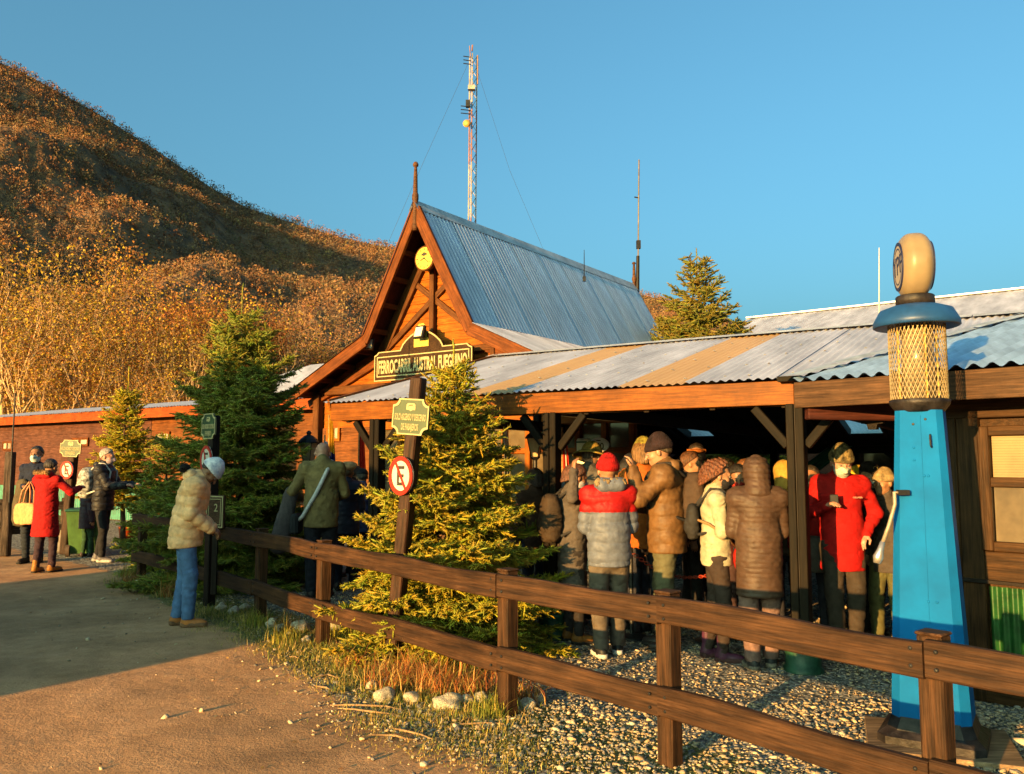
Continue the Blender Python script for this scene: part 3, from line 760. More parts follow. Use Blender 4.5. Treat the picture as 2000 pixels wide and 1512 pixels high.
# ------------------------------------------------------------------ building on the right with its lower roof
re0 = D(1556, 790, 6.1); re1 = D(2010, 781, 5.02)
EZR = (re0.z + re1.z) / 2
re0.z = re1.z = 0
B = (re1 - re0).normalized(); NB = Vector((-B.y, B.x, 0))
rb = thing('side_building', 'brown timber building with wavy sheet roof, blind window and green wainscot', 'building', re0 + B * 1.6 + NB * 1.2)
def B3(b_, w, z): return re0 + B * b_ + NB * w + Vector((0, 0, z))
rz0 = EZR + 0.2
qh = (VQ - re0).dot(NB); rsl = NB * (qh + 0.06) + Vector((0, 0, VQ.z - rz0 + 0.01)); rn_ = rsl.cross(B).normalized()
vv = (VQ - B3(0, -0.06, rz0)); vn2 = vv.cross(rsl.cross(B)).normalized()
if vn2.dot(B) > 0: vn2 = -vn2
rsl2 = rsl * 1.35
k = 0.0; q = 0
while k < 4.6:
    corr_obj('roof_sheet', B3(-0.02 + k, -0.06, rz0 + (0.006 if q % 2 else 0)), B, rsl2, 0.83, rsl2.length, zinc_blue, rb, 0.105, 0.016, 8, 5, cuts=[(B3(0, -0.06, rz0), vn2)])
    k += 0.8; q += 1
# flashing along the valley
fl = MB(); vd = vv.normalized(); sd_ = vd.cross(Vector((0, 0, 1))).normalized()
p_ = B3(0, -0.05, rz0 + 0.012)
nseg = 9
for s_ in range(nseg):
    f0_ = p_ + vv * 1.3 * s_ / nseg; f1_ = p_ + vv * 1.3 * (s_ + 0.995) / nseg
    u1 = Vector((0, 0, 0.02 + 0.006 * (s_ % 2)))
    fl.add([f0_ + sd_ * 0.06 + u1, f1_ + sd_ * 0.06 + u1, f1_ + u1 * 1.6, f0_ + u1 * 1.6, f1_ - sd_ * 0.13 + u1 * 1.3, f0_ - sd_ * 0.13 + u1 * 1.3], [[0, 1, 2, 3], [3, 2, 4, 5]])
fl.build('valley_flashing', M('lead_flashing', (0.36, 0.40, 0.44), 0.5, 0.3, var=0.2, scale=5, bump=0.3), rb)
rbw = wood('side_wall_wood', (0.048, 0.022, 0.008), 0.5, var=0.3, bump=0.4)
rbf = wood('side_fascia_wood', (0.072, 0.036, 0.018), 0.55, var=0.25, bump=0.3)
plank('fascia', B3(0.0, -0.02, EZR + 0.09), B3(4.6, -0.02, EZR + 0.09), 0.19, 0.04, rbf, rb)
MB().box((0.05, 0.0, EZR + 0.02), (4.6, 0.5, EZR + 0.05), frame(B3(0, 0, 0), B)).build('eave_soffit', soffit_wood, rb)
bwall = None
for kx in np.linspace(0, 1.2, 400):
    pp = B3(kx * 2, 0.42, 1.0)
    fx = pp.x / (pp.y * _c + (1.0 - EYE) * _s) * F + 1000
    if fx > 1822: bwall = kx * 2; break
WB = 0.42
def bpx(x, z=1.2):
    lo, hi = 0.0, 4.6
    for _ in range(40):
        md = (lo + hi) / 2; pp = B3(md, WB, z); fx = pp.x / (pp.y * _c + (z - EYE) * _s) * F + 1000
        if fx < x: lo = md
        else: hi = md
    return lo
plank('corner_board', B3(bwall + 0.09, WB, 0.0), B3(bwall + 0.09, WB, EZR - 0.1), 0.2, 0.05, rbw, rb, up=B)
b1 = bpx(1921)
plank('wall_board', B3(bwall + 0.195, WB + 0.004, 0.0), B3(bwall + 0.195, WB + 0.004, EZR - 0.1), 0.0 + 0.001 + max(0.05, 0), 0.04, rbw, rb, up=B) if 0 else None
plank('wall_board', B3((bwall + 0.19 + b1) / 2, WB + 0.002, 0.0), B3((bwall + 0.19 + b1) / 2, WB + 0.002, EZR - 0.1), b1 - bwall - 0.192, 0.05, rbw, rb, up=B)
plank('head_board', B3(bwall, WB + 0.01, EZR - 0.04), B3(4.6, WB + 0.01, EZR - 0.04), 0.13, 0.055, rbw, rb)
MB().box((bwall + 0.02, WB + 0.05, 0.0), (4.6, WB + 0.11, EZR + 0.25), frame(B3(0, 0, 0), B)).build('inner_wall', rbw, rb)
MB().box((bwall + 0.02, WB + 0.05, 0.0), (bwall + 0.08, WB + 3.0, EZR + 0.2), frame(B3(0, 0, 0), B)).build('side_wall', rbw, rb)
zt = onplane(1935, 833, B3(0, WB, 0), NB).z; zs = onplane(1935, 1075, B3(0, WB, 0), NB).z; zg = onplane(1935, 1137, B3(0, WB, 0), NB).z
for kk in range(3):
    wu = b1 + kk * 1.05
    if wu > 4.0: break
    plank('window_frame', B3(wu + 0.03, WB - 0.01, zs), B3(wu + 0.03, WB - 0.01, zt), 0.07, 0.06, rbw, rb, up=B)
    plank('window_frame', B3(wu + 0.97, WB - 0.01, zs), B3(wu + 0.97, WB - 0.01, zt), 0.07, 0.06, rbw, rb, up=B)
    zm = (zt * 0.55 + zs * 0.45)
    for z_ in (zt - 0.03, zm, zs + 0.03): plank('window_bar', B3(wu + 0.06, WB - 0.005, z_), B3(wu + 0.94, WB - 0.005, z_), 0.065, 0.05, rbw, rb)
    MB().box((wu + 0.07, WB + 0.012, zs + 0.06), (wu + 0.93, WB + 0.018, zm - 0.03), frame(B3(0, 0, 0), B)).build('pane', glass_mat('dusty_glass', (0.10, 0.075, 0.045), 0.25), rb)
    bl = MB(); nbl = 16
    for s_ in range(nbl):
        z_ = zm + 0.03 + (zt - 0.06 - zm - 0.03) * s_ / nbl; hh = (zt - 0.09 - zm) / nbl
        bl.box((wu + 0.07, WB + 0.014 , z_), (wu + 0.93, WB + 0.022, z_ + hh * 0.93), frame(B3(0, 0, 0), B) )
    bl.build('blind', blind_m, rb)
    plank('window_apron', B3(wu + 0.0, WB - 0.0, (zs + zg) / 2), B3(wu + 1.04, WB - 0.0, (zs + zg) / 2), zs - zg - 0.01, 0.04, rbw, rb)
corr_obj('wainscot_sheet', B3(b1 + 0.01, WB + 0.02, 0.22), B, Vector((0, 0, 1)), 4.6 - b1, zg - 0.25, M('green_sheet', (0.012, 0.065, 0.014), 0.35, 0.1, var=0.3, scale=5, bump=0.1, stretch=(1, 1, 0.3)), rb, 0.06, 0.009, 8, 2)
plank('sill', B3(bwall, WB - 0.02, zg + 0.005), B3(4.6, WB - 0.02, zg + 0.005), 0.025, 0.06, dark_wood, rb)
plank('base_board', B3(bwall + 0.3, WB - 0.005, 0.12), B3(4.6, WB - 0.005, 0.12), 0.23, 0.05, rbw, rb)
for kx in (0.35, 0.75):
    pr = [(-0.12, 0), (-0.08, -0.055), (-0.04, -0.06), (-0.03, -0.1), (0.03, -0.1), (0.04, -0.06), (0.08, -0.055), (0.12, 0), (0.1, 0.05), (-0.1, 0.05)]
    MB().prism(pr, 0.05, frame(B3(kx, 0.42 + kx * 0.2, EZR - 0.06), B)).build('carved_bracket', dark_wood, rb)
plank('valley_beam', B3(0.05, 0.05, EZR - 0.02), B3(1.5, 1.5, EZR - 0.05), 0.14, 0.09, soffit_wood, rb)
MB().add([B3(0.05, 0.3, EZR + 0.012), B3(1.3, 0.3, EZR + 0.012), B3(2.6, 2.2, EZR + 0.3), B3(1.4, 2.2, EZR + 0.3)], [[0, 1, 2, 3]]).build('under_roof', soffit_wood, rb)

# ------------------------------------------------------------------ long low building on the left, behind the gable porch
la = gx(60, 25.0); lb_ = gx(735, 16.9)
LU = (lb_ - la).normalized(); LV = Vector((-LU.y, LU.x, 0)); LL = (lb_ - la).length
l0 = la - LU * 7
lbld = thing('long_building', 'long low red-brown boarded building with pale metal roof behind the spruces', 'building', l0 + LU * (LL / 2 + 3.5))
def L3(u, v, z): return l0 + LU * u + LV * v + Vector((0, 0, z))
LT = LL + 7
EH = 1.6 + (onplane(300, 805, L3(0, -0.4, 0), LV).z - 1.6)
lm = frame(l0, LU)
MB().box((0, 0.02, 0), (LT, 0.1, EH - 0.02), lm).build('inner_wall', red_wood, lbld)
UO = LT * 0.62
clapboards([(0, 0.85), (UO, 0.85), (UO, EH - 0.1), (0, EH - 0.1)], 0.85, EH - 0.1, 0.19, lm, red_wood, lbld, t=0.015, lap=0.015)
clapboards([(UO + 0.02, 0.1), (LT, 0.1), (LT, EH - 0.1), (UO + 0.02, EH - 0.1)], 0.1, EH - 0.1, 0.19, lm, wood('orange_brown_wood', (0.15, 0.05, 0.013), 0.6, var=0.2, bump=0.3), lbld, t=0.015, lap=0.015)
corr_obj('wainscot_sheet', L3(0, -0.02, 0.02), LU, Vector((0, 0, 1)), UO, 0.82, M('teal_sheet', (0.02, 0.14, 0.10), 0.5, var=0.2), lbld, 0.1, 0.01, 6, 1)
plank('fascia', L3(0, -0.42, EH - 0.02), L3(LT, -0.42, EH - 0.02), 0.24, 0.04, wood('red_fascia', (0.26, 0.055, 0.011), 0.5, var=0.15, bump=0.2), lbld)
MB().box((0, -0.4, EH - 0.1), (LT, 0.05, EH - 0.08), lm).build('soffit', red_wood, lbld)
rs_ = Vector((LV * 4.4)) + Vector((0, 0, 0.62))
for k in range(14):
    corr_obj('roof_sheet', L3(LT * k / 14, -0.5, EH + 0.11 + 0.004 * (k % 2)), LU, rs_, LT / 14 + 0.04, rs_.length, zinc_old, lbld, 0.12, 0.012, 4, 1)
for (xw, ya, yb, wd) in ((18, 862, 880, 0.62), (160, 855, 872, 0.9), (322, 843, 870, 0.6), (655, 829, 862, 0.40)):
    pw = onplane(xw, (ya + yb) / 2, L3(0, 0, 0), LV); u_ = (pw - l0).dot(LU)
    z1_ = onplane(xw, ya, L3(0, 0, 0), LV).z; z0_ = onplane(xw, yb, L3(0, 0, 0), LV).z
    wf = MB()
    for (xa, xb, za, zb) in ((-wd / 2, wd / 2, z1_ - 0.06, z1_), (-wd / 2, wd / 2, z0_, z0_ + 0.06), (-wd / 2, -wd / 2 + 0.06, z0_ + 0.06, z1_ - 0.06), (wd / 2 - 0.06, wd / 2, z0_ + 0.06, z1_ - 0.06), (-0.03, 0.03, z0_ + 0.06, z1_ - 0.06)):
        wf.box((u_ + xa, -0.075, za), (u_ + xb, -0.025, zb), lm)
    w_o = wf.build('window', orange_wood if xw > 600 else barge_wood, lbld)
    for s_ in (-1, 1):
        MB().box((u_ + min(0.03 * s_, s_ * (wd / 2 - 0.06)), -0.055, z0_ + 0.06), (u_ + max(0.03 * s_, s_ * (wd / 2 - 0.06)), -0.045, z1_ - 0.06), lm).build('pane', glass_mat('pale_glass', (0.3, 0.27, 0.2), 0.2), w_o)
# raised roof behind it
hx = gx(345, 27.0)
MB().add([L3(UO - 1.2, 2.0, EH + 0.45), L3(UO + 6.0, 2.0, EH + 0.45), L3(UO + 6, 5, EH + 1.75), L3(UO + 0.4, 5, EH + 1.75), L3(UO + 6, 8, EH + 0.3), L3(UO - 1.2, 8, EH + 0.3)],
         [[0, 1, 2, 3], [3, 2, 4, 5], [0, 3, 5]]).build('raised_roof', zinc_old, lbld)

# ------------------------------------------------------------------ far roof behind the canopy on the right, and the small gabled hut under it
fr0 = D(1460, 619, 26.0); fr1 = D(2020, 568, 21.3)
fh = (fr0.z + fr1.z) / 2; FU = fr1 - fr0; FU.z = 0; FL = FU.length + 3; FU.normalize(); FV = Vector((-FU.y, FU.x, 0)); fo = Vector((fr0.x, fr0.y, 0))
fb = thing('rear_building', 'long building with plain grey metal roof seen over the canopy ridge', 'building', fo + FU * FL / 2)
def F3(u, v, z): return fo + FU * u + FV * v + Vector((0, 0, z))
fsl = FV * 5.2 + Vector((0, 0, 1.6))
for k in range(8):
    corr_obj('roof_sheet', F3(FL * k / 8, -5.2, fh - 1.6 + 0.004 * (k % 2)), FU, fsl, FL / 8 + 0.04, fsl.length, zinc_old, fb, 0.15, 0.01, 4, 1)
corr_obj('roof_sheet', F3(FL, 5.2, fh - 1.6), -FU, fsl * Vector((-1, -1, 1)), FL, fsl.length, zinc_old, fb, 0.3, 0.01, 4, 1)
plank('ridge_cap', F3(0, 0, fh + 0.02), F3(FL, 0, fh + 0.02), 0.05, 0.3, cap_metal, fb)
MB().box((0.3, -2.9, 0), (FL - 0.3, 2.9, fh - 1.65), frame(fo, FU)).build('wall', red_wood, fb)
hp = D(1590, 915, 14.0); hp.z = 0
HU = A; HV_ = W
hut = thing('boarded_hut', 'red-brown boarded hut with green barge board seen through the canopy', 'hut', hp)
def H3(u, v, z): return hp + HU * u + HV_ * v + Vector((0, 0, z))
zl = onplane(1588, 915, hp, HV_).z; zr = onplane(1642, 876, hp, HV_).z; ur = (onplane(1642, 876, hp, HV_) - hp).dot(HU)
slp = (zr - zl) / ur
hm = frame(hp, HU); HW = 4.2; us = 0.42
hpoly = [(us, 0.05), (HW - us, 0.05), (HW - us, zl + slp * us - 0.02), (HW / 2, zl + slp * HW / 2 - 0.02), (us, zl + slp * us - 0.02)]
clapboards(hpoly, 0.05, zl + slp * HW / 2, 0.16, hm, red_wood, hut)
MB().prism(hpoly, 0.08, hm @ Matrix.Translation((0, 0.003, 0))).build('inner_wall', red_wood, hut)
for sd in (1, -1):
    uu = 0 if sd > 0 else HW
    plank('barge_board', H3(uu, -0.25, zl), H3(HW / 2, -0.25, zl + slp * HW / 2), 0.22, 0.04, wood('green_barge', (0.03, 0.12, 0.07), 0.5), hut, up=HV_.cross(HU * sd + Vector((0, 0, slp))))
    MB().add([H3(uu, -0.3, zl + 0.13), H3(HW / 2, -0.3, zl + slp * HW / 2 + 0.13), H3(HW / 2, 3, zl + slp * HW / 2 + 0.13), H3(uu, 3, zl + 0.13)], [[0, 1, 2, 3]]).build('roof', zinc_old, hut)
wu0 = (onplane(1682, 900, hp, HV_) - hp).dot(HU); wu1 = (onplane(1770, 900, hp, HV_) - hp).dot(HU); wz1 = onplane(1700, 874, hp, HV_).z + 0.05; wz0 = onplane(1700, 960, hp, HV_).z
for u_ in (wu0, (wu0 + wu1) / 2 + 0.15, wu1): plank('window_frame', H3(u_, -0.05, wz0), H3(u_, -0.05, wz1), 0.09, 0.06, wood('hut_frame', (0.09, 0.05, 0.03)), hut, up=HU)
for z_ in (wz0, (wz0 + wz1) / 2, wz1): plank('window_bar', H3(wu0 + 0.05, -0.055, z_), H3(wu1 - 0.05, -0.055, z_), 0.07, 0.05, wood('hut_frame', (0.09, 0.05, 0.03)), hut)
MB().box((wu0, -0.045, wz0), (wu1, -0.038, wz1), hm).build('pane', window_glass, hut)

# ------------------------------------------------------------------ cabin outside the frame whose shadow lies on the path
nn_ = Vector((0.8, -0.6, 0)); dd_ = Vector((0.6, 0.8, 0))
sh0 = dd_ * -3.0 + nn_ * -6.25; sh1 = dd_ * -3.0 + nn_ * -11.95
cab = thing('timber_cabin', 'brown boarded cabin that shades the path, out past its open end', 'cabin', (sh0 + sh1) / 2)
cm_ = frame(sh1, sh0 - sh1); CWD = (sh0 - sh1).length; CH = 2.78 + (6.9 + 3.0) * math.tan(SUN_EL)
SD0 = 1.45 + 9.0 * math.tan(SUN_EL); SD1 = 3.0 + 9.0 * math.tan(SUN_EL)
cpoly = [(0, 0), (CWD, 0), (CWD, SD0), (CWD / 2, SD1), (0, SD0)]
clapboards(cpoly, 0, SD1, 0.2, cm_ @ Matrix.Translation((0, -3, 0)), red_wood, cab)
MB().prism(cpoly, 2.95, cm_ @ Matrix.Translation((0, -2.99, -0.02))).build('inner_wall', red_wood, cab)
for sd in (1, -1):
    e_ = 0 if sd > 0 else CWD
    MB().add([cm_ @ Vector(q) for q in ((e_, -3.05, SD0), (CWD / 2, -3.05, SD1), (CWD / 2, 0, SD1), (e_, 0, SD0))], [[0, 1, 2, 3]]).build('roof_slope', zinc_old, cab)
MB().box((2.2, -3.06, 0), (3.1, -3.045, 2.0), cm_).build('door', dark_wood, cab)
# ------------------------------------------------------------------ vegetation
def rot_to(dirs, rs):
    """rotation matrices (n,3,3) taking +z to dirs with random roll"""
    d = dirs / (np.linalg.norm(dirs, axis=1)[:, None] + 1e-9)
    h = np.where(np.abs(d[:, 2:3]) < 0.9, np.array([[0, 0, 1.0]]), np.array([[1.0, 0, 0]]))
    x = np.cross(h, d); x /= np.linalg.norm(x, axis=1)[:, None]; y = np.cross(d, x)
    a = rs.uniform(0, 2 * np.pi, (len(d), 1)); x2 = x * np.cos(a) + y * np.sin(a); y2 = -x * np.sin(a) + y * np.cos(a)
    return np.stack([x2, y2, d], -1)
def scatter(TV, TF, pos, dirs, scl, rs):
    """copy a template (verts, list of face arrays) to many places; returns V, faces"""
    R_ = rot_to(dirs, rs); n = len(pos); k = len(TV)
    Vv = np.einsum('nij,kj->nki', R_, TV) * scl[:, None, None] + pos[:, None, :] if scl.ndim == 1 else np.einsum('nij,nkj->nki', R_, TV[None] * scl[:, None, :]) + pos[:, None, :]
    return Vv.reshape(-1, 3), [(f[None] + (np.arange(n) * k)[:, None, None]).reshape(-1, f.shape[1]) for f in TF]
def shoot_template(nn, rs, core=0.075, nl=0.24):
    v = []; 
    for z, r in ((0.0, core * 0.6), (0.45, core), (0.85, core * 0.75)):
        for q in range(4): v.append((r * math.cos(q * math.pi / 2), r * math.sin(q * math.pi / 2), z))
    v.append((0, 0, 1.0)); f = []
    for i in range(2):
        for q in range(4):
            a, b, c, d = i * 4 + q, i * 4 + (q + 1) % 4, (i + 1) * 4 + (q + 1) % 4, (i + 1) * 4 + q
            f += [(a, b, c), (a, c, d)]
    for q in range(4): f.append((8 + q, 8 + (q + 1) % 4, 12))
    for k in range(nn):
        z = 0.08 + 0.86 * (k + rs.rand()) / nn; a = k * 2.4 + rs.uniform(-.4, .4); L_ = nl * rs.uniform(0.75, 1.15); w = 0.035
        o = np.array([math.cos(a), math.sin(a), 0]); t = np.array([-math.sin(a), math.cos(a), 0])
        b = len(v); v += [tuple(o * core * .5 + [0, 0, z] + t * w), tuple(o * core * .5 + [0, 0, z] - t * w), tuple(o * (core * .5 + L_ * .8) + [0, 0, z + L_ * .65])]
        f.append((b, b + 1, b + 2))
    return np.array(v), [np.array(f)]
needle_m = M('spruce_needles', (1, 1, 1), 0.6, var=0, bump=0, attr='tone', spec=0.25)
bark_m = M('spruce_bark', (0.10, 0.055, 0.03), 0.9, var=0.4, scale=12, bump=0.8, bscale=30)
def spruce(name, label, loc, H, R, seed, sl=0.10, dens=1.0, z0=0.12, power=0.85, col=(0.135, 0.135, 0.016), leader=0.3, nn=14, lean=(0, 0), group=None, twig=1.0, fill=1.0):
    rs = np.random.RandomState(seed); loc = Vector(loc)
    t = thing(name, label, 'tree', loc, group=group)
    tm = MB(); 
    tp = [(lean[0] * f * H + 0.012 * H * math.sin(f * 5 + seed), lean[1] * f * H, H * f) for f in np.linspace(0, 1, 12)]
    tm.tube(tp, [0.018 * H * (1 - f) ** 0.9 + 0.006 for f in np.linspace(0, 1, 12)], 8)
    tm.build('trunk', bark_m, t, local=True, smooth=True)
    bases = []; dirs = []; lens = []; br = MB()
    z = H * z0
    nl_ = 0
    while z < H * 0.985:
        f = z / H; Lmax = R * (1 - f) ** power + 0.02 * H
        n = int(rs.randint(5, 8) * dens * (1 if f < .7 else .8))
        a0 = rs.uniform(0, 6.28)
        for k in range(max(3, n)):
            zb = min(z + rs.uniform(-.6, .6) * sl, H * .985); az = a0 + 2 * math.pi * k / n + rs.uniform(-.25, .25); L_ = Lmax * rs.uniform(0.72, 1.16)
            el = math.radians(-12 + 50 * f ** 1.6 + rs.uniform(-8, 8))
            hx = np.array([math.cos(az), math.sin(az), 0]); sd = np.array([-math.sin(az), math.cos(az), 0])
            c0_ = np.array([np.interp(f, np.linspace(0, 1, 12), [p[0] for p in tp]), np.interp(f, np.linspace(0, 1, 12), [p[1] for p in tp]), zb])
            m = max(3, int(L_ / (sl * 0.55)))
            u = np.linspace(0, 1, m + 1)
            zc_ = np.sin(el) * u * L_ + L_ * (0.16 * u ** 2.2 - 0.10 * u * (1 - f))
            P = c0_ + hx * (u * L_ * math.cos(el))[:, None] + np.array([0, 0, 1.0]) * zc_[:, None]
            br.tube([tuple(p) for p in P[::max(1, m // 4)]] if m > 4 else [tuple(P[0]), tuple(P[-1])], [0.006 * H * (1 - f) * (1 - .8 * q) + 0.002 for q in np.linspace(0, 1, len(P[::max(1, m // 4)]) if m > 4 else 2)], 4)
            T = np.gradient(P, axis=0); T /= np.linalg.norm(T, axis=1)[:, None]
            for i in range(1, m + 1):
                q = u[i]
                if q < 0.12: continue
                bases.append(P[i - 1]); dirs.append(T[i] + rs.normal(size=3) * 0.12); lens.append(sl * rs.uniform(.9, 1.3))
                for s in (-1, 1):
                    tl_ = min((1 - q) * L_ * 0.55 + sl * 0.9, L_ * 0.5) * rs.uniform(0.7, 1.15) * twig
                    d = T[i] * 0.62 + sd * s * 0.85 + np.array([0, 0, rs.uniform(-.35, .22)]); d /= np.linalg.norm(d)
                    mm = max(1, int(tl_ / (sl * 0.62)))
                    for j in range(mm):
                        b = P[i] + d * (j * sl * 0.62) + np.array([0, 0, -0.04 * j * sl])
                        bases.append(b); dirs.append(d + rs.normal(size=3) * 0.15); lens.append(sl * rs.uniform(.85, 1.25))
                        if rs.rand() < 0.85 * fill:
                            for s2 in (-1, 1):
                                if rs.rand() < 0.8:
                                    d2 = d * 0.7 + s2 * np.cross(d, [0, 0, 1]) * 0.75 + np.array([0, 0, rs.uniform(-.25, .2)])
                                    bases.append(b); dirs.append(d2); lens.append(sl * rs.uniform(.6, 1.05))
                        if rs.rand() < 0.5 * fill:
                            bases.append(b); dirs.append(d * .5 + np.array([0, 0, rs.uniform(-1, .6)]) + rs.normal(size=3) * .3); lens.append(sl * rs.uniform(.5, .9))
        z += max(H * 0.026, sl * 0.66) * rs.uniform(0.8, 1.2) / (0.75 + 0.25 * dens)
        nl_ += 1
    # bare leader
    for k in range(int(leader / (sl * .5))):
        bases.append(np.array([tp[-1][0], tp[-1][1], H - 0.02 + k * sl * .5])); dirs.append(np.array([rs.normal() * .05, rs.normal() * .05, 1])); lens.append(sl)
    B_ = np.array(bases); Dn = np.array(dirs); Ln = np.array(lens)
    TV, TF = shoot_template(nn, rs)
    Vv, Fs = scatter(TV, TF, B_, Dn, Ln, rs)
    n = len(B_); c = np.array(col)[None] * rs.uniform(0.7, 1.3, (n, 1)) * np.stack([rs.uniform(.7, 1.25, n), rs.uniform(.9, 1.1, n), rs.uniform(.6, 1.5, n)], -1)
    me = np_mesh('crown', Vv, Fs, attr=np.repeat(c, len(TV), 0)); me.materials.append(needle_m)
    ob = link('crown', me, None); ob.parent = t
    br.build('branches', bark_m, t, local=True)
    return t
spruce('spruce_tree', 'golden sunlit young spruce behind the rail fence and round no-parking sign', gx(876, 7.25), 2.43, 1.10, 3, sl=0.115, leader=0.25, col=(0.205, 0.170, 0.012), z0=0.09, twig=1.05, power=0.86, dens=1.1)
spruce('spruce_tree', 'dark green dense spruce behind the woman in the beige puffer', gx(460, 10.9), 3.5, 1.28, 5, sl=0.115, leader=0.5, col=(0.15, 0.155, 0.018), z0=0.06, power=0.62, dens=1.0)
spruce('spruce_tree', 'thin yellow-green spruce beside the man with the patterned backpack', gx(236, 15.6), 2.85, 0.78, 8, sl=0.13, leader=0.55, col=(0.26, 0.20, 0.010), z0=0.28, power=0.6, dens=0.9, nn=10)
spruce('spruce_tree', 'short green spruce squeezed against the dark spruce and the thin yellow one', gx(318, 12.3), 1.9, 0.62, 9, sl=0.12, leader=0.1, col=(0.16, 0.16, 0.016), z0=0.08, power=0.7, nn=10)
sp_b = 'spruces behind the canopy'
spruce('spruce_tree', 'tall pointed spruce rising behind the canopy roof', gx(1378, 17.5), 5.95, 2.0, 12, sl=0.2, leader=0.25, col=(0.12, 0.105, 0.014), power=0.8, nn=8, fill=0.8)
spruce('spruce_tree', 'shorter spruce leaning on the left of the tall one behind the canopy', gx(1316, 18.4), 4.7, 1.6, 13, sl=0.2, leader=0.1, col=(0.12, 0.105, 0.014), power=0.8, nn=8, fill=0.8)
spruce('spruce_tree', 'small spruce on the right of the tall one behind the canopy', gx(1443, 18.0), 4.55, 1.35, 14, sl=0.2, leader=0.15, col=(0.11, 0.10, 0.014), power=0.8, nn=8, fill=0.7)

# ------------------------------------------------------------------ autumn trees at the foot of the hill
pale_bark = M('pale_bark', (0.46, 0.30, 0.16), 0.9, var=0.35, scale=3, bump=0.5, bscale=8, bdist=0.05, stretch=(1, 1, 0.3))
autumn_m = M('autumn_leaves', (1, 1, 1), 0.85, var=0, bump=0, attr='tone', spec=0.1, trans=0.2)
def beech(seed, H, cols, nleaf, crook=0.2, forks=3):
    rs = np.random.RandomState(seed); tm = MB(); tips = []
    def grow(p, d, L_, r, lev):
        n = 5; pts = [p]; rr = [r]
        for i in range(n):
            d = d + rs.normal(size=3) * crook * (0.35 if lev == 0 else 0.5); d[2] += 0.05; d /= np.linalg.norm(d)
            p = p + d * L_ / n; pts.append(p); rr.append(r * (1 - 0.6 * (i + 1) / n))
            if lev >= 1: tips.append((p, r))
        tm.tube([tuple(q) for q in pts], rr, 6 if lev < 2 else 4, cap=False)
        if lev < 3:
            k = [forks, 3, 2][lev]
            for q in range(k):
                i = rs.randint(2, n + 1) if q else n
                a = rs.uniform(0, 6.28); s = rs.uniform(0.3, 0.85)
                dd = d + np.array([math.cos(a) * s, math.sin(a) * s, rs.uniform(-.1, .35)]); dd /= np.linalg.norm(dd)
                grow(pts[i], dd, L_ * rs.uniform(.5, .75), rr[i] * 0.75, lev + 1)
    for q in range(rs.randint(2, 4)):
        a = rs.uniform(0, 6.28)
        grow(np.array([0.3 * q, 0.2 * (q % 2), -0.3]), np.array([math.cos(a) * .16, math.sin(a) * .16, 1.0]), H * 0.55, H * 0.017, 0)
    P = np.array([t_[0] for t_ in tips])
    P = P[P[:, 2] > H * 0.22]
    idx = rs.randint(0, len(P), nleaf)
    C = P[idx] + np.clip(rs.normal(size=(nleaf, 3)), -1.5, 1.5) * np.array([.075, .075, .03]) * H
    Vv, T = tri_cloud(C, None, np.full(nleaf, 0.0115 * H), rs, 0.45)
    ci = rs.choice(len(cols), len(P)); c = np.array(cols)[ci[idx]] * rs.uniform(.7, 1.3, (nleaf, 1))
    cme = np_mesh('crown', Vv, [T], attr=np.repeat(c, 3, 0)); cme.materials.append(autumn_m)
    tme = bpy.data.meshes.new('trunk'); tme.from_pydata(tm.v, [], tm.f); tme.materials.append(pale_bark); tme.update(); tme.shade_smooth()
    return tme, cme
OR = (.34, .145, .035); RU = (.28, .09, .03); OL = (.17, .125, .03); YE = (.40, .26, .03); BR = (.22, .13, .06)
kinds = [(beech(21, 11, [OR, OR, BR, YE], 5200), 'pale-trunked thin orange tree at the foot of the hill'),
         (beech(22, 10, [OL, OL, YE, BR], 14000), 'leafy olive and gold tree at the foot of the hill'),
         (beech(23, 11.5, [OR, RU, RU], 14000), 'rust-red autumn tree at the foot of the hill'),
         (beech(24, 12, [BR, OL, YE], 1900, 0.16, 4), 'bare pale crooked tree at the foot of the hill'),
         (beech(25, 9, [OR, YE, OL], 13000), 'bushy gold and orange tree at the foot of the hill')]
rs = np.random.RandomState(44)
def hill_z(x, y):
    """height of the foot of the hill near a point"""
    if y < 42: return 0.0
    az = x / y; xpp = 1000 + az * F * _c
    for _ in range(3):
        yy = np.interp(xpp, SKY_X, SKY_Y); dy = (756 - yy) / F; xpp = 1000 + az * (_c - dy * _s) * F
    dep = np.interp(xpp, DEP_X, DEP_Y); return float(hill_pt(xpp, (y - 42) / (dep - 42))[2])
spots = [(10, 37, 3, 1.0), (60, 39, 3, 1.1), (95, 41, 0, 1.0), (35, 35, 3, .72), (150, 36, 3, .85), (140, 44, 0, 1.05), (205, 38, 0, .9), (175, 46, 2, .95), (250, 40, 3, .9), (232, 47, 3, .9),
         (290, 38, 3, .85), (320, 41, 0, .95), (345, 37, 3, .7), (370, 44, 2, .95), (400, 41, 0, .85), (430, 45, 4, .9), (470, 43, 2, .85), (505, 46, 0, .85), (545, 43, 3, .8), (580, 47, 2, .8),
         (560, 40, 3, .62), (620, 46, 0, .75), (650, 50, 1, .75), (690, 48, 4, .75), (725, 52, 2, .8), (-60, 38, 2, 1.0), (-130, 42, 0, 1.0), (-200, 40, 4, 1.0), (110, 52, 2, 1.1), (25, 50, 4, 1.1),
         (200, 56, 1, 1.0), (300, 53, 2, 1.0), (410, 56, 1, .95), (500, 58, 2, .9), (600, 60, 2, .85), (90, 35, 0, .7), (270, 35, 0, .6), (640, 41, 3, .6), (690, 42, 0, .55), (1290, 46, 2, .8), (1335, 50, 0, .8)]
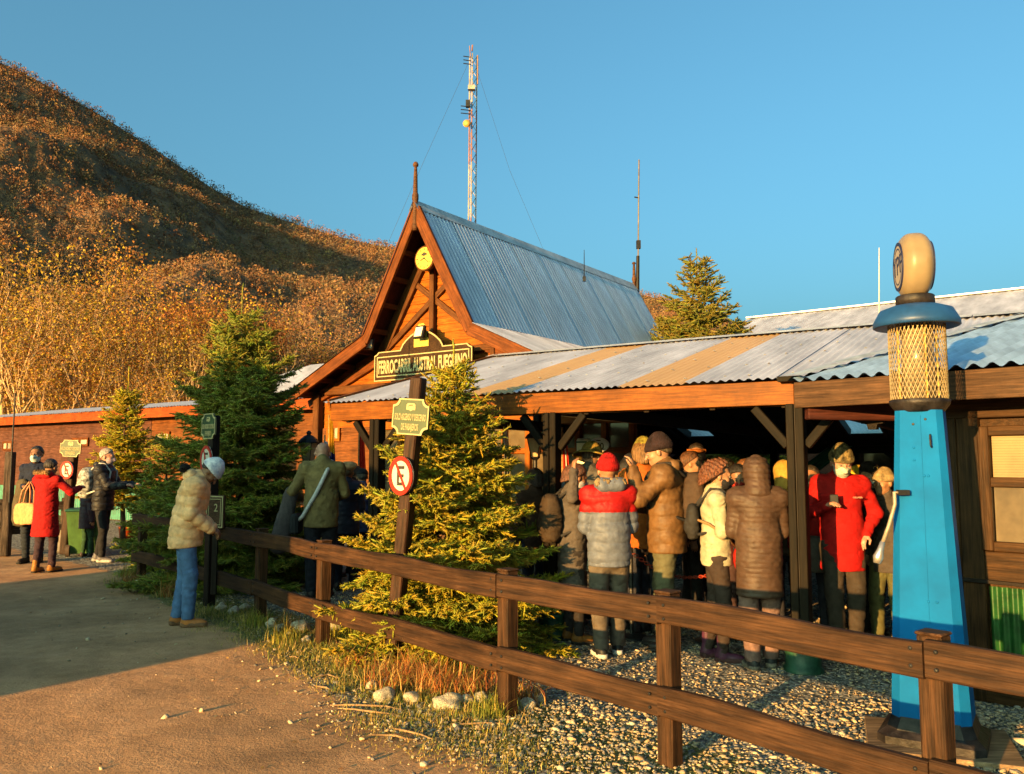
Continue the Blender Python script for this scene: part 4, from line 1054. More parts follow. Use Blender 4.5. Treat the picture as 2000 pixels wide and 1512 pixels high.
for (x_, d_, kd, sc_) in spots:
    p = gx(x_, d_); (tme, cme), lab = kinds[kd]
    sc_ *= rs.uniform(.9, 1.1) * (.76 if kd in (0, 3) and x_ < 420 else .68)
    place_ = next(w for lim, w in ((-30, 'beyond the left end of the long building'), (60, 'behind the lamp pole'), (190, 'behind the far sign post'), (285, 'behind the thin yellow spruce'), (395, 'between the thin and the dark spruce'), (530, 'behind the dark spruce'), (625, 'between the dark spruce and the gable'), (800, 'beside the gable'), (9999, 'past the end of the station roof')) if x_ < lim)
    lab = lab.replace(' at the foot of the hill', ', %s row, %s' % ('front' if d_ < 40 else 'second' if d_ < 45 else 'third' if d_ < 50 else 'back', place_))
    t = thing('autumn_tree', lab, 'tree', (p.x, p.y, hill_z(p.x, p.y)), rs.uniform(0, 6.28), 'autumn trees at the foot of the hill')
    t.scale = (sc_, sc_, sc_ * rs.uniform(.92, 1.1))
    for nm, me in (('trunk', tme), ('crown', cme)):
        o = bpy.data.objects.new(nm, me); COL.objects.link(o); o.parent = t
by_label = {}
for o in [q for q in COL.objects if q.name.startswith('autumn_tree')]: by_label.setdefault(o['label'], []).append(o)
for lab, os_ in by_label.items():
    if len(os_) == 2:
        os_.sort(key=lambda q: q.scale[2]); os_[0]['label'] = 'shorter ' + lab; os_[1]['label'] = 'taller ' + lab
# undergrowth at the foot of the hill
n = 5200
xx = rs.uniform(-300, 790, n); dd = rs.uniform(33, 75, n)
pts = np.array([[*gx(a_, b_)[:2], 0] for a_, b_ in zip(xx, dd)]); pts[:, 2] = [hill_z(p[0], p[1]) for p in pts]
K = 17; C = (pts[:, None, :] + rs.normal(size=(n, K, 3)) * np.array([.55, .55, .45]) + np.array([0, 0, .8])).reshape(-1, 3)
Vv, T = tri_cloud(C, None, np.full(n * K, .17), rs, .6)
pal = np.array([OR, RU, OL, OL, BR, (.12, .1, .04)]); c = np.repeat(pal[rs.randint(0, 6, n)], K, 0) * rs.uniform(.6, 1.2, (n * K, 1))
me = np_mesh('undergrowth', Vv, [T], attr=np.repeat(c, 3, 0)); tag(link('undergrowth', me, autumn_m), 'tangled olive and rust undergrowth below the hillside trees', 'undergrowth', kind='stuff')

# ------------------------------------------------------------------ gravel, pebbles, stones, grass
ph_ = (1 + 5 ** .5) / 2
ICO = np.array([(-1, ph_, 0), (1, ph_, 0), (-1, -ph_, 0), (1, -ph_, 0), (0, -1, ph_), (0, 1, ph_), (0, -1, -ph_), (0, 1, -ph_), (ph_, 0, -1), (ph_, 0, 1), (-ph_, 0, -1), (-ph_, 0, 1)]) / 1.9
ICF = np.array([(0, 11, 5), (0, 5, 1), (0, 1, 7), (0, 7, 10), (0, 10, 11), (1, 5, 9), (5, 11, 4), (11, 10, 2), (10, 7, 6), (7, 1, 8), (3, 9, 4), (3, 4, 2), (3, 2, 6), (3, 6, 8), (3, 8, 9), (4, 9, 5), (2, 4, 11), (6, 2, 10), (8, 6, 7), (9, 8, 1)])
OCT = np.array([(1, 0, 0), (-1, 0, 0), (0, 1, 0), (0, -1, 0), (0, 0, 1), (0, 0, -1.)]); OCF = np.array([(0, 2, 4), (2, 1, 4), (1, 3, 4), (3, 0, 4), (2, 0, 5), (1, 2, 5), (3, 1, 5), (0, 3, 5)])
stone_m = M('gravel_stone', (1, 1, 1), 0.85, var=0.1, scale=60, bump=0.3, bscale=80, attr='tone', spec=0.2)
def pebbles(name, label, cat, P, size, TV, TF, pal, kind='stuff', flat=0.42):
    n = len(P); up = rs.normal(size=(n, 3)) * 0.28 + np.array([0, 0, 1.0])
    sc3 = size[:, None] * np.stack([rs.uniform(.8, 1.5, n), rs.uniform(.7, 1.1, n), rs.uniform(flat * .7, flat * 1.3, n)], -1)
    P = P.copy(); P[:, 2] = P[:, 2] + sc3[:, 2] * 0.3
    Vv, Fs = scatter(TV * 1.0, [TF], P, up, sc3, rs)
    Vv += rs.normal(size=Vv.shape) * np.repeat(size, len(TV))[:, None] * 0.10
    c = np.array(pal)[rs.randint(0, len(pal), n)] * rs.uniform(.7, 1.25, (n, 1))
    return Vv, Fs[0], np.repeat(c, len(TV), 0)
pal_g = [(.32, .24, .15), (.20, .175, .15), (.40, .30, .19), (.14, .13, .125), (.34, .23, .13), (.44, .36, .25)]
def sample(n, x0, x1, y0, y1, f):
    P = np.stack([rs.uniform(x0, x1, n), y0 + (y1 - y0) * rs.uniform(0, 1, n)], -1)
    s_, d_ = zones(P); s_ = s_ * SIGN
    return P[f(P, s_, d_)]
Pn = sample(44000, -2.4, 4.2, 2.6, 5.6, lambda P, s, d: (s + rs.normal(size=len(P)) * .22 > 0.12) & (np.abs(P[:, 0]) < P[:, 1] * .68))
Pf = sample(38000, -4.5, 6, 5.6, 10, lambda P, s, d: (s + rs.normal(size=len(P)) * .2 > 0.12) & (np.abs(P[:, 0]) < P[:, 1] * .68))
parts_ = []
for Pp, TV, TF in ((Pn, ICO, ICF), (Pf, OCT, OCF)):
    P3 = np.concatenate([Pp, np.zeros((len(Pp), 1))], 1)
    parts_.append(pebbles('gravel', '', '', P3, rs.gamma(2.2, 0.0030, len(P3)) + 0.0028, TV, TF, pal_g))
Vv = np.concatenate([p[0] for p in parts_]); Ff = np.concatenate([parts_[0][1], parts_[1][1] + len(parts_[0][0])]); Cc = np.concatenate([p[2] for p in parts_])
tag(link('gravel', np_mesh('gravel', Vv, [Ff], attr=Cc), stone_m), 'loose grey and beige gravel on the yard behind the fence', 'gravel', kind='stuff')
Pd = sample(950, -7, 1, 3.0, 10, lambda P, s, d: (s < 0.2) & (rs.rand(len(P)) < np.clip(np.exp(s * 0.9), .08, 1)))
P3 = np.concatenate([Pd, np.zeros((len(Pd), 1))], 1)
v_, f_, c_ = pebbles('pebbles', '', '', P3, rs.gamma(2.2, 0.0030, len(P3)) + 0.003, ICO, ICF, [(.40, .28, .17), (.28, .21, .14), (.46, .34, .22)])
tag(link('pebbles', np_mesh('pebbles', v_, [f_], attr=c_), stone_m), 'small pale pebbles scattered on the dirt path', 'pebbles', kind='stuff')

def blades(P, h, lean, w, cols, rs, seg=3):
    n = len(P); a = rs.uniform(0, 6.28, n); o = np.stack([np.cos(a), np.sin(a), 0 * a], -1); sd = np.stack([-np.sin(a), np.cos(a), 0 * a], -1)
    L_ = lean * rs.uniform(0.2, 1.3, n)
    rows = []
    for i in range(seg + 1):
        t = i / seg
        c = P + np.array([0, 0, 1.0]) * (h * (t - 0.35 * L_ * t * t))[:, None] + o * (h * L_ * t * t)[:, None]
        ww = (w * (1 - t) ** 0.7)[:, None]
        rows += [c - sd * ww, c + sd * ww]
    Vv = np.stack(rows, 1).reshape(-1, 3); k = 2 * (seg + 1)
    Q = np.array([[2 * i, 2 * i + 1, 2 * i + 3, 2 * i + 2] for i in range(seg)])
    F_ = (Q[None] + (np.arange(n) * k)[:, None, None]).reshape(-1, 4)
    c = np.array(cols)[rs.randint(0, len(cols), n)] * rs.uniform(.7, 1.3, (n, 1))
    return Vv, F_, np.repeat(c, k, 0)
grass_m = M('grass_blades', (1, 1, 1), 0.7, var=0, bump=0, attr='tone', spec=0.2, trans=0.2)
def tuft_pts(n, centres, spread):
    i = rs.randint(0, len(centres), n); C = np.array(centres)[i]
    return np.concatenate([C[:, :2] + rs.normal(size=(n, 2)) * np.array(spread)[None] if np.ndim(spread) == 0 else C[:, :2] + rs.normal(size=(n, 2)) * np.array(spread)[i][:, None], np.zeros((n, 1))], 1)
GR = (.13, .15, .025); GY = (.26, .20, .04); DRY = (.42, .28, .10); GD = (.06, .09, .025)
cen = []; spr = []
for k in range(150):
    s_ = rs.uniform(0, len(FPX) - 3.9); i_ = int(s_); p = np.array(FPX[i_]) * (1 - s_ + i_) + np.array(FPX[i_ + 1]) * (s_ - i_)
    cen.append((p[0] + rs.normal() * .18, p[1] + rs.normal() * .18 - .05)); spr.append(rs.uniform(.03, .12))
Vg, Fg, Cg = blades(tuft_pts(9000, cen, spr), rs.gamma(3, .014, 9000) + .014, 1.0, np.full(9000, .0028), [GR, GY, GD, DRY, GY], rs)
ed = [tuple(np.array(EDGE[i_]) * (1 - f_) + np.array(EDGE[i_ + 1]) * f_ + rs.normal(size=2) * .14 + np.array([.12, .1])) for i_ in range(1, 7) for f_ in np.linspace(0, 1, 14)]
V2, F2, C2 = blades(tuft_pts(12000, ed, .13), rs.gamma(2, .009, 12000) + .008, 1.2, np.full(12000, .0022), [GR, GY, GY, DRY], rs)
g1 = [(G(x_, y_).x, G(x_, y_).y) for x_, y_ in ((730, 1270), (760, 1275), (700, 1250), (670, 1245), (800, 1290), (905, 1330), (960, 1395), (560, 1255), (250, 1125), (300, 1150), (500, 1222))]
V3, F3_, C3_ = blades(tuft_pts(2600, g1, .07), rs.gamma(5, .020, 2600) + .02, .7, np.full(2600, .004), [GR, GY, (.3, .26, .03), GR], rs)
tag(link('grass', np_mesh('grass', np.concatenate([Vg, V2, V3]), [Fg, F2 + len(Vg), F3_ + len(Vg) + len(V2)], attr=np.concatenate([Cg, C2, C3_])), grass_m), 'short green and yellowed grass along the fence and path edge', 'grass', kind='stuff')
g2 = [(G(x_, y_).x, G(x_, y_).y) for x_, y_ in ((760, 1335), (790, 1345), (815, 1335), (840, 1350), (870, 1350), (900, 1350), (925, 1350), (780, 1320), (850, 1330), (560, 1235), (690, 1305), (1030, 1370), (255, 1140), (330, 1165))]
sp2 = [.10] * 9 + [.06] * 5
Pq = tuft_pts(2300, g2, sp2)
V4, F4, C4 = blades(Pq, rs.gamma(5, .030, 2300) + .02, 1.15, np.full(2300, .0035), [(.36, .12, .03), (.42, .19, .05), (.26, .08, .03), (.48, .30, .10), (.14, .13, .03)], rs, 4)
tag(link('dry_stems', np_mesh('dry_stems', V4, [F4], attr=C4), grass_m), 'heap of rust-coloured dry stems leaning on the lower rail', 'dry plants', kind='stuff')
# dark lupin-like leaves below the golden spruce
g3 = [(G(x_, y_).x, G(x_, y_).y) for x_, y_ in ((840, 1290), (870, 1300), (825, 1275), (900, 1310))]
V5, F5, C5 = blades(tuft_pts(420, g3, .1), rs.uniform(.12, .3, 420), .9, np.full(420, .013), [(.03, .07, .02), (.05, .10, .03)], rs, 3)
tag(link('broad_leaves', np_mesh('broad_leaves', V5, [F5], attr=C5), grass_m), 'dark green broad leaves under the golden spruce', 'plants', kind='stuff')

lf = sample(1400, -7, 1.2, 3.0, 11, lambda P, s, d: (s < 0.5) & (rs.rand(len(P)) < np.clip(np.exp(s * 1.3), .05, 1)))
P3 = np.concatenate([lf, np.full((len(lf), 1), .004)], 1); nlf = len(P3)
aa_ = rs.uniform(0, 6.28, nlf); o1 = np.stack([np.cos(aa_), np.sin(aa_), rs.normal(size=nlf) * .15], -1); o2 = np.stack([-np.sin(aa_), np.cos(aa_), rs.normal(size=nlf) * .2], -1)
sz_ = rs.uniform(.008, .022, (nlf, 1))
LVv = np.stack([P3 - o1 * sz_, P3 + o2 * sz_ * .5 + [0, 0, .004], P3 + o1 * sz_, P3 - o2 * sz_ * .5 + [0, 0, .003]], 1).reshape(-1, 3)
lc_ = np.array([(.30, .12, .03), (.36, .20, .05), (.16, .08, .035), (.45, .33, .16)])[rs.randint(0, 4, nlf)]
tag(link('fallen_leaves', np_mesh('fallen_leaves', LVv, [np.arange(4 * nlf).reshape(-1, 4)], attr=np.repeat(lc_, 4, 0)), grass_m), 'small dry leaves and straw littering the path', 'leaves', kind='stuff')
def rock_mesh(seed):
    r = np.random.RandomState(seed); bm = bmesh.new(); bmesh.ops.create_icosphere(bm, subdivisions=3, radius=1)
    w = [(r.normal(size=3) * 1.6, r.uniform(0, 6.28), r.uniform(.04, .12)) for _ in range(7)]
    for v in bm.verts:
        c = np.array(v.co); d = 1 + sum(a * math.sin(k @ c * 1.4 + p) for k, p, a in w); v.co = v.co * d
    me = bpy.data.meshes.new('rock'); bm.to_mesh(me); bm.free(); me.shade_smooth()
    me.materials.append(M('fieldstone', (0.42, 0.35, 0.25), 0.85, var=0.25, scale=3, bump=0.5, bscale=12, col2=(.22, .19, .15), bdist=0.05)); return me
RM = [rock_mesh(60 + k) for k in range(6)]
rocks = [(748, 1372, 48, .62), (802, 1372, 36, .6), (875, 1388, 62, .55), (910, 1378, 30, .7), (938, 1373, 30, .8), (527, 1226, 22, .9), (546, 1236, 26, .8), (582, 1236, 36, .75), (597, 1256, 20, .8), (648, 1232, 32, .7), (725, 1345, 22, .8), (562, 1246, 15, .8), (755, 1336, 18, .9)]
ROCKL = ['tall tan stone at the path end of the dry stems', 'half-buried tan stone under the middle of the dry stems', 'largest flat tan stone in front of the dry stems', 'small tan stone touching the largest flat one', 'upright pale stone at the foot of the fence post by the stalks', 'grey-tan stone in the heap next to the shaded fence post', 'tan stone low in the heap next to the shaded fence post', 'big pale stone leaning on the short sunlit fence post', 'small stone at the foot of the short sunlit fence post', 'pale stone behind the short sunlit fence post', 'small tan stone behind the tall one by the dry stems', 'tiny pale stone between the heap and the path', 'small stone perched above the tall tan one']
for q, (x_, y_, w_, fl_) in enumerate(rocks):
    p = G(x_, y_); s = w_ / F * p.y / 2
    o = link('rock', RM[q % 6], None); o.location = (p.x, p.y + s * .5, s * fl_ * .55); o.scale = (s, s * .85, s * fl_); o.rotation_euler = (rs.uniform(-.2, .2), rs.uniform(-.2, .2), rs.uniform(0, 6.28) * .15)
    tag(o, ROCKL[q], 'stone', 'stones edging the fence bed')
for q, (x_, y_, w_, fl_) in enumerate([(1004, 1378, 26, .8), (1030, 1384, 36, .6), (1054, 1372, 26, .7), (1012, 1362, 20, .8), (1040, 1366, 22, .8), (430, 1192, 22, .8), (456, 1200, 22, .8), (478, 1192, 22, .7), (268, 1142, 18, .7), (290, 1145, 15, .7), (345, 1166, 15, .7), (505, 1206, 16, .8), (1166, 1322, 22, .7), (1220, 1338, 18, .6)]):
    p = G(x_, y_); s = w_ / F * p.y / 2
    o = link('rock', RM[(q + 3) % 6], None); o.location = (p.x, p.y + s * .5, s * fl_ * .5); o.scale = (s, s * .9, s * fl_); o.rotation_euler = (0, 0, rs.uniform(0, 6.28))
    tag(o, 'small grey stone in the heap behind the fence post under the golden spruce' if q < 5 else 'grey stone under the shaded rail by the notice board' if q < 8 or q == 11 else 'small grey stone by the end fence post' if q < 11 else 'lone grey stone on the open gravel behind the lower rail', 'stone', 'loose grey stones by the fence')
twig_m = M('twig', (.30, .18, .09), .9, var=.3)
for q, (xa, ya, xb, yb) in enumerate([(645, 1380, 790, 1390), (660, 1386, 780, 1398), (885, 1418, 985, 1416), (760, 1424, 845, 1446), (720, 1438, 810, 1447), (616, 1342, 645, 1350), (668, 1302, 735, 1308), (890, 1416, 930, 1404), (1130, 1345, 1210, 1338), (565, 1285, 585, 1287), (615, 1325, 660, 1326)]):
    a_, b_ = G(xa, ya), G(xb, yb); m_ = (a_ + b_) / 2 + Vector((rs.normal() * .02, rs.normal() * .03, 0)); base = (a_ + b_) / 2
    tb = MB().tube([a_ + Vector((0, 0, .008)), (a_ + m_) / 2 + Vector((0, rs.normal() * .012, .012)), m_ + Vector((0, 0, .014)), (b_ + m_) / 2 + Vector((0, rs.normal() * .012, .012)), b_ + Vector((0, 0, .006))], [.004, .0055, .006, .005, .003], 6)
    tag(tb.build('twig', twig_m), 'thin broken twig lying on the path edge', 'twig', 'twigs on the path edge')
for q, (xa, ya, xb, yb, zt_) in enumerate([(893, 1350, 902, 1258, 0), (832, 1345, 828, 1295, 0), (920, 1352, 925, 1325, 0), (945, 1350, 948, 1322, 0)]):
    a_ = G(xa, ya); b_ = D(xb, yb, a_.y + .05)
    tag(MB().tube([a_, a_.lerp(b_, .5) + Vector((.01, 0, 0)), b_], [.011, .010, .008], 6).build('dead_stalk', M('stalk', (.40, .14, .04), .8, var=.3)), 'upright cut-off brown stalk among the dry stems', 'stalk', 'cut stalks by the lower rail')
# ------------------------------------------------------------------ rail fence
rail_wood = wood('rail_wood', (0.046, 0.022, 0.011), 0.6, var=0.45, bump=0.9, col2=(.018, .010, .007), gs=0.8)
post_wood = wood('post_wood', (0.058, 0.027, 0.013), 0.65, var=0.45, bump=0.9, col2=(.022, .012, .007), gs=0.8)
fence = thing('rail_fence', 'brown two-rail timber fence running along the gravel yard', 'fence', FP[4])
FT = [0.90, 0.895, 0.885, 0.88, 0.885, 0.885, 0.88, 0.88, 0.88]
FLo = [0.41, 0.405, 0.40, 0.40, 0.42, 0.42, 0.41, 0.41, 0.41]
fdir = []
for k in range(len(FP)):
    d_ = (FP[min(k + 1, len(FP) - 1)] - FP[max(k - 1, 0)]).normalized(); fdir.append(d_)
def fn_(k): return Vector((fdir[k].y, -fdir[k].x, 0))           # towards the path
for k in range(len(FP)):
    if k in (1, 4): continue
    n_ = fn_(k); q = FP[k] - n_ * 0.085
    plank('post', q - Vector((0, 0, .03)), q + Vector((0, 0, FT[k] + 0.012)), 0.10, 0.10, post_wood, fence, up=fdir[k], ch=.008)
    MB().box((-0.055, -0.056, FT[k] + 0.010), (0.055, 0.053, FT[k] + 0.024), frame(q, fdir[k]), ch=.006).build('post_cap', post_wood, fence)
for (i0, i1) in ((0, 2), (2, 3), (3, 5), (5, 6), (6, 7), (7, 8)):
    for H_, wd in ((FT, .145), (FLo, .15)):
        a_ = FP[i0] + Vector((0, 0, H_[i0] - wd / 2)); b_ = FP[i1] + Vector((0, 0, H_[i1] - wd / 2)); u_ = (b_ - a_).normalized()
        for e_, k_ in ((a_ + u_ * .05, i0), (b_ - u_ * .05, i1)):
            for dz_ in (-.035, .035): MB().lathe([(.009, 0), (.009, .004), (.006, .007), (0, .008)], 8, Matrix.Translation(e_ + fn_(k_) * .0165 + Vector((0, 0, dz_))) @ Vector((0, 0, 1)).rotation_difference(fn_(k_)).to_matrix().to_4x4(), cap=False).build('bolt', black_metal, fence)
        plank('rail', a_ + u_ * (.002 if i0 else -.12) - fn_(i0) * .008, b_ - u_ * .002 - fn_(i1) * .008, wd, .045, rail_wood, fence, warp=.009, ch=.007)
# older fence section at the back, by the people in the sun
ff = thing('rail_fence', 'grey weathered rail fence behind the woman in the red coat', 'fence', gx(60, 14.2))
fa, fb_ = gx(-120, 13.6), gx(128, 14.6)
old_wood = wood('old_wood', (0.07, 0.05, 0.04), 0.8, var=0.4, bump=0.8)
for t_ in (0, .45, .98): 
    p = fa.lerp(fb_, t_); plank('post', p, p + Vector((0, 0, .95)), .1, .1, old_wood, ff, up=(1, 0, 0))
for z_ in (.82, .42): plank('rail', fa + Vector((0, -.07, z_)), fb_ + Vector((0, -.07, z_)), .15, .04, old_wood, ff, warp=.005)
pp = gx(10, 14.0); po = thing('lamp_pole', 'thin dark pole on a square timber post behind the group', 'pole', pp)
plank('post', pp, pp + Vector((0, 0, 1.75)), .13, .13, old_wood, po, up=(1, 0, 0))
MB().tube([pp + Vector((.07, -.08, .9)), pp + Vector((.07, -.08, 2.75))], .012, 6).build('rod', black_metal, po)

# ------------------------------------------------------------------ painted signs on posts
sign_post_wood = wood('sign_post_wood', (0.042, 0.018, 0.010), 0.55, var=0.4, bump=0.6)
sign_green = M('sign_green', (0.022, 0.045, 0.015), 0.5, var=0.12, bump=0.1)
def notched(w, h, c, n=5):
    """rectangle with concave rounded corners, ccw from lower-left"""
    out = []
    for sx, sy, a0 in ((-1, -1, 90), (1, -1, 180), (1, 1, 270), (-1, 1, 0)):
        cx, cy = sx * w / 2, sy * h / 2
        rng = [a0 - 90 * q / (n - 1) for q in range(n)]
        out += [(cx + c * math.cos(math.radians(a)), cy + c * math.sin(math.radians(a))) for a in rng]
    return out
def ellipse(rx, rz, n=36): return [(rx * math.cos(2 * math.pi * k / n), rz * math.sin(2 * math.pi * k / n)) for k in range(n)]
def border(outer, inner, d, Mx, name, mat, parent):
    n = len(outer); b = MB()
    v = [(x, 0, z) for x, z in outer] + [(x, 0, z) for x, z in inner] + [(x, d, z) for x, z in outer] + [(x, d, z) for x, z in inner]
    f = []
    for k in range(n):
        q = (k + 1) % n; f += [[k, q, n + q, n + k], [k, 2 * n + k, 2 * n + q, q], [n + k, n + q, 3 * n + q, 3 * n + k]]
    b.add([Mx @ Vector(p) for p in v], f); return b.build(name, mat, parent)
def arms(Mx, w, parent, mat):
    b = MB(); 
    b.prism([(-.5, -.35), (-.18, -.35), (0, -.5), (.18, -.35), (.5, -.35), (.5, .25), (.36, .45), (-.36, .45), (-.5, .25)], .004, Mx @ Matrix.Diagonal((w, 1, w * .8, 1)))
    o = b.build('emblem', mat, parent)
    b2 = MB(); b2.prism([(-.3, .02), (-.1, .22), (0, .1), (.12, .26), (.3, .04), (.26, .1), (.12, .33), (0, .18), (-.1, .3), (-.27, .12)][::1], .003, Mx @ Matrix.Translation((0, -.004, 0)) @ Matrix.Diagonal((w, 1, w * .8, 1)))
    b2.build('emblem_line', sign_green, o); return o
def sign_post(base, top, yaw, label, disc_yaw, sgw, sgh, zsg, zno, rno, wpost=.085, text=True, pm=None):
    t = thing('sign_post', label, 'sign', base, group=None)
    ax = (Vector(top) - Vector(base)); 
    fx = Vector((math.cos(yaw), math.sin(yaw), 0)); fr_ = Vector((fx.y, -fx.x, 0))     # sign plane x axis, facing direction
    plank('post', base, top, wpost, wpost, pm or sign_post_wood, t, up=fx)
    def at_z(z, off): return Vector(base) + ax * (z / ax.z) + fr_ * off
    tilt = Matrix.Rotation(math.atan2(ax.dot(fx), ax.z), 4, 'Y')
    Ms = frame(at_z(zsg, wpost / 2 + .02), fx) @ tilt
    b = MB().prism(notched(sgw, sgh, sgw * .16), .018, Ms).build('green_board', sign_green, t)
    border(notched(sgw, sgh, sgw * .16), notched(sgw - .022, sgh - .022, sgw * .16 + .004), .02, Ms @ Matrix.Translation((0, -.004, 0)), 'board_border', cream_paint, b)
    arms(Ms @ Matrix.Translation((0, -.004, sgh * .27)), sgw * .25, b, cream_paint)
    text_mesh('SOLO ASCENSO Y DESCENSO', sgh * .25, cream_paint, 'lettering', b, Ms @ Matrix.Translation((0, -.002, -sgh * .02)), .002, fit=sgw * .86, bold=.0016)
    text_mesh('DE PASAJEROS', sgh * .25, cream_paint, 'lettering', b, Ms @ Matrix.Translation((0, -.002, -sgh * .29)), .002, fit=sgw * .47, bold=.0016)
    dx_ = Vector((math.cos(disc_yaw), math.sin(disc_yaw), 0)); dn_ = Vector((dx_.y, -dx_.x, 0))
    Mn = frame(at_z(zno, 0) + dn_ * (wpost * .72 + .012), dx_)
    r_ = MB().prism(ellipse(rno, rno), .012, Mn).build('no_parking_disc', white_paint, t)
    border(ellipse(rno, rno), ellipse(rno * .77, rno * .77), .016, Mn @ Matrix.Translation((0, -.006, 0)), 'red_ring', red_paint, r_)
    e = MB(); s = rno
    for (xa, xb, za, zb) in ((-.30, -.14, -.5, .5), (-.14, .32, .34, .5), (-.14, .26, -.08, .08), (-.14, .32, -.5, -.34)): e.box((xa * s, -.003, za * s), (xb * s, .002, zb * s), Mn)
    e.build('letter_e', black_paint, r_)
    MB().box((-.8 * s, -.0055, -.075 * s), (.8 * s, -.0035, .075 * s), Mn @ Matrix.Rotation(math.radians(58), 4, 'Y')).build('red_slash', red_paint, r_)
    return t
b1_ = gx(765, 6.62); t1_ = D(818, 738, 6.62)
sign_post(b1_, t1_, math.radians(-24), 'brown post with green passenger sign and no-parking disc before the golden spruce', math.radians(-46), .335, .29, D(806, 815, 6.62).z, D(797, 929, 6.62).z, .155, .105)
b2_ = gx(408, 9.25); t2_ = D(419, 812, 9.25)
sign_post(b2_, t2_, math.radians(-42), 'dark post with green sign and no-parking disc before the dark spruce', math.radians(-48), .30, .285, D(416, 833, 9.25).z, D(411, 898, 9.25).z, .158, .10, pm=dark_wood)
b3_ = gx(126, 14.3); t3_ = D(145, 868, 14.3)
sign_post(b3_, t3_, math.radians(-10), 'brown post with green sign and no-parking disc beside the red coat', math.radians(-22), .40, .29, D(142, 876, 14.3).z, D(136, 918, 14.3).z, .155, .13)
# brown notice board on the fence behind the woman in the puffer
nb0 = D(419, 998, 9.0); Mn = frame(nb0, Vector((math.cos(math.radians(-25)), math.sin(math.radians(-25)), 0)))
ntc = thing('notice_board', 'small brown notice board with cream border fixed to the fence', 'notice', nb0 - Vector((0, 0, .2)))
MB().box((-.13, 0, -.19), (.13, .03, .17), Mn, ch=.006).build('board', wood('notice_wood', (.07, .035, .02)), ntc)
border([(-.12, -.18), (.12, -.18), (.12, .16), (-.12, .16)], [(-.108, -.168), (.108, -.168), (.108, .148), (-.108, .148)], .01, Mn @ Matrix.Translation((0, -.005, 0)), 'board_border', cream_paint, ntc)
border([(-.09, -.15), (.09, -.15), (.09, .13), (-.09, .13)], [(-.083, -.143), (.083, -.143), (.083, .123), (-.083, .123)], .01, Mn @ Matrix.Translation((0, -.004, 0)), 'inner_border', cream_paint, ntc)
text_mesh('2', .12, cream_paint, 'lettering', ntc, Mn @ Matrix.Translation((.02, -.002, .03)), .002)
plank('support', nb0 + Vector((0, .05, -.9)), nb0 + Vector((0, .05, .1)), .06, .03, dark_wood, ntc, up=(1, 0, 0))

# ------------------------------------------------------------------ station name board
su0 = gp(733, 720, .1); su1 = gp(924, 700, .1); sw = su1[0] - su0[0]
szb = gp(735, 746, .1)[1]; szt = gp(737, 689, .1)[1]; sh_ = szt - szb; scx = (su0[0] + su1[0]) / 2 - cu
nbM = frame(W3(scx, .08, szb), U)
sb = thing('station_sign', 'brown shaped name board with cream lettering hung on the gable', 'sign', W3(scx, .08, szb))
hh_ = sh_ * .52
pol = [(-sw / 2, 0), (sw / 2, 0), (sw / 2, sh_ * .88), (sw / 2 - .05, sh_ * .92), (sw / 2 - .1, sh_), (sw * .22, sh_)]
for q in range(9):
    a_ = q / 8; x_ = sw * .22 - a_ * sw * .22; pol.append((x_ if q else sw * .215, sh_ + .03 + hh_ * math.sin(a_ * math.pi / 2) ** .8))
pol = pol + [(-x, z) for x, z in pol[::-1][1:] if z > .01]
brown_sign = wood('sign_brown', (.045, .021, .008), .6, var=.25, bump=.3)
board = MB().prism(pol, .05, nbM).build('name_board', brown_sign, sb)
inn = []
cx_, cz_ = 0, sh_ * .6
for x, z in pol: 
    v_ = Vector((x, z)) - Vector((0, sh_ * .62)); l_ = v_.length
    sxx = (abs(x) - .018) * (1 if x > 0 else -1) if abs(x) > .02 else x * .5
    inn.append((sxx, z - .018 if z > sh_ * .5 else z + .018))
border(pol, inn, .01, nbM @ Matrix.Translation((0, -.006, 0)), 'board_border', cream_paint, board)
o_ = [(-sw / 2 + .06, .07), (sw / 2 - .06, .07), (sw / 2 - .06, sh_ * .83), (-sw / 2 + .06, sh_ * .83)]
border(o_, [(x - .018 * (1 if x > 0 else -1), z + (.018 if z < .2 else -.018)) for x, z in o_], .01, nbM @ Matrix.Translation((0, -.005, 0)), 'inner_border', cream_paint, board)
tx = text_mesh('FERROCARRIL AUSTRAL FUEGUINO', .26, cream_paint, 'lettering', board, nbM @ Matrix.Translation((0, -.003, sh_ * .45)), .004, xs=1, bold=.009)
bw = max(v.co.x for v in tx.data.vertices) - min(v.co.x for v in tx.data.vertices); tx.data.transform(Matrix.Diagonal(((sw - .2) / bw, 1, 1.15, 1)))
crest = MB().prism([(-.16, 0), (.16, 0), (.16, .13), (.12, .15), (.10, .33), (.05, .38), (-.05, .38), (-.10, .33), (-.12, .15), (-.16, .13)], .008, nbM @ Matrix.Translation((0, -.006, sh_ + .02))).build('crest', M('crest_yellow', (.42, .33, .05), .5, var=.15, scale=25), board)
for sgn in (-1, 1): MB().prism([(sgn * .055 - .022, .17), (sgn * .055 + .022, .17), (sgn * .055 + .018, .34), (sgn * .055 - .01, .34)], .004, nbM @ Matrix.Translation((0, -.011, sh_ + .02))).build('crest_leaf', M('crest_green', (.10, .30, .03), .5), board)
for sgn in (-1, 1): plank('hanger', W3(scx + sgn * sw * .36, .14, szb + sh_ * .5), W3(scx + sgn * sw * .36, OV, szb + sh_ * .5), .05, .05, black_metal, sb)
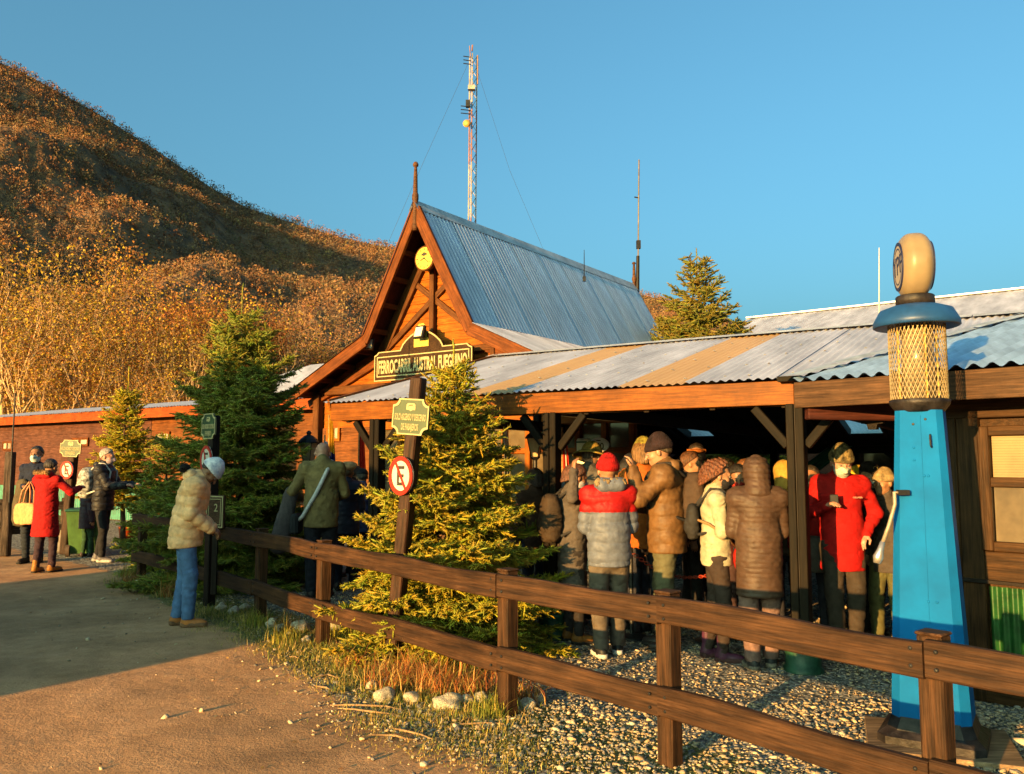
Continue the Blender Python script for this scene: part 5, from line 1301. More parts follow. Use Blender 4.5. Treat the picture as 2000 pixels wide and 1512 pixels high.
def floodlight(p, yaw, label, s=1.0):
    t = thing('floodlight', label, 'lamp', p)
    Mx = Matrix.Translation(p) @ Matrix.Rotation(yaw, 4, 'Z') @ Matrix.Rotation(math.radians(-18), 4, 'X')
    MB().box((-.13 * s, .03, -.15 * s), (.13 * s, .09, .15 * s), Mx, ch=.012).build('housing', black_metal, t)
    MB().box((-.10 * s, .022, -.12 * s), (.10 * s, .031, .10 * s), Mx).build('lens', M('lamp_lens', (.7, .6, .42), .25, var=.05, bump=0), t)
    MB().box((-.02, .09, -.05), (.02, .22, -.01), Mx).box((-.15 * s, .04, -.03), (-.132 * s, .13, .0), Mx).build('bracket', black_metal, t)
fl1 = gp(822, 647, .0); floodlight(W3(fl1[0] - cu, -.08, fl1[1]), math.atan2(U.y, U.x), 'white-faced floodlight standing on top of the station name board', .75)
fl2 = gp(722, 668, .1); floodlight(W3(fl2[0] - cu, .05, fl2[1] - .02), math.atan2(U.y, U.x) + .3, 'small black floodlight under the left eave of the gable', .7)

# ------------------------------------------------------------------ old blue petrol pump
pq = G(1826, 1452); PZ = lambda y_: D(1810, y_, pq.y).z
pb = M('pump_blue', (0.004, 0.098, 0.29), 0.6, var=.15, scale=3, bump=.12, bscale=20, col2=(.005, .074, .22), spec=.02)
pbk = M('pump_iron', (.022, .018, .018), .55, .3, var=.5, scale=9, bump=.5, bscale=25)
pump = thing('petrol_pump', 'tall blue antique petrol pump with mesh cage and white globe', 'petrol pump', pq)
lx = Matrix.Translation(pq) @ Matrix.Rotation(math.radians(-33), 4, 'Z')
def octo(w, d, c, z): return [(-w + c, -d, z), (w - c, -d, z), (w, -d + c, z), (w, d - c, z), (w - c, d, z), (-w + c, d, z), (-w, d - c, z), (-w, -d + c, z)]
def oloft(secs, name, mat, tilt=Matrix()):
    b = MB(); v = []; 
    for s_ in secs: v += [lx @ tilt @ Vector(p) for p in s_]
    n = len(secs); f = [[i * 8 + k, i * 8 + (k + 1) % 8, (i + 1) * 8 + (k + 1) % 8, (i + 1) * 8 + k] for i in range(n - 1) for k in range(8)]
    f += [list(range(7, -1, -1)), [(n - 1) * 8 + k for k in range(8)]]
    return b.add(v, f).build(name, mat, pump)
zt_, zb_ = PZ(803), PZ(1418)
oloft([octo(.27, .25, .05, .03), octo(.27, .25, .05, .07), octo(.225, .205, .06, .10), octo(.2, .18, .055, .17), octo(.195, .175, .055, zb_ + .02)], 'iron_base', pbk)
MB().box((-.36, -.33, 0), (.40, .3, .03), lx @ Matrix.Rotation(.2, 4, 'Z'), ch=.004).build('base_plank', wood('pale_plank', (.26, .17, .10)), pump)
oloft([octo(.205, .18, .05, zb_), octo(.125, .115, .032, zt_)], 'cabinet', pb)
for sx_ in (.1,):
    a_ = lx @ Vector((.205 * sx_, -.1825, zb_ + .01)); b_ = lx @ Vector((.125 * sx_, -.1175, zt_ - .03))
    plank('cabinet_seam', a_, b_, .003, .004, pb, pump, up=lx.to_3x3() @ Vector((1, 0, 0)))
for (sx_, fz) in ((-.2, .955), (.3, .97), (-.2, .88), (-.2, .84), (.15, .79), (.3, .79), (.1, .4), (.35, .4), (.0, .04), (.55, .04)):
    w_ = .205 + (.125 - .205) * fz; d_ = .18 + (.115 - .18) * fz
    MB().lathe([(.008, 0), (.006, .004), (0, .005)], 8, lx @ Matrix.Translation((sx_ * w_, -d_, zb_ + (zt_ - zb_) * fz)) @ Matrix.Rotation(math.pi / 2, 4, 'X'), cap=False).build('bolt', pb if fz < .95 else pbk, pump)
h0 = zb_ + (zt_ - zb_) * .92
MB().tube([lx @ Vector((.06, -.12, h0)), lx @ Vector((.062, -.15, h0 - .005)), lx @ Vector((.064, -.152, h0 - .06)), lx @ Vector((.066, -.135, h0 - .07))], .006, 6).build('door_handle', black_metal, pump)
zc0, zc1 = PZ(806), PZ(782)
rc = .155
MB().lathe([(.125, zc0), (.135, zc0 + .01), (.162, zc1 - .025), (.166, zc1), (.15, zc1 + .004)], 32, lx).build('collar', pbk, pump, smooth=True)
zm0, zm1 = zc1 + .004, PZ(622)
MB().lathe([(.09, zm0), (.09, zm1)], 20, lx).build('glass_cylinder', M('amber_glass', (.20, .15, .09), .15, var=.2, scale=5, bump=0), pump, smooth=True)
for k in range(4):
    a_ = k * math.pi / 2 + .5; MB().tube([lx @ Vector((.11 * math.cos(a_), .11 * math.sin(a_), zm0)), lx @ Vector((.11 * math.cos(a_), .11 * math.sin(a_), zm1))], .008, 6).build('tie_rod', M('brass', (.65, .38, .08), .35, .7), pump)
wm = MB(); ns = 42; turns = (zm1 - zm0) / .085 / ns * 1.15
for s_ in (1, -1):
    for k in range(ns):
        pts_ = []
        for q in range(25):
            t_ = q / 24; a_ = 2 * math.pi * k / ns + s_ * t_ * 2 * math.pi * (zm1 - zm0) / .055 / ns
            pts_.append(lx @ Vector((rc * math.cos(a_), rc * math.sin(a_), zm0 + (zm1 - zm0) * t_)))
        wm.tube(pts_, .0021, 3, cap=False)
o_ = wm.build('wire_mesh', M('mesh_metal', (.26, .20, .11), .45, .4, var=.2), pump); tag(o_, kind='stuff')
zh0, zh1 = PZ(640), PZ(597)
MB().lathe([(.155, zh0 + .012), (.228, zh0), (.238, zh0 + .006), (.236, zh0 + .035), (.2, zh1 - .03), (.13, zh1 - .004), (.11, zh1)], 40, lx).build('hat', M('hat_blue', (.010, .05, .16), .45, var=.15, scale=5, bump=.1), pump, smooth=True)
zn = PZ(580)
MB().lathe([(.107, zh1 - .004), (.107, zn), (.10, zn + .006)], 32, lx).build('neck_ring', pbk, pump, smooth=True)
zg1 = PZ(461); gc = (zn + zg1) / 2; gr = (zg1 - zn) / 2 + .012
gM = Matrix.Translation(pq + Vector((0, 0, gc))) @ Matrix.Rotation(math.radians(-15), 4, 'Z') @ Matrix.Rotation(math.pi / 2, 4, 'Y')
gp_ = []
for q in range(-8, 9):
    t_ = q / 8; gp_.append((gr * (1 - abs(t_) ** 3.2 * .30), t_ * .086))
globe = MB().lathe([(0, -.086)] + gp_ + [(0, .086)], 40, gM, cap=False).build('globe', M('globe_white', (.19, .145, .09), .35, var=.08, bump=.0, spec=.2), pump, smooth=True)
navy = M('navy_paint', (.012, .014, .05), .45, var=.1)
for s_ in (1, -1):
    for (r0, r1, dz) in ((gr * .74, gr * .64, .002), (gr * .56, gr * .52, .002)):
        MB().lathe([(r0, s_ * .082), (r0, s_ * .0885), (r1, s_ * .0885), (r1, s_ * .082)], 40, gM, cap=False).build('emblem_ring', navy, globe)
    MB().lathe([(gr * .70, s_ * .082), (gr * .70, s_ * .0872), (0, s_ * .0872)], 40, gM, cap=False).build('emblem_face', M('emblem_white', (.32, .27, .21), .4, var=.05), globe)
text_mesh('YPF', .16, navy, 'lettering', globe, frame(pq + Vector((0, 0, gc)) + gM.to_3x3() @ Vector((0, 0, -.088)), Matrix.Rotation(math.radians(-15), 3, 'Z') @ Vector((0, -1, 0))), .002)
# delivery hose and nozzle on its left side
hz = D(1757, 962, pq.y - .1)
noz = thing('hose_nozzle', 'steel hose nozzle hanging at the side of the blue pump', 'nozzle', D(1714, 1085, pq.y - .1))
MB().tube([hz, hz + Vector((-.03, 0, 0)), D(1748, 985, pq.y - .1), D(1735, 1030, pq.y - .1), D(1724, 1060, pq.y - .1)], .011, 8).build('hose', M('hose_grey', (.25, .2, .15), .5, .3, var=.3), noz, smooth=True)
MB().tube([D(1724, 1058, pq.y - .1), D(1719, 1075, pq.y - .1), D(1715, 1088, pq.y - .1), D(1713, 1100, pq.y - .1)], [.013, .018, .028, .02], 10).build('nozzle', M('steel', (.55, .5, .45), .3, .8), noz, smooth=True)
MB().box((-.012, -.02, -.015), (.05, .02, .015), Matrix.Translation(hz)).build('bracket', black_metal, noz)

# ------------------------------------------------------------------ masts and aerials
mY = 30.0; mb = gx(917, mY); mt = D(924, 108, mY)
mast = thing('radio_mast', 'tall guyed red and white lattice mast behind the station roof', 'mast', mb)
rw = M('mast_red', (.22, .11, .08), .6, var=.2); ww_ = M('mast_white', (.30, .26, .23), .6, var=.2)
HM = mt.z; mw = .16
def leg(k, f): 
    a_ = k * 2.094 + .4; return mb.lerp(Vector((mt.x, mt.y, 0)), f) + Vector((mw * math.cos(a_), mw * math.sin(a_), HM * f))
NB_ = 8
for sct in range(NB_):
    f0_, f1_ = sct / NB_, (sct + 1) / NB_; b = MB()
    for k in range(3): b.tube([leg(k, f0_), leg(k, f1_)], .026, 5)
    nz_ = 5
    for q in range(nz_):
        fa_, fb2 = f0_ + (f1_ - f0_) * q / nz_, f0_ + (f1_ - f0_) * (q + 1) / nz_
        for k in range(3): b.tube([leg(k, fa_), leg((k + 1) % 3, fb2)], .012, 4); 
    b.build('lattice_section', (ww_ if sct % 2 else rw), mast)
def mp(x, y): return D(x, y, mY - .25)
for (y_, n_, xs_) in ((110, 3, 905), (207, 3, 900)):
    for q in range(n_): MB().tube([mp(xs_, y_ + q * 7), mp(920, y_ + q * 7 + 2)], .02, 5).build('dipole', black_metal, mast)
MB().lathe([(.0, 0), (.13, .04), (.15, .08), (0, .10)], 20, Matrix.Translation(mp(912, 243)) @ Matrix.Rotation(math.pi / 2, 4, 'X'), cap=False).build('dish', M('dish_yellow', (.5, .28, .07), .5), mast, smooth=True)
MB().tube([mp(933, 108), mp(933, 165)], .025, 5).build('side_aerial', rw, mast)
MB().box((-.08, -.08, -.13), (.08, .08, .13), Matrix.Translation(mp(914, 203))).build('equipment_box', black_metal, mast)
MB().box((-.13, -.1, -.08), (.13, .1, .08), Matrix.Translation(mp(921, 172))).build('equipment_box', ww_, mast)
MB().tube([mp(917, 90), mp(919, 112)], .018, 5).tube([mp(922, 100), mp(923, 88)], .03, 5).build('top_aerial', rw, mast)
def guy(xa, ya, xb, yb): MB().tube([mp(xa, ya), mp((xa + xb) / 2 - 6, (ya + yb) / 2 + 10), mp(xb, yb)], .0055, 4).build('guy_wire', black_metal, mast)
guy(914, 125, 760, 470); guy(928, 125, 1075, 520)
fin = W3(0, LEN - .02, ZA + .1); fx_, fy_ = 1247, 400
wh = thing('whip_aerial', 'tall thin whip aerial clamped to the rear roof finial', 'aerial', W3(.06, LEN - .02, ZA + .2))
ay = fin.y
MB().tube([D(1246, 548, ay), D(1248, 312, ay)], .018, 6).build('whip', M('aerial_metal', (.10, .085, .08), .5, .4), wh)
MB().tube([D(1239, 385, ay), D(1249, 387, ay)], .016, 5).build('crossbar', black_metal, wh)
MB().box((-.05, -.05, -.1), (.05, .05, .1), Matrix.Translation(D(1247, 478, ay))).build('clamp', black_metal, wh)
MB().tube([D(1245, 575, ay), D(1246, 500, ay)], [.05, .04], 8).build('mount', dark_wood, wh)
for (x_, y0_, y1_, dpt, lab) in ((1141, 488, 545, 16.5, 'short thin aerial standing on the station roof ridge'), (1717, 484, 640, 13.2, 'slim white aerial standing behind the canopy ridge')):
    t_ = thing('rod_aerial', lab, 'aerial', D(x_, y1_, dpt))
    MB().tube([D(x_, y1_, dpt), D(x_, y0_ + (y1_ - y0_) * .4, dpt), D(x_, y0_, dpt)], [.012, .009, .006], 5).build('rod', white_paint if x_ > 1500 else black_metal, t_)
    MB().box((-.03, -.03, -.05), (.03, .03, .05), Matrix.Translation(D(x_, y1_, dpt))).build('mount', black_metal, t_)

# ------------------------------------------------------------------ lanterns, flags, price sign, totem, bin
def lantern(p, ztop, s, label, lit=False):
    t = thing('post_lantern', label, 'lamp', p)
    Mx = Matrix.Translation(p + Vector((0, 0, ztop - .42 * s))) @ Matrix.Rotation(.5, 4, 'Z') @ Matrix.Diagonal((s, s, s, 1))
    MB().tube([p, p + Vector((0, 0, ztop - .42 * s))], .028, 8).build('pole', black_metal, t)
    MB().lathe([(.07, 0), (.13, .27)], 4, Mx, cap=True).build('glass', M('lantern_glass', (.42, .30, .16), .3, var=.2, bump=0), t)
    fr = MB()
    for k in range(4):
        a_ = 2 * math.pi * k / 4; fr.tube([Mx @ Vector((.073 * math.cos(a_), .073 * math.sin(a_), 0)), Mx @ Vector((.134 * math.cos(a_), .134 * math.sin(a_), .27))], .007, 4)
    fr.build('frame', black_metal, t)
    MB().lathe([(.15, .265), (.15, .28), (.12, .32), (.06, .37), (.03, .38), (.03, .4), (.045, .405), (.015, .44)], 12, Mx).build('cap', black_metal, t)
    MB().lathe([(.03, -.05), (.075, -.01), (.075, .004)], 8, Mx).build('base', black_metal, t)
q = gx(597, 11.3); lantern(q, D(597, 844, 11.3).z, .98, 'black street lantern beside the gable porch post')
q = gx(1046, 11.0); lantern(q, D(1046, 836, 11.0).z, .92, 'black street lantern behind the canopy column and golden spruce')

def flag(p, w, h, bands, label, pole_z, lean=0.0, turns=3, vertical=False):
    """cloth hanging in folds from a pole that stands on the ground at p"""
    t = thing('flag', label, 'flag', (p[0], p[1], 0))
    MB().tube([(p[0], p[1], 0), (p[0] + lean, p[1], pole_z)], .014, 6).build('pole', wood('flag_pole', (.35, .2, .08)), t)
    n, m = 18, 24; b = MB(); v = []
    for j in range(m + 1):
        f = j / m
        for i in range(n + 1):
            g = i / n; wd = w * (.35 + .65 * f ** .6); x = g * wd
            y = .05 * math.sin(g * turns * 2 * math.pi + f * 1.2) * (.4 + .6 * f)
            v.append((p[0] + lean * (1 - f * h / pole_z) + x, p[1] + y - .02, p[2] - f * h - .12 * h * g * f))
    fs = []; mi = []
    for j in range(m):
        for i in range(n):
            fs.append([j * (n + 1) + i, j * (n + 1) + i + 1, (j + 1) * (n + 1) + i + 1, (j + 1) * (n + 1) + i])
            u = (i / n) if vertical else (j / m)
            acc = 0
            for q, (fr_, _) in enumerate(bands):
                acc += fr_
                if u < acc - 1e-6: break
            mi.append(q)
    b.v = v; b.f = fs; b.mi = mi
    b.build('cloth', [M('cloth_%02d%02d%02d' % tuple(int(c * 99) for c in col), col, .8, var=.08, bump=.2, bscale=120, trans=.25) for _, col in bands], t, smooth=True)
WH = (.70, .68, .64); LB = (.25, .40, .62); YL = (.62, .38, .02); NV = (.015, .025, .16); RD = (.55, .03, .012)
pf = D(634, 862, 13.0); flag((pf.x, pf.y, pf.z), .13, .62, [(.33, LB), (.34, WH), (.33, LB)], 'pale blue and white flag hanging beside the porch post', pf.z + .1, vertical=True)
pf = D(643, 818, 13.6); flag((pf.x, pf.y, pf.z), .14, 1.05, [(.5, YL), (.25, NV), (.25, RD)], 'yellow, blue and red flag hanging behind the porch post', pf.z + .06)
pf = D(702, 822, 12.2); flag((pf.x, pf.y, pf.z), .13, 1.1, [(.62, RD), (.14, WH), (.24, RD)], 'red flag with white patch hanging by the dark canopy column', pf.z + .06)
pf = D(1098, 852, 11.0); flag((pf.x, pf.y, pf.z), .13, .95, [(.36, RD), (.28, WH), (.36, RD)], 'red and white flag hanging by the price sign', pf.z + .12, vertical=True)
pf = D(983, 838, 11.2); flag((pf.x, pf.y, pf.z), .12, .7, [(.4, WH), (.6, (.12, .12, .13))], 'white and dark flag hanging before the shop windows', pf.z + .08)
ps = D(1169, 869, 10.3); pt = thing('price_sign', 'white oval sign reading 80 on a slim stand before the shop', 'sign', (ps.x, ps.y, 0))
Mp = frame(ps, U)
MB().prism(ellipse(.145, .09), .02, Mp).build('oval_board', M('sign_white', (.85, .82, .76), .5, var=.03, bump=0), pt)
text_mesh('80', .115, black_paint, 'lettering', pt, Mp @ Matrix.Translation((.02, -.002, -.02)), .002)
text_mesh('$', .06, black_paint, 'lettering', pt, Mp @ Matrix.Translation((-.075, -.002, -.02)), .002)
MB().box((-.03, -.002, .05), (.03, .0, .06), Mp).build('small_print', black_paint, pt)
for s_ in (-1, 1): MB().tube([ps + U * .06 * s_ + Vector((0, .02, -.05)), Vector((ps.x, ps.y + .02, 0)) + U * .06 * s_], .012, 6).build('stand_leg', wood('stand', (.3, .15, .05)), pt)
tt = D(1136, 895, 10.6); to = thing('information_totem', 'tall white printed totem beside the red and white flag', 'sign', (tt.x, tt.y, 0)); Mt = frame(Vector((tt.x, tt.y, 0)), U)
ztp = D(1136, 856, 10.6).z
MB().box((-.085, 0, .2), (.085, .1, ztp), Mt, ch=.02).build('panel', M('totem_white', (.75, .72, .52), .5, var=.1), to)
for za, zb, w_ in ((-.06, -.04, .08), (-.16, -.15, .04), (-.2, -.19, .04), (-.34, -.33, .07)): MB().box((-w_ + .0, -.004, ztp + za), (w_, .0, ztp + zb), Mt).build('printed_bar', green_paint, to)
MB().box((-.15, -.05, 0), (.15, .15, .03), Mt).build('foot', black_metal, to)
# wheeled bin
bp_ = G(165, 1084); bt = thing('wheelie_bin', 'green wheeled bin behind the man with the patterned backpack', 'bin', bp_, .35)
bm_ = M('bin_green', (.05, .12, .03), .55, var=.15)
b = MB(); 
b.add([Vector(p) for p in ((-.2, -.22, .05), (.2, -.22, .05), (.2, .22, .05), (-.2, .22, .05), (-.27, -.28, .75), (.27, -.28, .75), (.27, .3, .75), (-.27, .3, .75))], [(0, 3, 2, 1), (4, 5, 6, 7), (0, 1, 5, 4), (1, 2, 6, 5), (2, 3, 7, 6), (3, 0, 4, 7)])
b.build('body', bm_, bt, local=True)
MB().box((-.29, -.31, .75), (.29, .33, .79), ch=.012).build('lid', M('bin_lid', (.02, .10, .08), .5), bt, local=True)
for s_ in (-1, 1): MB().lathe([(.02, -.03), (.1, -.03), (.1, .03), (.02, .03)], 16, Matrix.Translation((s_ * .23, -.2, .1)) @ Matrix.Rotation(math.pi / 2, 4, 'Y')).build('wheel', M('tyre', (.06, .04, .03), .8), bt, local=True)
MB().tube([(-.18, .34, .74), (.18, .34, .74)], .015, 6).build('handle', bm_, bt, local=True)
# orange bucket and stump beside the thin spruce
ob = G(247, 1062); ot = thing('orange_bucket', 'orange plastic tub behind the thin yellow spruce trunk', 'tub', ob)
MB().lathe([(.12, 0), (.15, .3), (.16, .3), (.16, .33), (.145, .33), (.11, .03)], 20, Matrix.Translation(ob)).build('tub', M('tub_orange', (.45, .07, .01), .5), ot, smooth=True)
MB().tube([ob + Vector((.15 * math.cos(a_), 0.02, .32 + .0 - .12 * math.sin(a_))) for a_ in np.linspace(0, math.pi, 9)], .005, 5).build('handle', black_metal, ot)
# concrete block behind the far sign post
kb = G(108, 1082); MBk = MB().box((-.22, -.15, 0), (.22, .15, .42), Matrix.Translation(kb + Vector((0, .3, 0))), ch=.03).build('concrete_block', M('concrete', (.16, .14, .12), .9, var=.2, bump=.5), None)
tag(MBk, 'rough grey concrete block behind the far sign post', 'block')
# ------------------------------------------------------------------ people: signed-distance bodies meshed with surface nets
f32 = np.float32
def snets(d, o, h):
    s = d < 0
    c = [s[i:s.shape[0] - 1 + i, j:s.shape[1] - 1 + j, k:s.shape[2] - 1 + k] for i in (0, 1) for j in (0, 1) for k in (0, 1)]
    cnt = sum(x.astype(np.int8) for x in c); m = (cnt > 0) & (cnt < 8)
    I = np.argwhere(m)
    if len(I) == 0: return np.zeros((0, 3)), np.zeros((0, 4), int)
    idx = -np.ones(m.shape, np.int32); idx[m] = np.arange(len(I))
    P = np.zeros((len(I), 3)); W_ = np.zeros(len(I))
    off = np.array([(i, j, k) for i in (0, 1) for j in (0, 1) for k in (0, 1)])
    dv = np.stack([d[I[:, 0] + a, I[:, 1] + b, I[:, 2] + c_] for a, b, c_ in off], 1)
    for a in range(8):
        for b in range(a + 1, 8):
            if np.abs(off[a] - off[b]).sum() != 1: continue
            x, y = dv[:, a], dv[:, b]; q = (x < 0) != (y < 0)
            t = np.where(q, x / np.where(q, x - y, 1), 0)[:, None]
            P += np.where(q[:, None], off[a] + (off[b] - off[a]) * t, 0); W_ += q
    P = (I + P / W_[:, None]) * h + o
    F_ = []
    for ax in range(3):
        b1, b2 = [(1, 2), (2, 0), (0, 1)][ax]
        sl0 = [slice(1, -1)] * 3; sl1 = [slice(1, -1)] * 3
        sl0[ax] = slice(0, s.shape[ax] - 1); sl1[ax] = slice(1, s.shape[ax])
        A_, B_ = s[tuple(sl0)], s[tuple(sl1)]; E = np.argwhere(A_ != B_)
        if len(E) == 0: continue
        base = E.copy(); 
        for q in range(3):
            if q != ax: base[:, q] += 1
        fl = A_[tuple(E.T)]
        def cell(x, y):
            z = base.copy(); z[:, b1] += x; z[:, b2] += y; return idx[tuple(z.T)]
        quad = np.stack([cell(-1, -1), cell(0, -1), cell(0, 0), cell(-1, 0)], 1)
        quad[~fl] = quad[~fl][:, ::-1]
        F_.append(quad)
    F_ = np.concatenate(F_); F_ = F_[(F_ >= 0).all(1)]
    return P, F_
def smin(a, b, k): 
    h = np.clip(.5 + .5 * (b - a) / k, 0, 1); return b + (a - b) * h - k * h * (1 - h)
def smax(a, b, k): return -smin(-a, -b, k)
def cap(p, a, b, r0, r1, sq=None, ax=None):
    a = np.asarray(a, f32); b = np.asarray(b, f32); ab = b - a; q = p - a
    t = np.clip((q @ ab) / (ab @ ab + 1e-9), 0, 1); v = q - t[..., None] * ab
    if sq is not None:
        ax = np.asarray(ax, f32); v = v + (v @ ax)[..., None] * ax * (sq - 1)
    return np.sqrt((v * v).sum(-1)) - (r0 + (r1 - r0) * t)
def ell(p, c, r, R_=None):
    q = p - np.asarray(c, f32)
    if R_ is not None: q = q @ np.asarray(R_, f32)
    r = np.asarray(r, f32); k0 = np.sqrt(((q / r) ** 2).sum(-1)); k1 = np.sqrt(((q / (r * r)) ** 2).sum(-1)) + 1e-6
    return k0 * (k0 - 1) / k1
def grid(lo, hi, h):
    lo = np.asarray(lo); n = np.ceil((np.asarray(hi) - lo) / h).astype(int) + 1
    g = np.stack(np.meshgrid(*[np.arange(k) for k in n], indexing='ij'), -1).astype(f32) * f32(h) + lo.astype(f32)
    return g, lo
def rx(a): c, s = math.cos(a), math.sin(a); return np.array([[1, 0, 0], [0, c, -s], [0, s, c]])
def ry(a): c, s = math.cos(a), math.sin(a); return np.array([[c, 0, s], [0, 1, 0], [-s, 0, c]])
def rzm(a): c, s = math.cos(a), math.sin(a); return np.array([[c, -s, 0], [s, c, 0], [0, 0, 1]])
def nz(p, f, seed, st=(1, 1, 1)):
    r = np.random.RandomState(seed); v = 0
    for k in range(5):
        w = r.normal(size=3) * np.array(st) * f * (1.35 ** k); v = v + np.sin(p @ w.astype(f32) + r.uniform(0, 6.28) + (v if k else 0)) / 1.3 ** k
    return v / 2.4
def cmat(name, col, rough=.8, bump=.35, bscale=60, var=.14, scale=14, **k): return M('cloth_' + name, col, rough, var=var, scale=scale, bump=bump, bscale=bscale, spec=.2, **k)
SKIN = [M('skin_light', (.27, .135, .075), .5, var=.1, scale=25, bump=.1, bscale=90, spec=.35), M('skin_tan', (.20, .09, .045), .5, var=.1, scale=25, bump=.1, bscale=90, spec=.35), M('skin_pink', (.34, .17, .12), .5, var=.1, scale=25, bump=.1, bscale=90, spec=.35)]
HAIRM = lambda n, c: M('hair_' + n, c, .5, var=.4, scale=30, bump=.8, bscale=90, stretch=(3, 3, .6), spec=.4)
eye_w = M('eye_white', (.16, .145, .13), .2, var=.02, bump=0); eye_d = M('eye_dark', (.012, .008, .006), .2, var=.02, bump=0)
UP_ARM, FORE = .285, .255
HS = 1.08
ARM = {'down': ((.16, -.03, -1), (.04, .18, -1)), 'pocket': ((.30, -.12, -1), (-.30, .55, -.75)), 'front': ((.14, .12, -1), (-.55, .85, .05)), 'phone': ((.10, .10, -1), (-.45, .85, .42)),
       'clasp': ((.12, .16, -1), (-.42, .80, -.55)), 'face': ((.35, .55, -.55), (-.35, .25, 1.0)), 'raise': ((.55, .45, .1), (-.1, .35, 1.0)), 'camera': ((.35, .55, -.6), (-.55, .55, .75)), 'reach': ((.12, .5, -.85), (-.10, 1, .05)), 'back': ((.25, -.25, -1), (-.2, .15, -1))}
def person(name_label, x, yfoot, H, yaw, top=('puffer', (.1, .1, .1)), legs=(.02, .02, .03), shoes=(.03, .02, .02), lean=0.0, headp=0.0, heady=0.0, hair=None, hat=None, mask=None, arms=('down', 'down'),
           skin=0, hem=.78, collar=True, girth=1.0, hi=True, seed=1, stance=.09, loc=None, hood=None, longhair=None, pattern=None, quilt=None, sole=None, pant_w=1.0, boots=None, group=None, twist=0.0, eyes=True, yoke=None, roll=0.0):
    g = Vector(loc) if loc is not None else G(x, yfoot)
    k = H / 1.72; t = thing('person', name_label, 'person', g, yaw, group)
    t.scale = (k, k, k)
    rs = np.random.RandomState(seed)
    RL = lambda f: rx(-lean * f) @ rzm(twist * f)
    hipc = np.array([0, -.35 * math.sin(lean) * .25, .93]); 
    waist = hipc + RL(.35) @ np.array([0, 0, .17]); chest = waist + RL(.8) @ np.array([0, .005, .20]); neck = chest + RL(1) @ np.array([0, -.01, .19])
    RH = rzm(heady + twist) @ rx(-(lean * .55 + headp)) @ ry(roll); headc = neck + (RL(1) @ np.array([0, .012, .05])) + RH @ np.array([0, .022, .105])
    sh = [chest + RL(1) @ np.array([s * .160 * girth, -.005, .132]) for s in (-1, 1)]
    hips = [hipc + np.array([s * .085, 0, -.02]) for s in (-1, 1)]
    ank = [np.array([s * stance, (-.05 if s < 0 else .05) * (1 + rs.uniform(-1, 1)), .085]) for s in (-1, 1)]
    kne = [(hips[i] + ank[i]) / 2 + np.array([(-1, 1)[i] * .012, .035, .02]) for i in (0, 1)]
    elb, wri, fdr = [], [], []
    for i, s in ((0, -1), (1, 1)):
        a = ARM[arms[i]] if isinstance(arms[i], str) else arms[i]
        u = np.array(a[0], float); w = np.array(a[1], float); u[0] *= s; w[0] *= s
        u = RL(.8) @ (u / np.linalg.norm(u)); w = RL(.6) @ (w / np.linalg.norm(w))
        e = sh[i] + u * UP_ARM; elb.append(e); wri.append(e + w * FORE); fdr.append(w)
    fwd = RL(1) @ np.array([0, 1, 0]); xax = RL(1) @ np.array([1, 0, 0])
    def torso(p, gr, blend=.06):
        d = cap(p, hipc + [0, 0, -.01], waist, .150 * gr, .140 * gr, 1.24, fwd)
        d = smin(d, cap(p, waist, chest + RL(1) @ np.array([0, 0, .04]), .140 * gr, .158 * gr, 1.30, fwd), blend)
        d = smin(d, cap(p, sh[0], sh[1], .068 * gr + .005, .068 * gr + .005), .07)
        return smin(d, cap(p, chest, neck, .11 * gr, .058 * gr), .05)
    def arm(p, i, inf, wr=1.0): return smin(cap(p, sh[i], elb[i], .056 + inf, .045 + inf), cap(p, elb[i], wri[i], .045 + inf, .031 + inf * wr), .02)
    def leg(p, i, inf, w0=1.0): return smin(cap(p, hips[i], kne[i], .088 + inf, .060 + inf), cap(p, kne[i], ank[i], .060 + inf, .040 + inf * 1.3), .02)
    # ---- body: coarse under the clothes, fine head and hands, one mesh
    Vs, Fs, nb = [], [], 0
    def addm(V_, F_):
        nonlocal nb
        Vs.append(V_); Fs.append(F_ + nb); nb += len(V_)
    allp = np.array([hipc, waist, chest, neck] + sh + elb + wri + kne + ank)
    p, o = grid(allp.min(0) - .2, allp.max(0) + .12, .026)
    d = torso(p, .88)
    for i in (0, 1): d = smin(d, arm(p, i, -.006), .03); d = smin(d, leg(p, i, -.008), .03)
    addm(*snets(d, o, .026))
    hh = .0085 if hi else .012
    p, o = grid(np.minimum(headc - .17, neck - .08), np.maximum(headc + .17, neck + .05), hh)
    q = ((p - headc.astype(f32)) @ RH.astype(f32)) / f32(HS)
    d = smin(ell(q, (0, -.012, .03), (.076, .094, .088)), ell(q, (0, .026, -.038), (.058, .064, .078)), .035)
    d = smin(d, ell(q, (0, .062, -.098), (.022, .018, .016)), .03)
    d = smin(d, cap(q, (-.036, .078, .026), (.036, .078, .026), .010, .010), .018)
    for s in (-1, 1):
        d = smin(d, ell(q, (s * .040, .058, -.022), (.022, .022, .020)), .02)
        d = smax(d, -ell(q, (s * .031, .099, .006), (.018, .014, .011)), .010)
        d = smin(d, ell(q, (s * .079, -.008, -.004), (.010, .019, .032)), .008)
    d = smin(d, cap(q, (0, .090, .012), (0, .112, -.026), .008, .013), .012)
    d = smin(d, cap(q, (-.02, .086, -.058), (.02, .086, -.058), .007, .007), .008); d = smin(d, cap(q, (-.017, .085, -.070), (.017, .085, -.070), .008, .008), .008)
    d = smax(d, -cap(q, (-.022, .096, -.064), (.022, .096, -.064), .0025, .0025), .004)
    d = smin(d, cap(p, neck - RL(1) @ np.array([0, 0, .05]), headc + RH @ np.array([0, -.012, -.05]), .060, .052), .03)
    addm(*snets(d, o, hh))
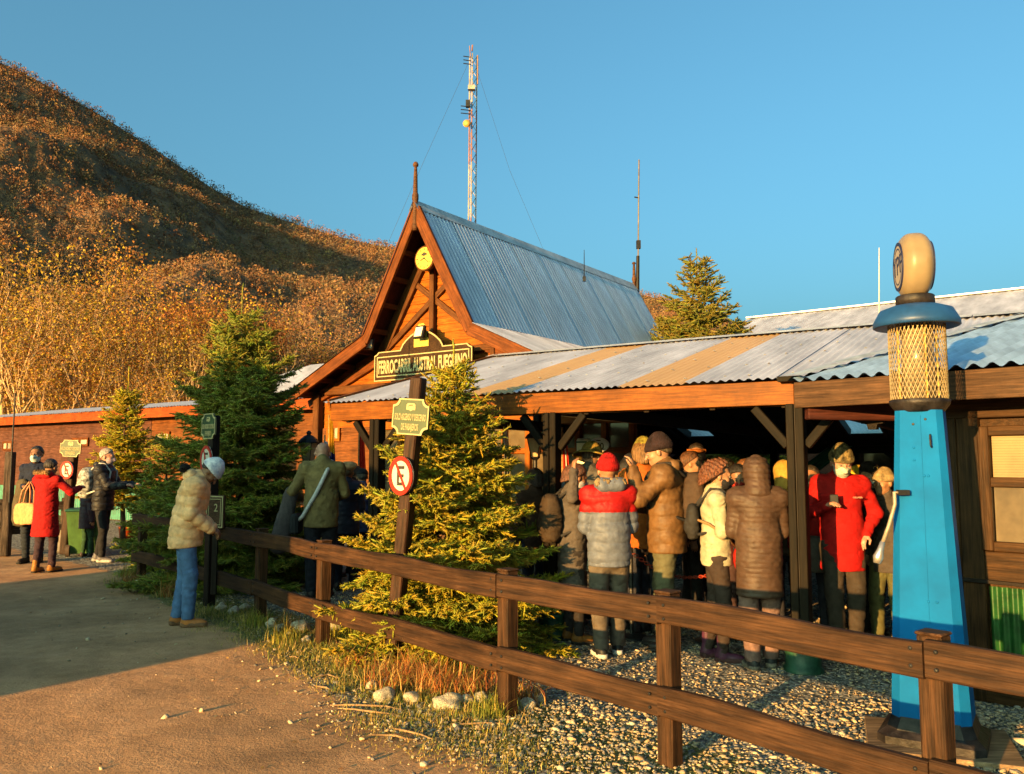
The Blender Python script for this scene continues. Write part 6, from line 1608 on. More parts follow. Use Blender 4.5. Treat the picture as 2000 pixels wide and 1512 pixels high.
    for i, s in ((0, -1), (1, 1)):
        w = fdr[i]; x_ = np.cross(w, [0, 0, 1.0]) if abs(w[2]) < .9 else np.array([1.0, 0, 0]); x_ = x_ - w * (x_ @ w); x_ /= np.linalg.norm(x_); n_ = np.cross(w, x_)
        if arms[i] in ('down', 'back'): x_, n_ = np.array([0, 1.0, 0]), np.array([-s, 0, 0.0])
        pc = wri[i] + w * .055
        p, o = grid(pc - .15, pc + .15, .0075 if hi else .011)
        d = smin(cap(p, wri[i] - w * .04, wri[i] + w * .02, .029, .027), cap(p, wri[i] + w * .02, wri[i] + w * .075, .034, .036, 1.7, n_), .02)
        for q_, (off, L_, r_) in enumerate(((-.030, .070, .0095), (-.010, .080, .010), (.010, .076, .010), (.029, .060, .009))):
            b0 = wri[i] + w * .075 + x_ * off; b1_ = b0 + w * L_ * .45 + n_ * L_ * .12; b2_ = b1_ + w * L_ * .32 + n_ * L_ * .45
            d = smin(d, smin(cap(p, b0, b1_, r_, r_ * .95), cap(p, b1_, b2_, r_ * .95, r_ * .8), .004), .006)
        t0 = wri[i] + w * .025 - x_ * .03; t1 = t0 + w * .03 - x_ * .028 + n_ * .012; t2 = t1 + w * .032 + n_ * .014
        d = smin(d, smin(cap(p, t0, t1, .013, .0115), cap(p, t1, t2, .0115, .009), .004), .01)
        addm(*snets(d, o, .0075 if hi else .011))
    me = np_mesh('body', np.concatenate(Vs), [np.concatenate(Fs)], smooth=True); ob = link('body', me, SKIN[skin]); ob.parent = t
    def garment(nm, fn, lo, hi_, h, mat, par=t, attr=None, midf=None):
        p, o = grid(lo, hi_, h); V_, F_ = snets(fn(p), o, h)
        if len(V_) == 0: return None
        mi = midf(V_[F_].mean(1)) if midf else None
        m_ = np_mesh(nm, V_, [F_], smooth=True, midx=mi); 
        for mm in (mat if isinstance(mat, (list, tuple)) else [mat]): m_.materials.append(mm)
        ob = bpy.data.objects.new(nm, m_); COL.objects.link(ob); ob.parent = par; return ob
    H0 = .011 if hi else .015
    # ---- trousers
    lm = cmat('leg_%d_%d_%d' % tuple(int(c * 999) for c in legs), legs, .85, bump=.5, bscale=25)
    def trous(p):
        d = cap(p, hipc + [0, 0, -.03], waist, .150 * girth, .148 * girth, 1.25, np.array([0, 1, 0]))
        for i in (0, 1): d = smin(d, leg(p, i, .010 * pant_w + (.006 if pant_w > 1 else 0)), .03)
        d = d + .0050 * nz(p, 26, seed + 3, (1, 1, 1.7)) + .008 * np.exp(-(nz(p, 15, seed + 6, (.8, .8, 1.8)) / .13) ** 2)
        return smax(smax(d, .075 - p[..., 2], .01), p[..., 2] - (hipc[2] + .12), .01)
    garment('trousers', trous, (-.32, min(a[1] for a in ank) - .22, .04), (.32, max(max(a[1] for a in ank), waist[1]) + .24, 1.12), H0 * 1.15, lm)
    # ---- shoes
    sm_ = cmat('shoe_%d_%d_%d' % tuple(int(c * 999) for c in shoes), shoes, .5, bump=.2)
    som = cmat('sole_%d' % int((sole or (.02,))[0] * 999), sole or (.02, .018, .016), .7)
    for i, s in ((0, -1), (1, 1)):
        a = ank[i]; ty = rzm(-s * .16)
        def shoe(p):
            q = (p - a.astype(f32)) @ ty.astype(f32)
            d = smin(ell(q, (0, .085, -.045), (.046, .105, .040)), ell(q, (0, -.01, -.035), (.040, .062, .052)), .03)
            d = smin(d, cap(q, (0, -.008, -.03), (0, -.008, .02 + (boots or 0)), .047, .044), .03)
            return smax(d, .018 - p[..., 2], .006)
        so = garment('shoe', shoe, a - [.12, .16, .1], a + [.12, .24, .16], .0095 if hi else .013, sm_)
        def solef(p):
            q = (p - a.astype(f32)) @ ty.astype(f32); v = np.minimum(cap(q * np.array([1, 1, 0], f32), (0, -.03, 0), (0, .15, 0), .047, .047), 9)
            return np.maximum(v, np.abs(p[..., 2] - .014 - (.008 if sole else 0)) - (.014 + (.008 if sole else 0)))
        if so: garment('sole', solef, a - [.12, .16, .095], a + [.12, .24, .0], .010, som, par=so)
    # ---- jacket
    kind, jc = top; jm = cmat('top_%s_%d_%d_%d' % (kind, *[int(c * 999) for c in jc]), jc, .55 if kind == 'puffer' else .85, bump=.35, bscale=35, **({'col2': pattern} if pattern else {}))
    inf = {'puffer': .027, 'coat': .020, 'jacket': .017, 'fleece': .014}[kind]; ql = quilt or (.075 if kind == 'puffer' else 0)
    hz = hem; flare = .10 if kind == 'coat' else .03
    def jack(p):
        d = torso(p, 1.0 * girth) - inf
        pel = cap(p, hipc + [0, 0, hz - .93 + .02], waist, (.152 + flare * max(0, .93 - hz)) * girth, .142 * girth, 1.22, np.array([0, 1, 0])) - inf
        d = smin(d, pel, .05)
        d = smin(d, cap(p, neck - .02 * fwd, neck + RL(1) @ np.array([0, .005, .045]), .078, .075), .03) if collar else d
        for i in (0, 1): d = smin(d, smax(arm(p, i, inf * .85), -(torso(p, 1.0 * girth) + .055), .02) if 0 else arm(p, i, inf * .85), .014)
        if ql:
            # quilting: horizontal channels on the body, rings along the sleeves
            sz = (p - waist.astype(f32)) @ (RL(.7) @ np.array([0, 0, 1.0])).astype(f32)
            da = np.minimum(arm(p, 0, inf * .85), arm(p, 1, inf * .85)); body = d < da - .004
            am = 0
            for i in (0, 1):
                ab = (elb[i] - sh[i]); l1 = np.clip(((p - sh[i].astype(f32)) @ ab.astype(f32)) / (ab @ ab), 0, 1) * UP_ARM
                ab2 = (wri[i] - elb[i]); l2 = np.clip(((p - elb[i].astype(f32)) @ ab2.astype(f32)) / (ab2 @ ab2), 0, 1) * FORE
                am = np.where(arm(p, i, 0) <= da + inf, l1 + l2, am)
            u = np.where(d < da - .012, sz, am)
            u = u + min(.018, .2 * ql) * nz(p, 9, seed) + min(.006, .07 * ql) * nz(p, 23, seed + 1)
            d = d - (.016 if ql > .06 else .009) * (.85 + .35 * nz(p, 12, seed + 7)) * (np.abs(np.sin(np.pi * u / ql)) ** .5 - .6)
        d = d + (.005 if ql else .0055) * nz(p, 15, seed, (1, 1, 1.7)) + (.0022 if ql else .0035) * nz(p, 34, seed + 9, (.7, .7, 1.9))
        d = d + (.0035 if ql else .0085) * np.exp(-(nz(p, 11, seed + 5, (1, 1, 1.7)) / .13) ** 2) * (1 if not ql else 1)
        hp = (p - np.array([0, hipc[1], hz], f32)) @ (np.array([0, -math.sin(lean * .3), math.cos(lean * .3)])).astype(f32)
        d = smax(d, -hp, .015)
        return d
    ext = np.array([waist, chest, neck] + sh + elb + wri + [np.array([0, hipc[1], hz])])
    lo = ext.min(0) - .16; lo[0] = min(lo[0], -.3); lo[1] = min(lo[1], -.27); hi_ = ext.max(0) + .13; hi_[0] = max(hi_[0], .3); hi_[1] = max(hi_[1], .28)
    jmats = [jm]; midf = None
    if yoke:
        jmats = [jm, cmat('yoke', yoke[0], .6, bump=.3)]; zy = chest[2] + yoke[1]
        midf = lambda C: (C[:, 2] > zy).astype(np.int32)
    jo = garment('jacket', jack, lo, hi_, H0, jmats, midf=midf)
    # ---- hood lying on the back or pulled up
    L = lambda p: (p - headc.astype(f32)) @ RH.astype(f32) / f32(HS)
    hb0, hb1 = headc - .24, headc + .24
    if hood == 'down':
        hc = neck + RL(1) @ np.array([0, -.075, .03])
        garment('hood', lambda p: smax(cap(p, hc + xax * -.075, hc + xax * .075, .062, .062) + .008 * nz(p, 30, seed), -ell(p, hc + RL(1) @ np.array([0, .03, .06]), (.10, .07, .06)), .02), hc - .2, hc + .2, H0, jm)
    elif isinstance(hood, tuple) and hood[0] == 'fur':
        hc = neck + RL(1) @ np.array([0, -.075, .035])
        ho = garment('hood', lambda p: cap(p, hc + xax * -.075, hc + xax * .075, .072, .072) + .008 * nz(p, 30, seed), hc - .2, hc + .2, H0, jm)
        fm = cmat('fur_%d' % int(hood[1][0] * 999), hood[1], .95, bump=1.0, bscale=120, var=.4)
        hr = hood[2] if len(hood) > 2 else np.array([0, -.05, .035])
        garment('fur_trim', lambda p: cap(p, hc + RL(1) @ hr - xax * .11, hc + RL(1) @ hr + xax * .11, .040, .040) + .014 * nz(p, 95, seed + 5) + .006 * nz(p, 160, seed), hc - .26, hc + .26, .009, fm, par=ho or t)
    elif hood == 'up' or isinstance(hood, tuple):
        hm_ = jm if hood == 'up' else cmat('hood_%d_%d' % (int(hood[1][0] * 999), int(hood[1][1] * 999)), hood[1], .8, bump=.4)
        def hf(p):
            q = L(p); d = smin(ell(q, (0, -.015, .028), (.105, .122, .118)), cap(q, (0, -.03, -.05), (0, -.05, -.15), .095, .11), .05)
            if ql: d = d - .009 * (np.abs(np.sin(np.pi * q[..., 2] / .045)) ** .6 - .6)
            d = d + .006 * nz(p, 24, seed)
            return smax(d, -ell(q, (0, .13, -.02), (.075, .10, .105)), .02)
        garment('hood', hf, hb0 - [0, 0, .05], hb1, H0 * .9, hm_)
    # ---- hair
    if hair is not None:
        hcol, hst = hair; hm_ = HAIRM('%d_%d_%d' % tuple(int(c * 999) for c in hcol), hcol)
        vol = {'short': .010, 'mid': .016, 'long': .018, 'curly': .03, 'bun': .014}[hst]
        def hairf(p):
            q = L(p); d = ell(q, (0, -.016, .033), (.077 + vol, .093 + vol, .089 + vol))
            if hst in ('long', 'curly', 'mid'): d = smin(d, cap(q, (0, -.05, 0), (0, -.065, -.10 if hst == 'mid' else -.20), .085 + vol, .07 + vol), .04)
            if hst == 'curly': d = smin(d, cap(q, (.03, -.075, -.02), (.085, -.07, -.34), .085, .060), .04)
            if hst == 'bun': d = smin(d, ell(q, (0, -.07, .12), (.035, .035, .035)), .02)
            d = d + (.012 * nz(q, 95, seed, (1.4, 1.4, .7)) + .009 * nz(q, 210, seed + 2) + .006 * nz(q, 330, seed + 4) if hst == 'curly' else .004 * nz(q, 60, seed, (1.5, 1.5, .4)))
            cut = np.maximum(q[..., 1] * .8 - (q[..., 2] - .055) * 1.0 - (.028), -1)      # keeps the face free
            if hst == 'curly': cut = np.maximum(cut, q[..., 1] - .015 - np.clip(q[..., 2] - .07, 0, .1))
            if hst in ('short', 'bun'): cut = np.maximum(cut, -(q[..., 2] + .055 - np.clip(-q[..., 1], 0, .1) * .2))
            return smax(d, cut, .012)
        garment('hair', hairf, hb0 - [0.05, .05, .26], hb1, .010 if hi else .013, hm_)
    # ---- hats
    if hat is not None:
        hk, hc_ = hat[0], hat[1]; hm_ = cmat('hat_%s_%d_%d_%d' % (hk, *[int(c * 999) for c in hc_]), hc_, .9, bump=.9, bscale=110, var=.3, **({'col2': hat[2], 'scale': hat[3] if len(hat) > 3 else 14} if len(hat) > 2 else {}))
        def hatf(p):
            q = L(p)
            if hk == 'beanie':
                d = smin(ell(q, (0, -.016, .045), (.093, .110, .098)), ell(q, (0, -.03, .11), (.05, .055, .05)), .04)
                d = smin(d, smax(ell(q, (0, -.012, .035), (.099, .116, .12)), np.abs(q[..., 2] - .040 + .2 * (q[..., 1] + .0) * 0) - .024, .008), .008)
                d = d + .0025 * np.sin(np.arctan2(q[..., 0], q[..., 1]) * 40)
                return smax(d, -(q[..., 2] - .012 - .12 * np.clip(q[..., 1], -.1, .1)), .008)
            if hk == 'beret': return smin(ell(q, (.01, -.02, .10), (.125, .13, .05), rx(.25)), ell(q, (0, -.012, .06), (.092, .108, .05)), .03)
            if hk == 'bucket':
                r_ = np.hypot(q[..., 0] * 1.08, q[..., 1] + .01)
                d = smax(ell(q, (0, -.012, .04), (.098, .112, .115)), -(q[..., 2] - .03), .01)
                br_ = np.maximum(np.abs(q[..., 2] - .045 + .55 * (r_ - .1)) - .008, np.maximum(r_ - .185, .09 - r_)); return smin(d, br_, .012)
            if hk == 'cap':
                d = smax(ell(q, (0, -.012, .05), (.090, .106, .085)), -(q[..., 2] - .035), .01)
                return smin(d, np.maximum(ell(q, (0, .10, .045), (.075, .085, .022)), -(q[..., 1] - .03)), .01)
            if hk == 'visor':
                r_ = np.hypot(q[..., 0] * 1.1, q[..., 1] + .01); d = np.maximum(np.abs(r_ - .102) - .006, np.abs(q[..., 2] - .05) - .02)
                return smin(d, np.maximum(ell(q, (0, .10, .045), (.075, .085, .02)), -(q[..., 1] - .03)), .01)
        garment('hat', hatf, hb0, hb1, .0085 if hi else .012, hm_)
    if mask is not None:
        mm_ = cmat('mask_%d_%d' % (int(mask[0] * 999), int(mask[2] * 999)), mask, .8, bump=.4, bscale=70, stretch=(.3, .3, 3))
        def mf(p):
            q = L(p); d = smin(ell(q, (0, .028, -.040), (.068, .076, .082)), cap(q, (0, .09, -.01), (0, .112, -.035), .016, .02), .03) + .003 * np.sin(q[..., 2] * 330)
            return smax(smax(d, np.maximum(q[..., 2] + .006 - .10 * np.abs(q[..., 0]) * -1, -(q[..., 2] + .112)), .006), .012 - q[..., 1] + np.abs(q[..., 2] + .05) * .25, .006)
        garment('face_mask', mf, headc - .16, headc + .16, .0075, mm_)
        for s in (-1, 1):
            b = MB().tube([headc + RH @ (HS * np.array(v)) for v in ((s * .062, .03, -.03), (s * .080, .0, -.008), (s * .084, -.012, .01))], .0022, 4); o_ = b.build('ear_loop', mm_, None); o_.parent = t
    if eyes and hi:
        for s in (-1, 1):
            c_ = headc + RH @ (HS * np.array([s * .031, .0815, .006]))
            e = MB().lathe([(0, -.009), (.006, -.007), (.0095, -.002), (.0095, .002), (.006, .007), (0, .009)], 10, Matrix.Translation(c_), cap=False).build('eye', eye_w, None, smooth=True); e.parent = t
            c2 = headc + RH @ (HS * np.array([s * .031, .0885, .004]))
            e2 = MB().lathe([(0, -.006), (.005, -.003), (.006, 0), (.005, .003), (0, .006)], 8, Matrix.Translation(c2), cap=False).build('iris', eye_d, None, smooth=True); e2.parent = e
            bo = MB().tube([headc + RH @ (HS * np.array(v)) for v in ((s * .015, .092, .024), (s * .031, .092, .029), (s * .047, .080, .025))], [.003, .0038, .002], 5).build('eyebrow', HAIRM('brow', (.03, .018, .01)), None); bo.parent = t
    t['_j'] = 0; del t['_j']
    info = dict(t=t, k=k, neck=neck, chest=chest, waist=waist, hip=hipc, head=headc, RH=RH, RL=RL, sh=sh, wri=wri, elb=elb, fdr=fdr, g=g, yaw=yaw, inf=inf)
    return info
def wp_(I, p):
    """person-local point -> world"""
    return I['g'] + Matrix.Rotation(I['yaw'], 3, 'Z') @ (Vector([float(c) for c in p]) * I['k'])
def held(I, nm, label, cat, fn, lo, hi_, h, mat, group=None):
    """an SDF-shaped thing worn or held by a person, kept as a thing of its own"""
    p, o = grid(lo, hi_, h); V_, F_ = snets(fn(p), o, h)
    base = wp_(I, np.array(V_).min(0) * [0, 0, 1] + np.array(V_).mean(0) * [1, 1, 0])
    t = thing(nm, label, cat, base, I['yaw'], group); t.scale = (I['k'],) * 3
    off = np.array(Matrix.Rotation(-I['yaw'], 3, 'Z') @ ((base - I['g']) / I['k']))
    m_ = np_mesh('bag_body', V_ - off, [F_], smooth=True)
    for mm in (mat if isinstance(mat, (list, tuple)) else [mat]): m_.materials.append(mm)
    ob = bpy.data.objects.new('main_body' if cat != 'jacket' else 'cloth', m_); COL.objects.link(ob); ob.parent = t
    def extra(nm2, mb, mat2, smooth=True, par=ob):
        mb.v = [tuple(Vector([float(c) for c in v]) - Vector([float(c) for c in off])) for v in mb.v]
        o2 = mb.build(nm2, mat2, None, smooth=smooth); o2.parent = par; return o2
    return t, extra
def backpack(I, label, col, w=.15, h_=.22, dp=.09, strap=None, pocket=None, pat=None, yo=0.0):
    RLm = I['RL'](.9); c = I['chest'] + RLm @ np.array([0, -.165 - I['inf'] - dp * .55 + yo, -.06])
    def fn(p):
        q = (p - c.astype(f32)) @ RLm.astype(f32)
        d = np.maximum(np.maximum(np.abs(q[..., 0]) - w, np.abs(q[..., 1]) - dp), np.abs(q[..., 2]) - h_)
        d = smax(ell(q, (0, 0, -.02), (w * 1.15, dp * 1.25, h_ * 1.12)), d, .04)
        d = smin(d, ell(q, (0, -dp * .9, -h_ * .3), (w * .75, dp * .4, h_ * .42)), .015)
        return d + .005 * nz(p, 28, 5) + .0 
    mt = cmat('bag_%d_%d_%d' % tuple(int(a * 999) for a in col), col, .8, bump=.5, bscale=40, **({'col2': pat, 'scale': 16, 'var': .02} if pat else {}))
    t, ex = held(I, 'backpack', label, 'backpack', fn, c - .34, c + .34, .011, mt)
    sm_ = cmat('strap_%d' % int((strap or (.02,))[0] * 999), strap or (.02, .018, .018))
    for s in (-1, 1):
        pts = [c + RLm @ np.array([s * .07, dp * .7, h_ * .8])] + [I['sh'][(s + 1) // 2] + RLm @ np.array([-s * .05, y_, z_]) for y_, z_ in ((-.05, .085 + I['inf']), (.05, .075 + I['inf']), (.125 + I['inf'], -.02))] + [I['chest'] + RLm @ np.array([s * .14, .10 + I['inf'], -.12]), c + RLm @ np.array([s * w, dp * .6, -h_ * .7])]
        ex('strap', MB().tube([Vector([float(a) for a in q]) for q in pts], .014, 6), sm_)
    if pocket:
        def_ = MB().lathe([(.0, 0), (.07, .0), (.075, .012), (.06, .03), (0, .035)], 14, Matrix.Translation(Vector([float(a) for a in (c + RLm @ np.array([0, -dp * 1.15, -h_ * .28]))])) @ Matrix.Rotation(math.pi / 2, 4, 'X') @ Matrix.Diagonal((1, 1.25, 1, 1)), cap=False)
        ex('pocket', def_, pocket)
    return t
# ------------------------------------------------------------------ the people in the photograph
R_ = math.radians
def hgt(x, yf, yt): return D(x, yt, G(x, yf).y).z
BLK = (.012, .011, .012); 
# --- group by the far sign post
I = person('person in navy jumper with pale face mask facing the woman in red', 62, 1099, hgt(62, 1099, 879), R_(188), top=('fleece', (.010, .014, .032)), legs=(.014, .018, .026), shoes=(.03, .02, .015), hair=((.012, .009, .007), 'short'), mask=(.34, .44, .44), arms=('down', 'front'), skin=1, seed=2, collar=False)
def drape(p, a=I['wri'][1], e=I['elb'][1]):
    m = (a + e) / 2; d = cap(p, m + [0, 0, .02], m + [.0, .02, -.48], .10, .13, 2.2, np.array([0, 1.0, 0])); return d + .012 * nz(p, 14, 8, (1.6, 1.6, .4))
held(I, 'coat', 'olive coat hung over the arm of the person in the navy jumper', 'jacket', drape, I['wri'][1] - [.3, .3, .75], I['wri'][1] + [.3, .3, .25], .014, cmat('olive', (.07, .052, .028)))
I = person('person in long red coat with tan fur collar seen from behind', 84, 1118, hgt(84, 1118, 903), R_(-14), top=('coat', (.25, .004, .004)), hem=.56, legs=(.03, .016, .024), shoes=(.22, .09, .015), boots=.07, hair=((.02, .012, .010), 'short'), hood=('fur', (.20, .11, .045)), arms=('camera', ((.55, .35, -.55), (-.2, .8, .2))), girth=1.06, seed=3, headp=.25, eyes=False)
def tote(p, c=I['hip'] + np.array([-.36, -.02, .0])):
    q = p - c.astype(f32); d = np.maximum(np.maximum(np.abs(q[..., 0]) - .19, np.abs(q[..., 1]) - .06 - .04 * (-q[..., 2])), np.abs(q[..., 2] + .02) - .17); return smax(ell(q, (0, 0, -.03), (.24, .12, .22)), d, .03) + .006 * nz(p, 22, 3)
tb, ex = held(I, 'tote_bag', 'peach patterned cloth bag hanging beside the red coat', 'bag', tote, I['hip'] + [-.68, -.25, -.3], I['hip'] + [-.05, .25, .3], .011, M('tote_cloth', (.45, .16, .07), .8, var=.05, scale=26, col2=(.36, .26, .10), bump=.3))
c_ = I['hip'] + np.array([-.36, -.02, 0])
for y_ in (-.04, .04): ex('handle', MB().tube([Vector([float(a) for a in c_ + np.array(v)]) for v in ((-.1, y_, .14), (-.06, y_, .33), (.05, y_ * .5, .48), (.1, y_, .33), (.1, y_, .14))], .012, 6), M('tote_strap', (.45, .2, .1), .8))
I = person('grey-haired person in black puffer with face mask, seen side on', 196, 1097, hgt(196, 1097, 883), R_(-88), top=('puffer', (.012, .012, .016)), hem=.80, legs=(.012, .012, .015), shoes=(.08, .075, .085), sole=(.28, .27, .26), hair=((.30, .26, .23), 'short'), hood='down', mask=(.30, .24, .28), arms=('reach', 'reach'), skin=2, seed=4, headp=.1, quilt=.09)
backpack(I, 'black and white patterned backpack worn over the black puffer', (.42, .42, .40), .17, .25, .12, pat=(.012, .012, .015), strap=(.35, .34, .32))
person('person in purple quilted jacket and green trousers half hidden behind the patterned backpack', 166, 1088, 1.16, R_(-40), top=('puffer', (.03, .02, .035)), quilt=.05, legs=(.018, .05, .022), hem=.7, hair=((.02, .012, .008), 'mid'), seed=5, hi=False, girth=1.15)
# --- woman in the beige puffer
I = person('person in beige puffer, jeans and tan boots looking down at her hands', 361, 1222, 1.63, R_(-74), top=('puffer', (.82, .44, .20)), quilt=.105, hem=.80, legs=(.07, .14, .28), shoes=(.40, .14, .035), sole=(.16, .08, .04), boots=.075, lean=.24, headp=.85, hat=('beanie', (.62, .60, .60), (.06, .11, .26), 9), hood=('fur', (.02, .015, .013), np.array([0, -.075, .06])), arms=(((.10, .10, -1), (-.30, .75, -.45)), ((.10, .10, -1), (-.30, .75, -.45))), girth=1.12, seed=6, pant_w=1.25, stance=.075, skin=1, hair=((.03, .018, .01), 'short'))
# --- people queueing at the gable porch
I = person('bald person in olive-green coat with grey shoulder strap, back turned', 624, 1168, 1.80, R_(12), top=('jacket', (.14, .10, .04)), hem=.79, legs=(.012, .012, .018), lean=.16, headp=.55, arms=(((.5, .05, -.8), (-.25, .75, -.2)), ((.30, .15, -1), (-.4, .8, -.2))), girth=1.1, seed=7, skin=2, pant_w=1.3, eyes=False)
st_ = MB().tube([wp_(I, q) for q in (I['sh'][1] + I['RL'](1) @ np.array([-.07, .02, .10]), I['chest'] + I['RL'](1) @ np.array([.05, -.165, .08]), I['waist'] + np.array([-.06, -.165, .06]), I['hip'] + np.array([-.20, -.10, -.02]), I['hip'] + np.array([-.26, .0, -.08]))], .024, 8)
tg = thing('shoulder_bag', 'grey shoulder strap bag slung across the olive-green coat', 'bag', wp_(I, I['hip'] + np.array([-.26, .02, -.2])))
st_.build('strap', cmat('grey_strap', (.42, .40, .40)), tg, smooth=True)
MB().box((-.05, -.14, 0), (.05, .14, .24), Matrix.Translation(wp_(I, I['hip'] + np.array([-.27, .04, -.22]))), ch=.03).build('bag', cmat('darkbag', (.02, .02, .022)), tg, smooth=False)
def dr2(p, a=I['wri'][0], e=I['elb'][0]):
    m = a * .3 + e * .7 + np.array([-.03, -.04, 0]); return cap(p, m + [0, 0, .0], m + [-.12, -.02, -.56], .075, .12, 1.5, np.array([0, 1.0, 0])) + .014 * nz(p, 15, 9, (1.7, 1.7, .4))
held(I, 'coat', 'charcoal coat carried over the arm of the person in olive green', 'jacket', dr2, I['elb'][0] - [.42, .35, .85], I['elb'][0] + [.25, .3, .25], .014, cmat('charcoal', (.06, .048, .048)))
person('person in tan beret and navy puffer behind the olive coat', 674, 1150, hgt(674, 1150, 914), R_(4), top=('puffer', (.020, .020, .038)), quilt=.07, legs=(.01, .01, .02), hat=('beret', (.42, .23, .10)), hair=((.10, .06, .03), 'short'), arms=('front', 'front'), seed=8, hi=False)
person('person in blue jacket and dark cap beside the canopy column', 704, 1136, hgt(704, 1136, 923), R_(12), top=('jacket', (.045, .065, .18)), legs=(.012, .014, .03), hat=('cap', (.012, .012, .016)), hair=((.05, .045, .04), 'short'), seed=9, hi=False)
person('pink-headed person behind the shoulder of the olive coat', 650, 1128, hgt(650, 1128, 917), R_(-20), top=('jacket', (.03, .022, .022)), skin=2, seed=10, hi=False)
person('person with dark hair in a bun between the beret and the blue jacket', 690, 1120, hgt(690, 1120, 917), R_(-40), top=('jacket', (.03, .01, .01)), hair=((.012, .009, .008), 'bun'), seed=11, hi=False)
# --- crowd under the canopy
I = person('person in grey-brown jacket with raised hand and pale mask', 1118, 1254, 1.52, R_(-72), top=('jacket', (.062, .050, .044)), legs=(.02, .016, .016), shoes=(.19, .075, .015), boots=.05, hair=((.10, .035, .018), 'mid'), mask=(.30, .28, .30), arms=('front', ((.55, -.35, .05), (-.1, .1, 1.0))), hem=.55, seed=21, headp=.3, skin=1)
backpack(I, 'dark brown backpack on the person with the raised hand', (.035, .022, .013), .14, .25, .10)
person('person in yellow brimmed hat and grey jacket behind the red hat', 1150, 1226, hgt(1150, 1226, 876), R_(-28), top=('jacket', (.075, .066, .058)), hat=('bucket', (.26, .17, .035)), hair=((.08, .05, .03), 'short'), lean=.12, headp=.25, arms=('front', 'front'), seed=22, girth=1.05)
I = person('person in red hat and grey puffer with red shoulders, back turned', 1192, 1282, hgt(1192, 1282, 905), R_(6), top=('puffer', (.085, .095, .125)), quilt=.085, yoke=((.25, .005, .005), -.02), hem=.80, legs=(.085, .066, .050), pant_w=1.5, shoes=(.012, .012, .014), sole=(.40, .40, .40), hat=('beanie', (.30, .005, .005)), hood=('fur', (.17, .115, .06), np.array([0, -.02, .02])), arms=('front', 'front'), girth=1.06, seed=23, eyes=False)
person('dark-haired person in navy hooded top beside the red hat', 1236, 1232, hgt(1236, 1232, 903), R_(-62), top=('jacket', (.008, .008, .014)), hair=((.010, .008, .008), 'mid'), hat=('beanie', (.010, .009, .012)), legs=(.02, .022, .035), seed=24, hi=False)
person('person in orange jacket and yellow-green hat behind the brown puffer', 1262, 1238, hgt(1262, 1238, 872), R_(-15), top=('jacket', (.26, .065, .008)), hat=('beanie', (.20, .16, .025)), hair=((.15, .07, .02), 'mid'), legs=(.02, .02, .03), seed=25, hi=False)
I = person('tall person in brown puffer and dark beanie holding a hand to the face', 1306, 1268, hgt(1306, 1268, 864), R_(72), top=('puffer', (.105, .052, .019)), quilt=.12, hem=.80, legs=(.072, .066, .036), pant_w=1.5, shoes=(.03, .022, .02), hat=('beanie', (.020, .010, .011)), arms=('face', 'front'), girth=1.12, seed=26, headp=.28, hair=((.06, .04, .02), 'short'), hood='down')
backpack(I, 'brown backpack with flowered pocket on the brown puffer', (.045, .026, .016), .15, .24, .10, pocket=M('flowered', (.55, .10, .03), .7, var=.0, scale=22, col2=(.55, .42, .10), bump=0))
person('person in orange visor and dark jacket in front of the green spruce', 1367, 1196, hgt(1367, 1196, 877), R_(165), top=('jacket', (.015, .014, .015)), hat=('visor', (.40, .12, .02)), hair=((.02, .012, .008), 'short'), skin=1, seed=27, hi=False)
person('brown-haired person in brown jacket just behind the flowered backpack', 1351, 1222, hgt(1351, 1222, 893), R_(-105), top=('jacket', (.06, .035, .022)), hair=((.09, .035, .014), 'short'), skin=0, seed=28, hi=False, legs=(.02, .018, .018))
I = person('curly-haired person in cream jacket and black mask, seen side on', 1404, 1288, hgt(1404, 1288, 914), R_(-98), top=('jacket', (.30, .26, .17)), hem=.84, twist=.0, legs=(.030, .019, .015), shoes=(.055, .015, .035), sole=(.05, .02, .02), boots=.12, hair=((.13, .040, .014), 'curly'), mask=(.016, .014, .015), arms=('front', 'front'), seed=29, headp=.12)
def pouch(p, c=I['hip'] + np.array([.05, .20, -.03])):
    q = p - c.astype(f32); return ell(q, (0, 0, 0), (.13, .06, .12)) + .006 * nz(p, 25, 4)
tb, ex = held(I, 'red_pouch', 'red waist pouch on the person in the cream jacket', 'bag', pouch, I['hip'] + [-.15, .05, -.22], I['hip'] + [.3, .36, .18], .010, cmat('pouch_red', (.27, .012, .008), .6))
ex('strap', MB().tube([Vector([float(a) for a in q]) for q in (I['hip'] + np.array([.0, .2, .05]), I['waist'] + np.array([.19, .02, .05]), I['waist'] + np.array([.17, -.08, .12]), I['waist'] + np.array([.05, -.20, .16]))], .013, 6), cmat('tan_strap', (.22, .12, .05)))
backpack(I, 'small black backpack on the person in the cream jacket', (.02, .018, .017), .11, .17, .06)
person('dark-haired person with red scarf facing out of the crowd', 1447, 1246, hgt(1447, 1246, 918), R_(172), top=('jacket', (.015, .010, .018)), hair=((.012, .008, .007), 'mid'), hood=None, skin=1, headp=.3, arms=('front', 'front'), seed=30, mask=(.26, .02, .012), legs=(.04, .02, .02))
person('fair-haired person behind the dark-haired one with the scarf', 1424, 1216, hgt(1424, 1216, 906), R_(150), top=('jacket', (.05, .02, .015)), hair=((.24, .10, .03), 'mid'), seed=31, hi=False)
person('person with ginger fringe next to the fair-haired one', 1462, 1218, hgt(1462, 1218, 907), R_(200), top=('jacket', (.03, .02, .02)), hair=((.16, .06, .02), 'short'), seed=41, hi=False)
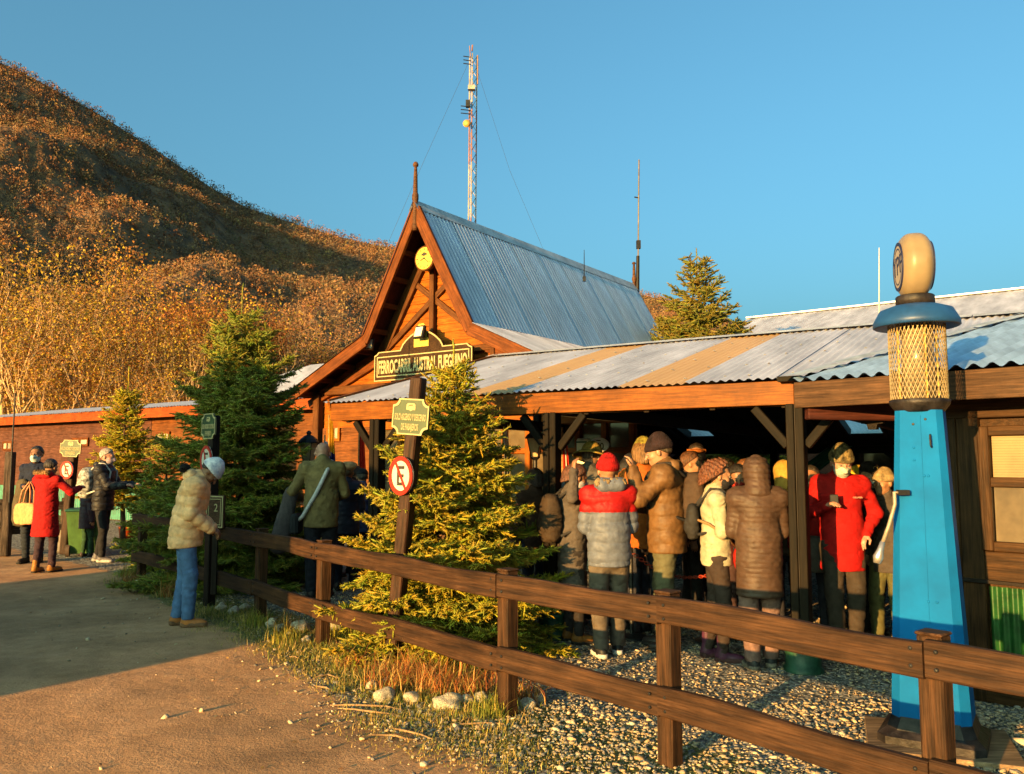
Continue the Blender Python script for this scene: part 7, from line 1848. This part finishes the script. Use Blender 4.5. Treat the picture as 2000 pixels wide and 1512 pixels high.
person('person in long dark-brown quilted coat with the hood up, back turned', 1488, 1304, hgt(1488, 1304, 908), R_(-6), top=('puffer', (.052, .029, .019)), quilt=.042, hem=.60, legs=(.13, .075, .062), pant_w=1.6, shoes=(.02, .02, .022), sole=(.12, .10, .08), hood='up', arms=('front', 'front'), girth=1.06, seed=32, stance=.085, eyes=False)
person('person in mustard hooded jacket hidden behind the canopy column', 1541, 1226, hgt(1541, 1226, 912), R_(-5), top=('jacket', (.05, .03, .018)), hood=('up', (.30, .17, .03)), seed=33, hi=False)
I = person('person in bright red jacket, camouflage beanie and white mask looking at a phone', 1652, 1270, hgt(1652, 1270, 884), R_(176), top=('jacket', (.27, .004, .004)), hem=.69, legs=(.034, .025, .020), pant_w=1.5, shoes=(.03, .02, .015), hat=('beanie', (.17, .125, .055), (.022, .018, .010), 30), mask=(.34, .37, .33), arms=(((.62, -.20, -1), (-.55, .45, -.75)), ((.50, -.05, -1), (-.42, .80, .30))), girth=1.08, seed=34, headp=.35, skin=2)
w_ = wp_(I, I['wri'][1] + I['fdr'][1] * .10)
ph = thing('phone', 'dark phone held up by the person in the bright red jacket', 'phone', w_, R_(176))
MB().box((-.034, -.005, -.03), (.034, .005, .07), ch=.004).build('case', black_metal, ph, local=True); MB().box((-.030, .0055, -.024), (.030, .0062, .064)).build('screen', window_glass, ph, local=True)
tl = text_mesh('COLUMBIA', .02, cmat('logo', (.45, .25, .2)), 'chest_lettering', I['t'], Matrix.Translation(wp_(I, I['chest'] + np.array([-.085, .185, .03]))) @ Matrix.Rotation(R_(176 - 180) + .0, 4, 'Z'), .002, xs=.8)
I = person('person in red jacket with grey bag, mostly hidden behind the canopy column', 1594, 1236, hgt(1594, 1236, 920), R_(150), top=('jacket', (.25, .006, .005)), hair=((.03, .02, .012), 'short'), skin=1, seed=35, hi=False, legs=(.02, .02, .03))
def bag2(p, c=I['hip'] + np.array([-.02, .20, -.08])):
    q = p - c.astype(f32); return smax(ell(q, (0, 0, 0), (.22, .11, .24)), np.maximum(np.abs(q[..., 0]) - .17, np.abs(q[..., 2]) - .19), .03) + .005 * nz(p, 20, 4)
held(I, 'messenger_bag', 'grey bag in front of the half-hidden person in red', 'bag', bag2, I['hip'] + [-.3, -.05, -.4], I['hip'] + [.3, .42, .25], .013, cmat('greybag', (.07, .062, .055)))
I = person('person in black cap with round badge and pale mask', 1706, 1240, hgt(1706, 1240, 913), R_(190), top=('jacket', (.010, .010, .011)), hat=('cap', (.018, .013, .012)), mask=(.28, .27, .24), hair=((.02, .015, .012), 'short'), seed=36, headp=.15, legs=(.015, .014, .014))
bd = MB().lathe([(.022, 0), (.022, .004), (.015, .004), (.015, .002), (0, .002)], 16, Matrix.Translation(wp_(I, I['head'] + I['RH'] @ np.array([0, .088, .082]))) @ Matrix.Rotation(R_(10), 4, 'Z') @ Matrix.Rotation(R_(75), 4, 'X'), cap=False).build('cap_badge', cmat('badge', (.40, .28, .06)), I['t'])
person('person in yellow hood behind the black cap', 1689, 1216, hgt(1689, 1216, 922), R_(30), top=('jacket', (.02, .02, .02)), hood=('up', (.42, .26, .02)), seed=37, hi=False)
person('person in beige hat, dark jacket and olive trousers beside the blue pump', 1741, 1254, hgt(1741, 1254, 930), R_(118), top=('jacket', (.050, .040, .036)), hat=('beanie', (.26, .19, .10)), hair=((.012, .01, .01), 'short'), legs=(.075, .07, .028), pant_w=1.4, seed=38, hem=.72)
person('brown-haired person in brown jacket between the spruce and the canopy column', 1046, 1204, hgt(1046, 1204, 925), R_(20), top=('jacket', (.07, .032, .018)), hair=((.06, .03, .02), 'mid'), seed=39, hi=False)
person('person in grey hood behind the red and white flag', 1117, 1206, hgt(1117, 1206, 922), R_(-70), top=('jacket', (.04, .04, .045)), hood=('up', (.10, .11, .13)), seed=40, hi=False)
# red barrier chain between the queue posts
ch_t = thing('barrier_chain', 'red plastic barrier chain hanging between the queueing people', 'chain', G(1300, 1240))
ca, cb = D(1232, 1078, 7.6), D(1385, 1124, 7.4)
for s_ in range(30):
    f_ = s_ / 29; p = ca.lerp(cb, f_) - Vector((0, 0, .10 * math.sin(math.pi * f_)))
    MB().tube([p + (Matrix.Rotation(math.pi / 2 * (s_ % 2), 3, 'X') @ Vector((.022 * math.cos(a_), 0, .013 * math.sin(a_)))) for a_ in np.linspace(0, 2 * math.pi, 9)], .004, 4, cap=False).build('chain_link', M('chain_red', (.30, .03, .01), .5), ch_t)
for q in (ca, cb):
    MB().tube([q + Vector((0, 0, .04)), Vector((q.x, q.y, 0))], .02, 8).build('queue_post', black_metal, ch_t)
    MB().lathe([(.14, 0), (.14, .02), (.03, .04)], 16, Matrix.Translation((q.x, q.y, 0))).build('post_base', black_metal, ch_t)
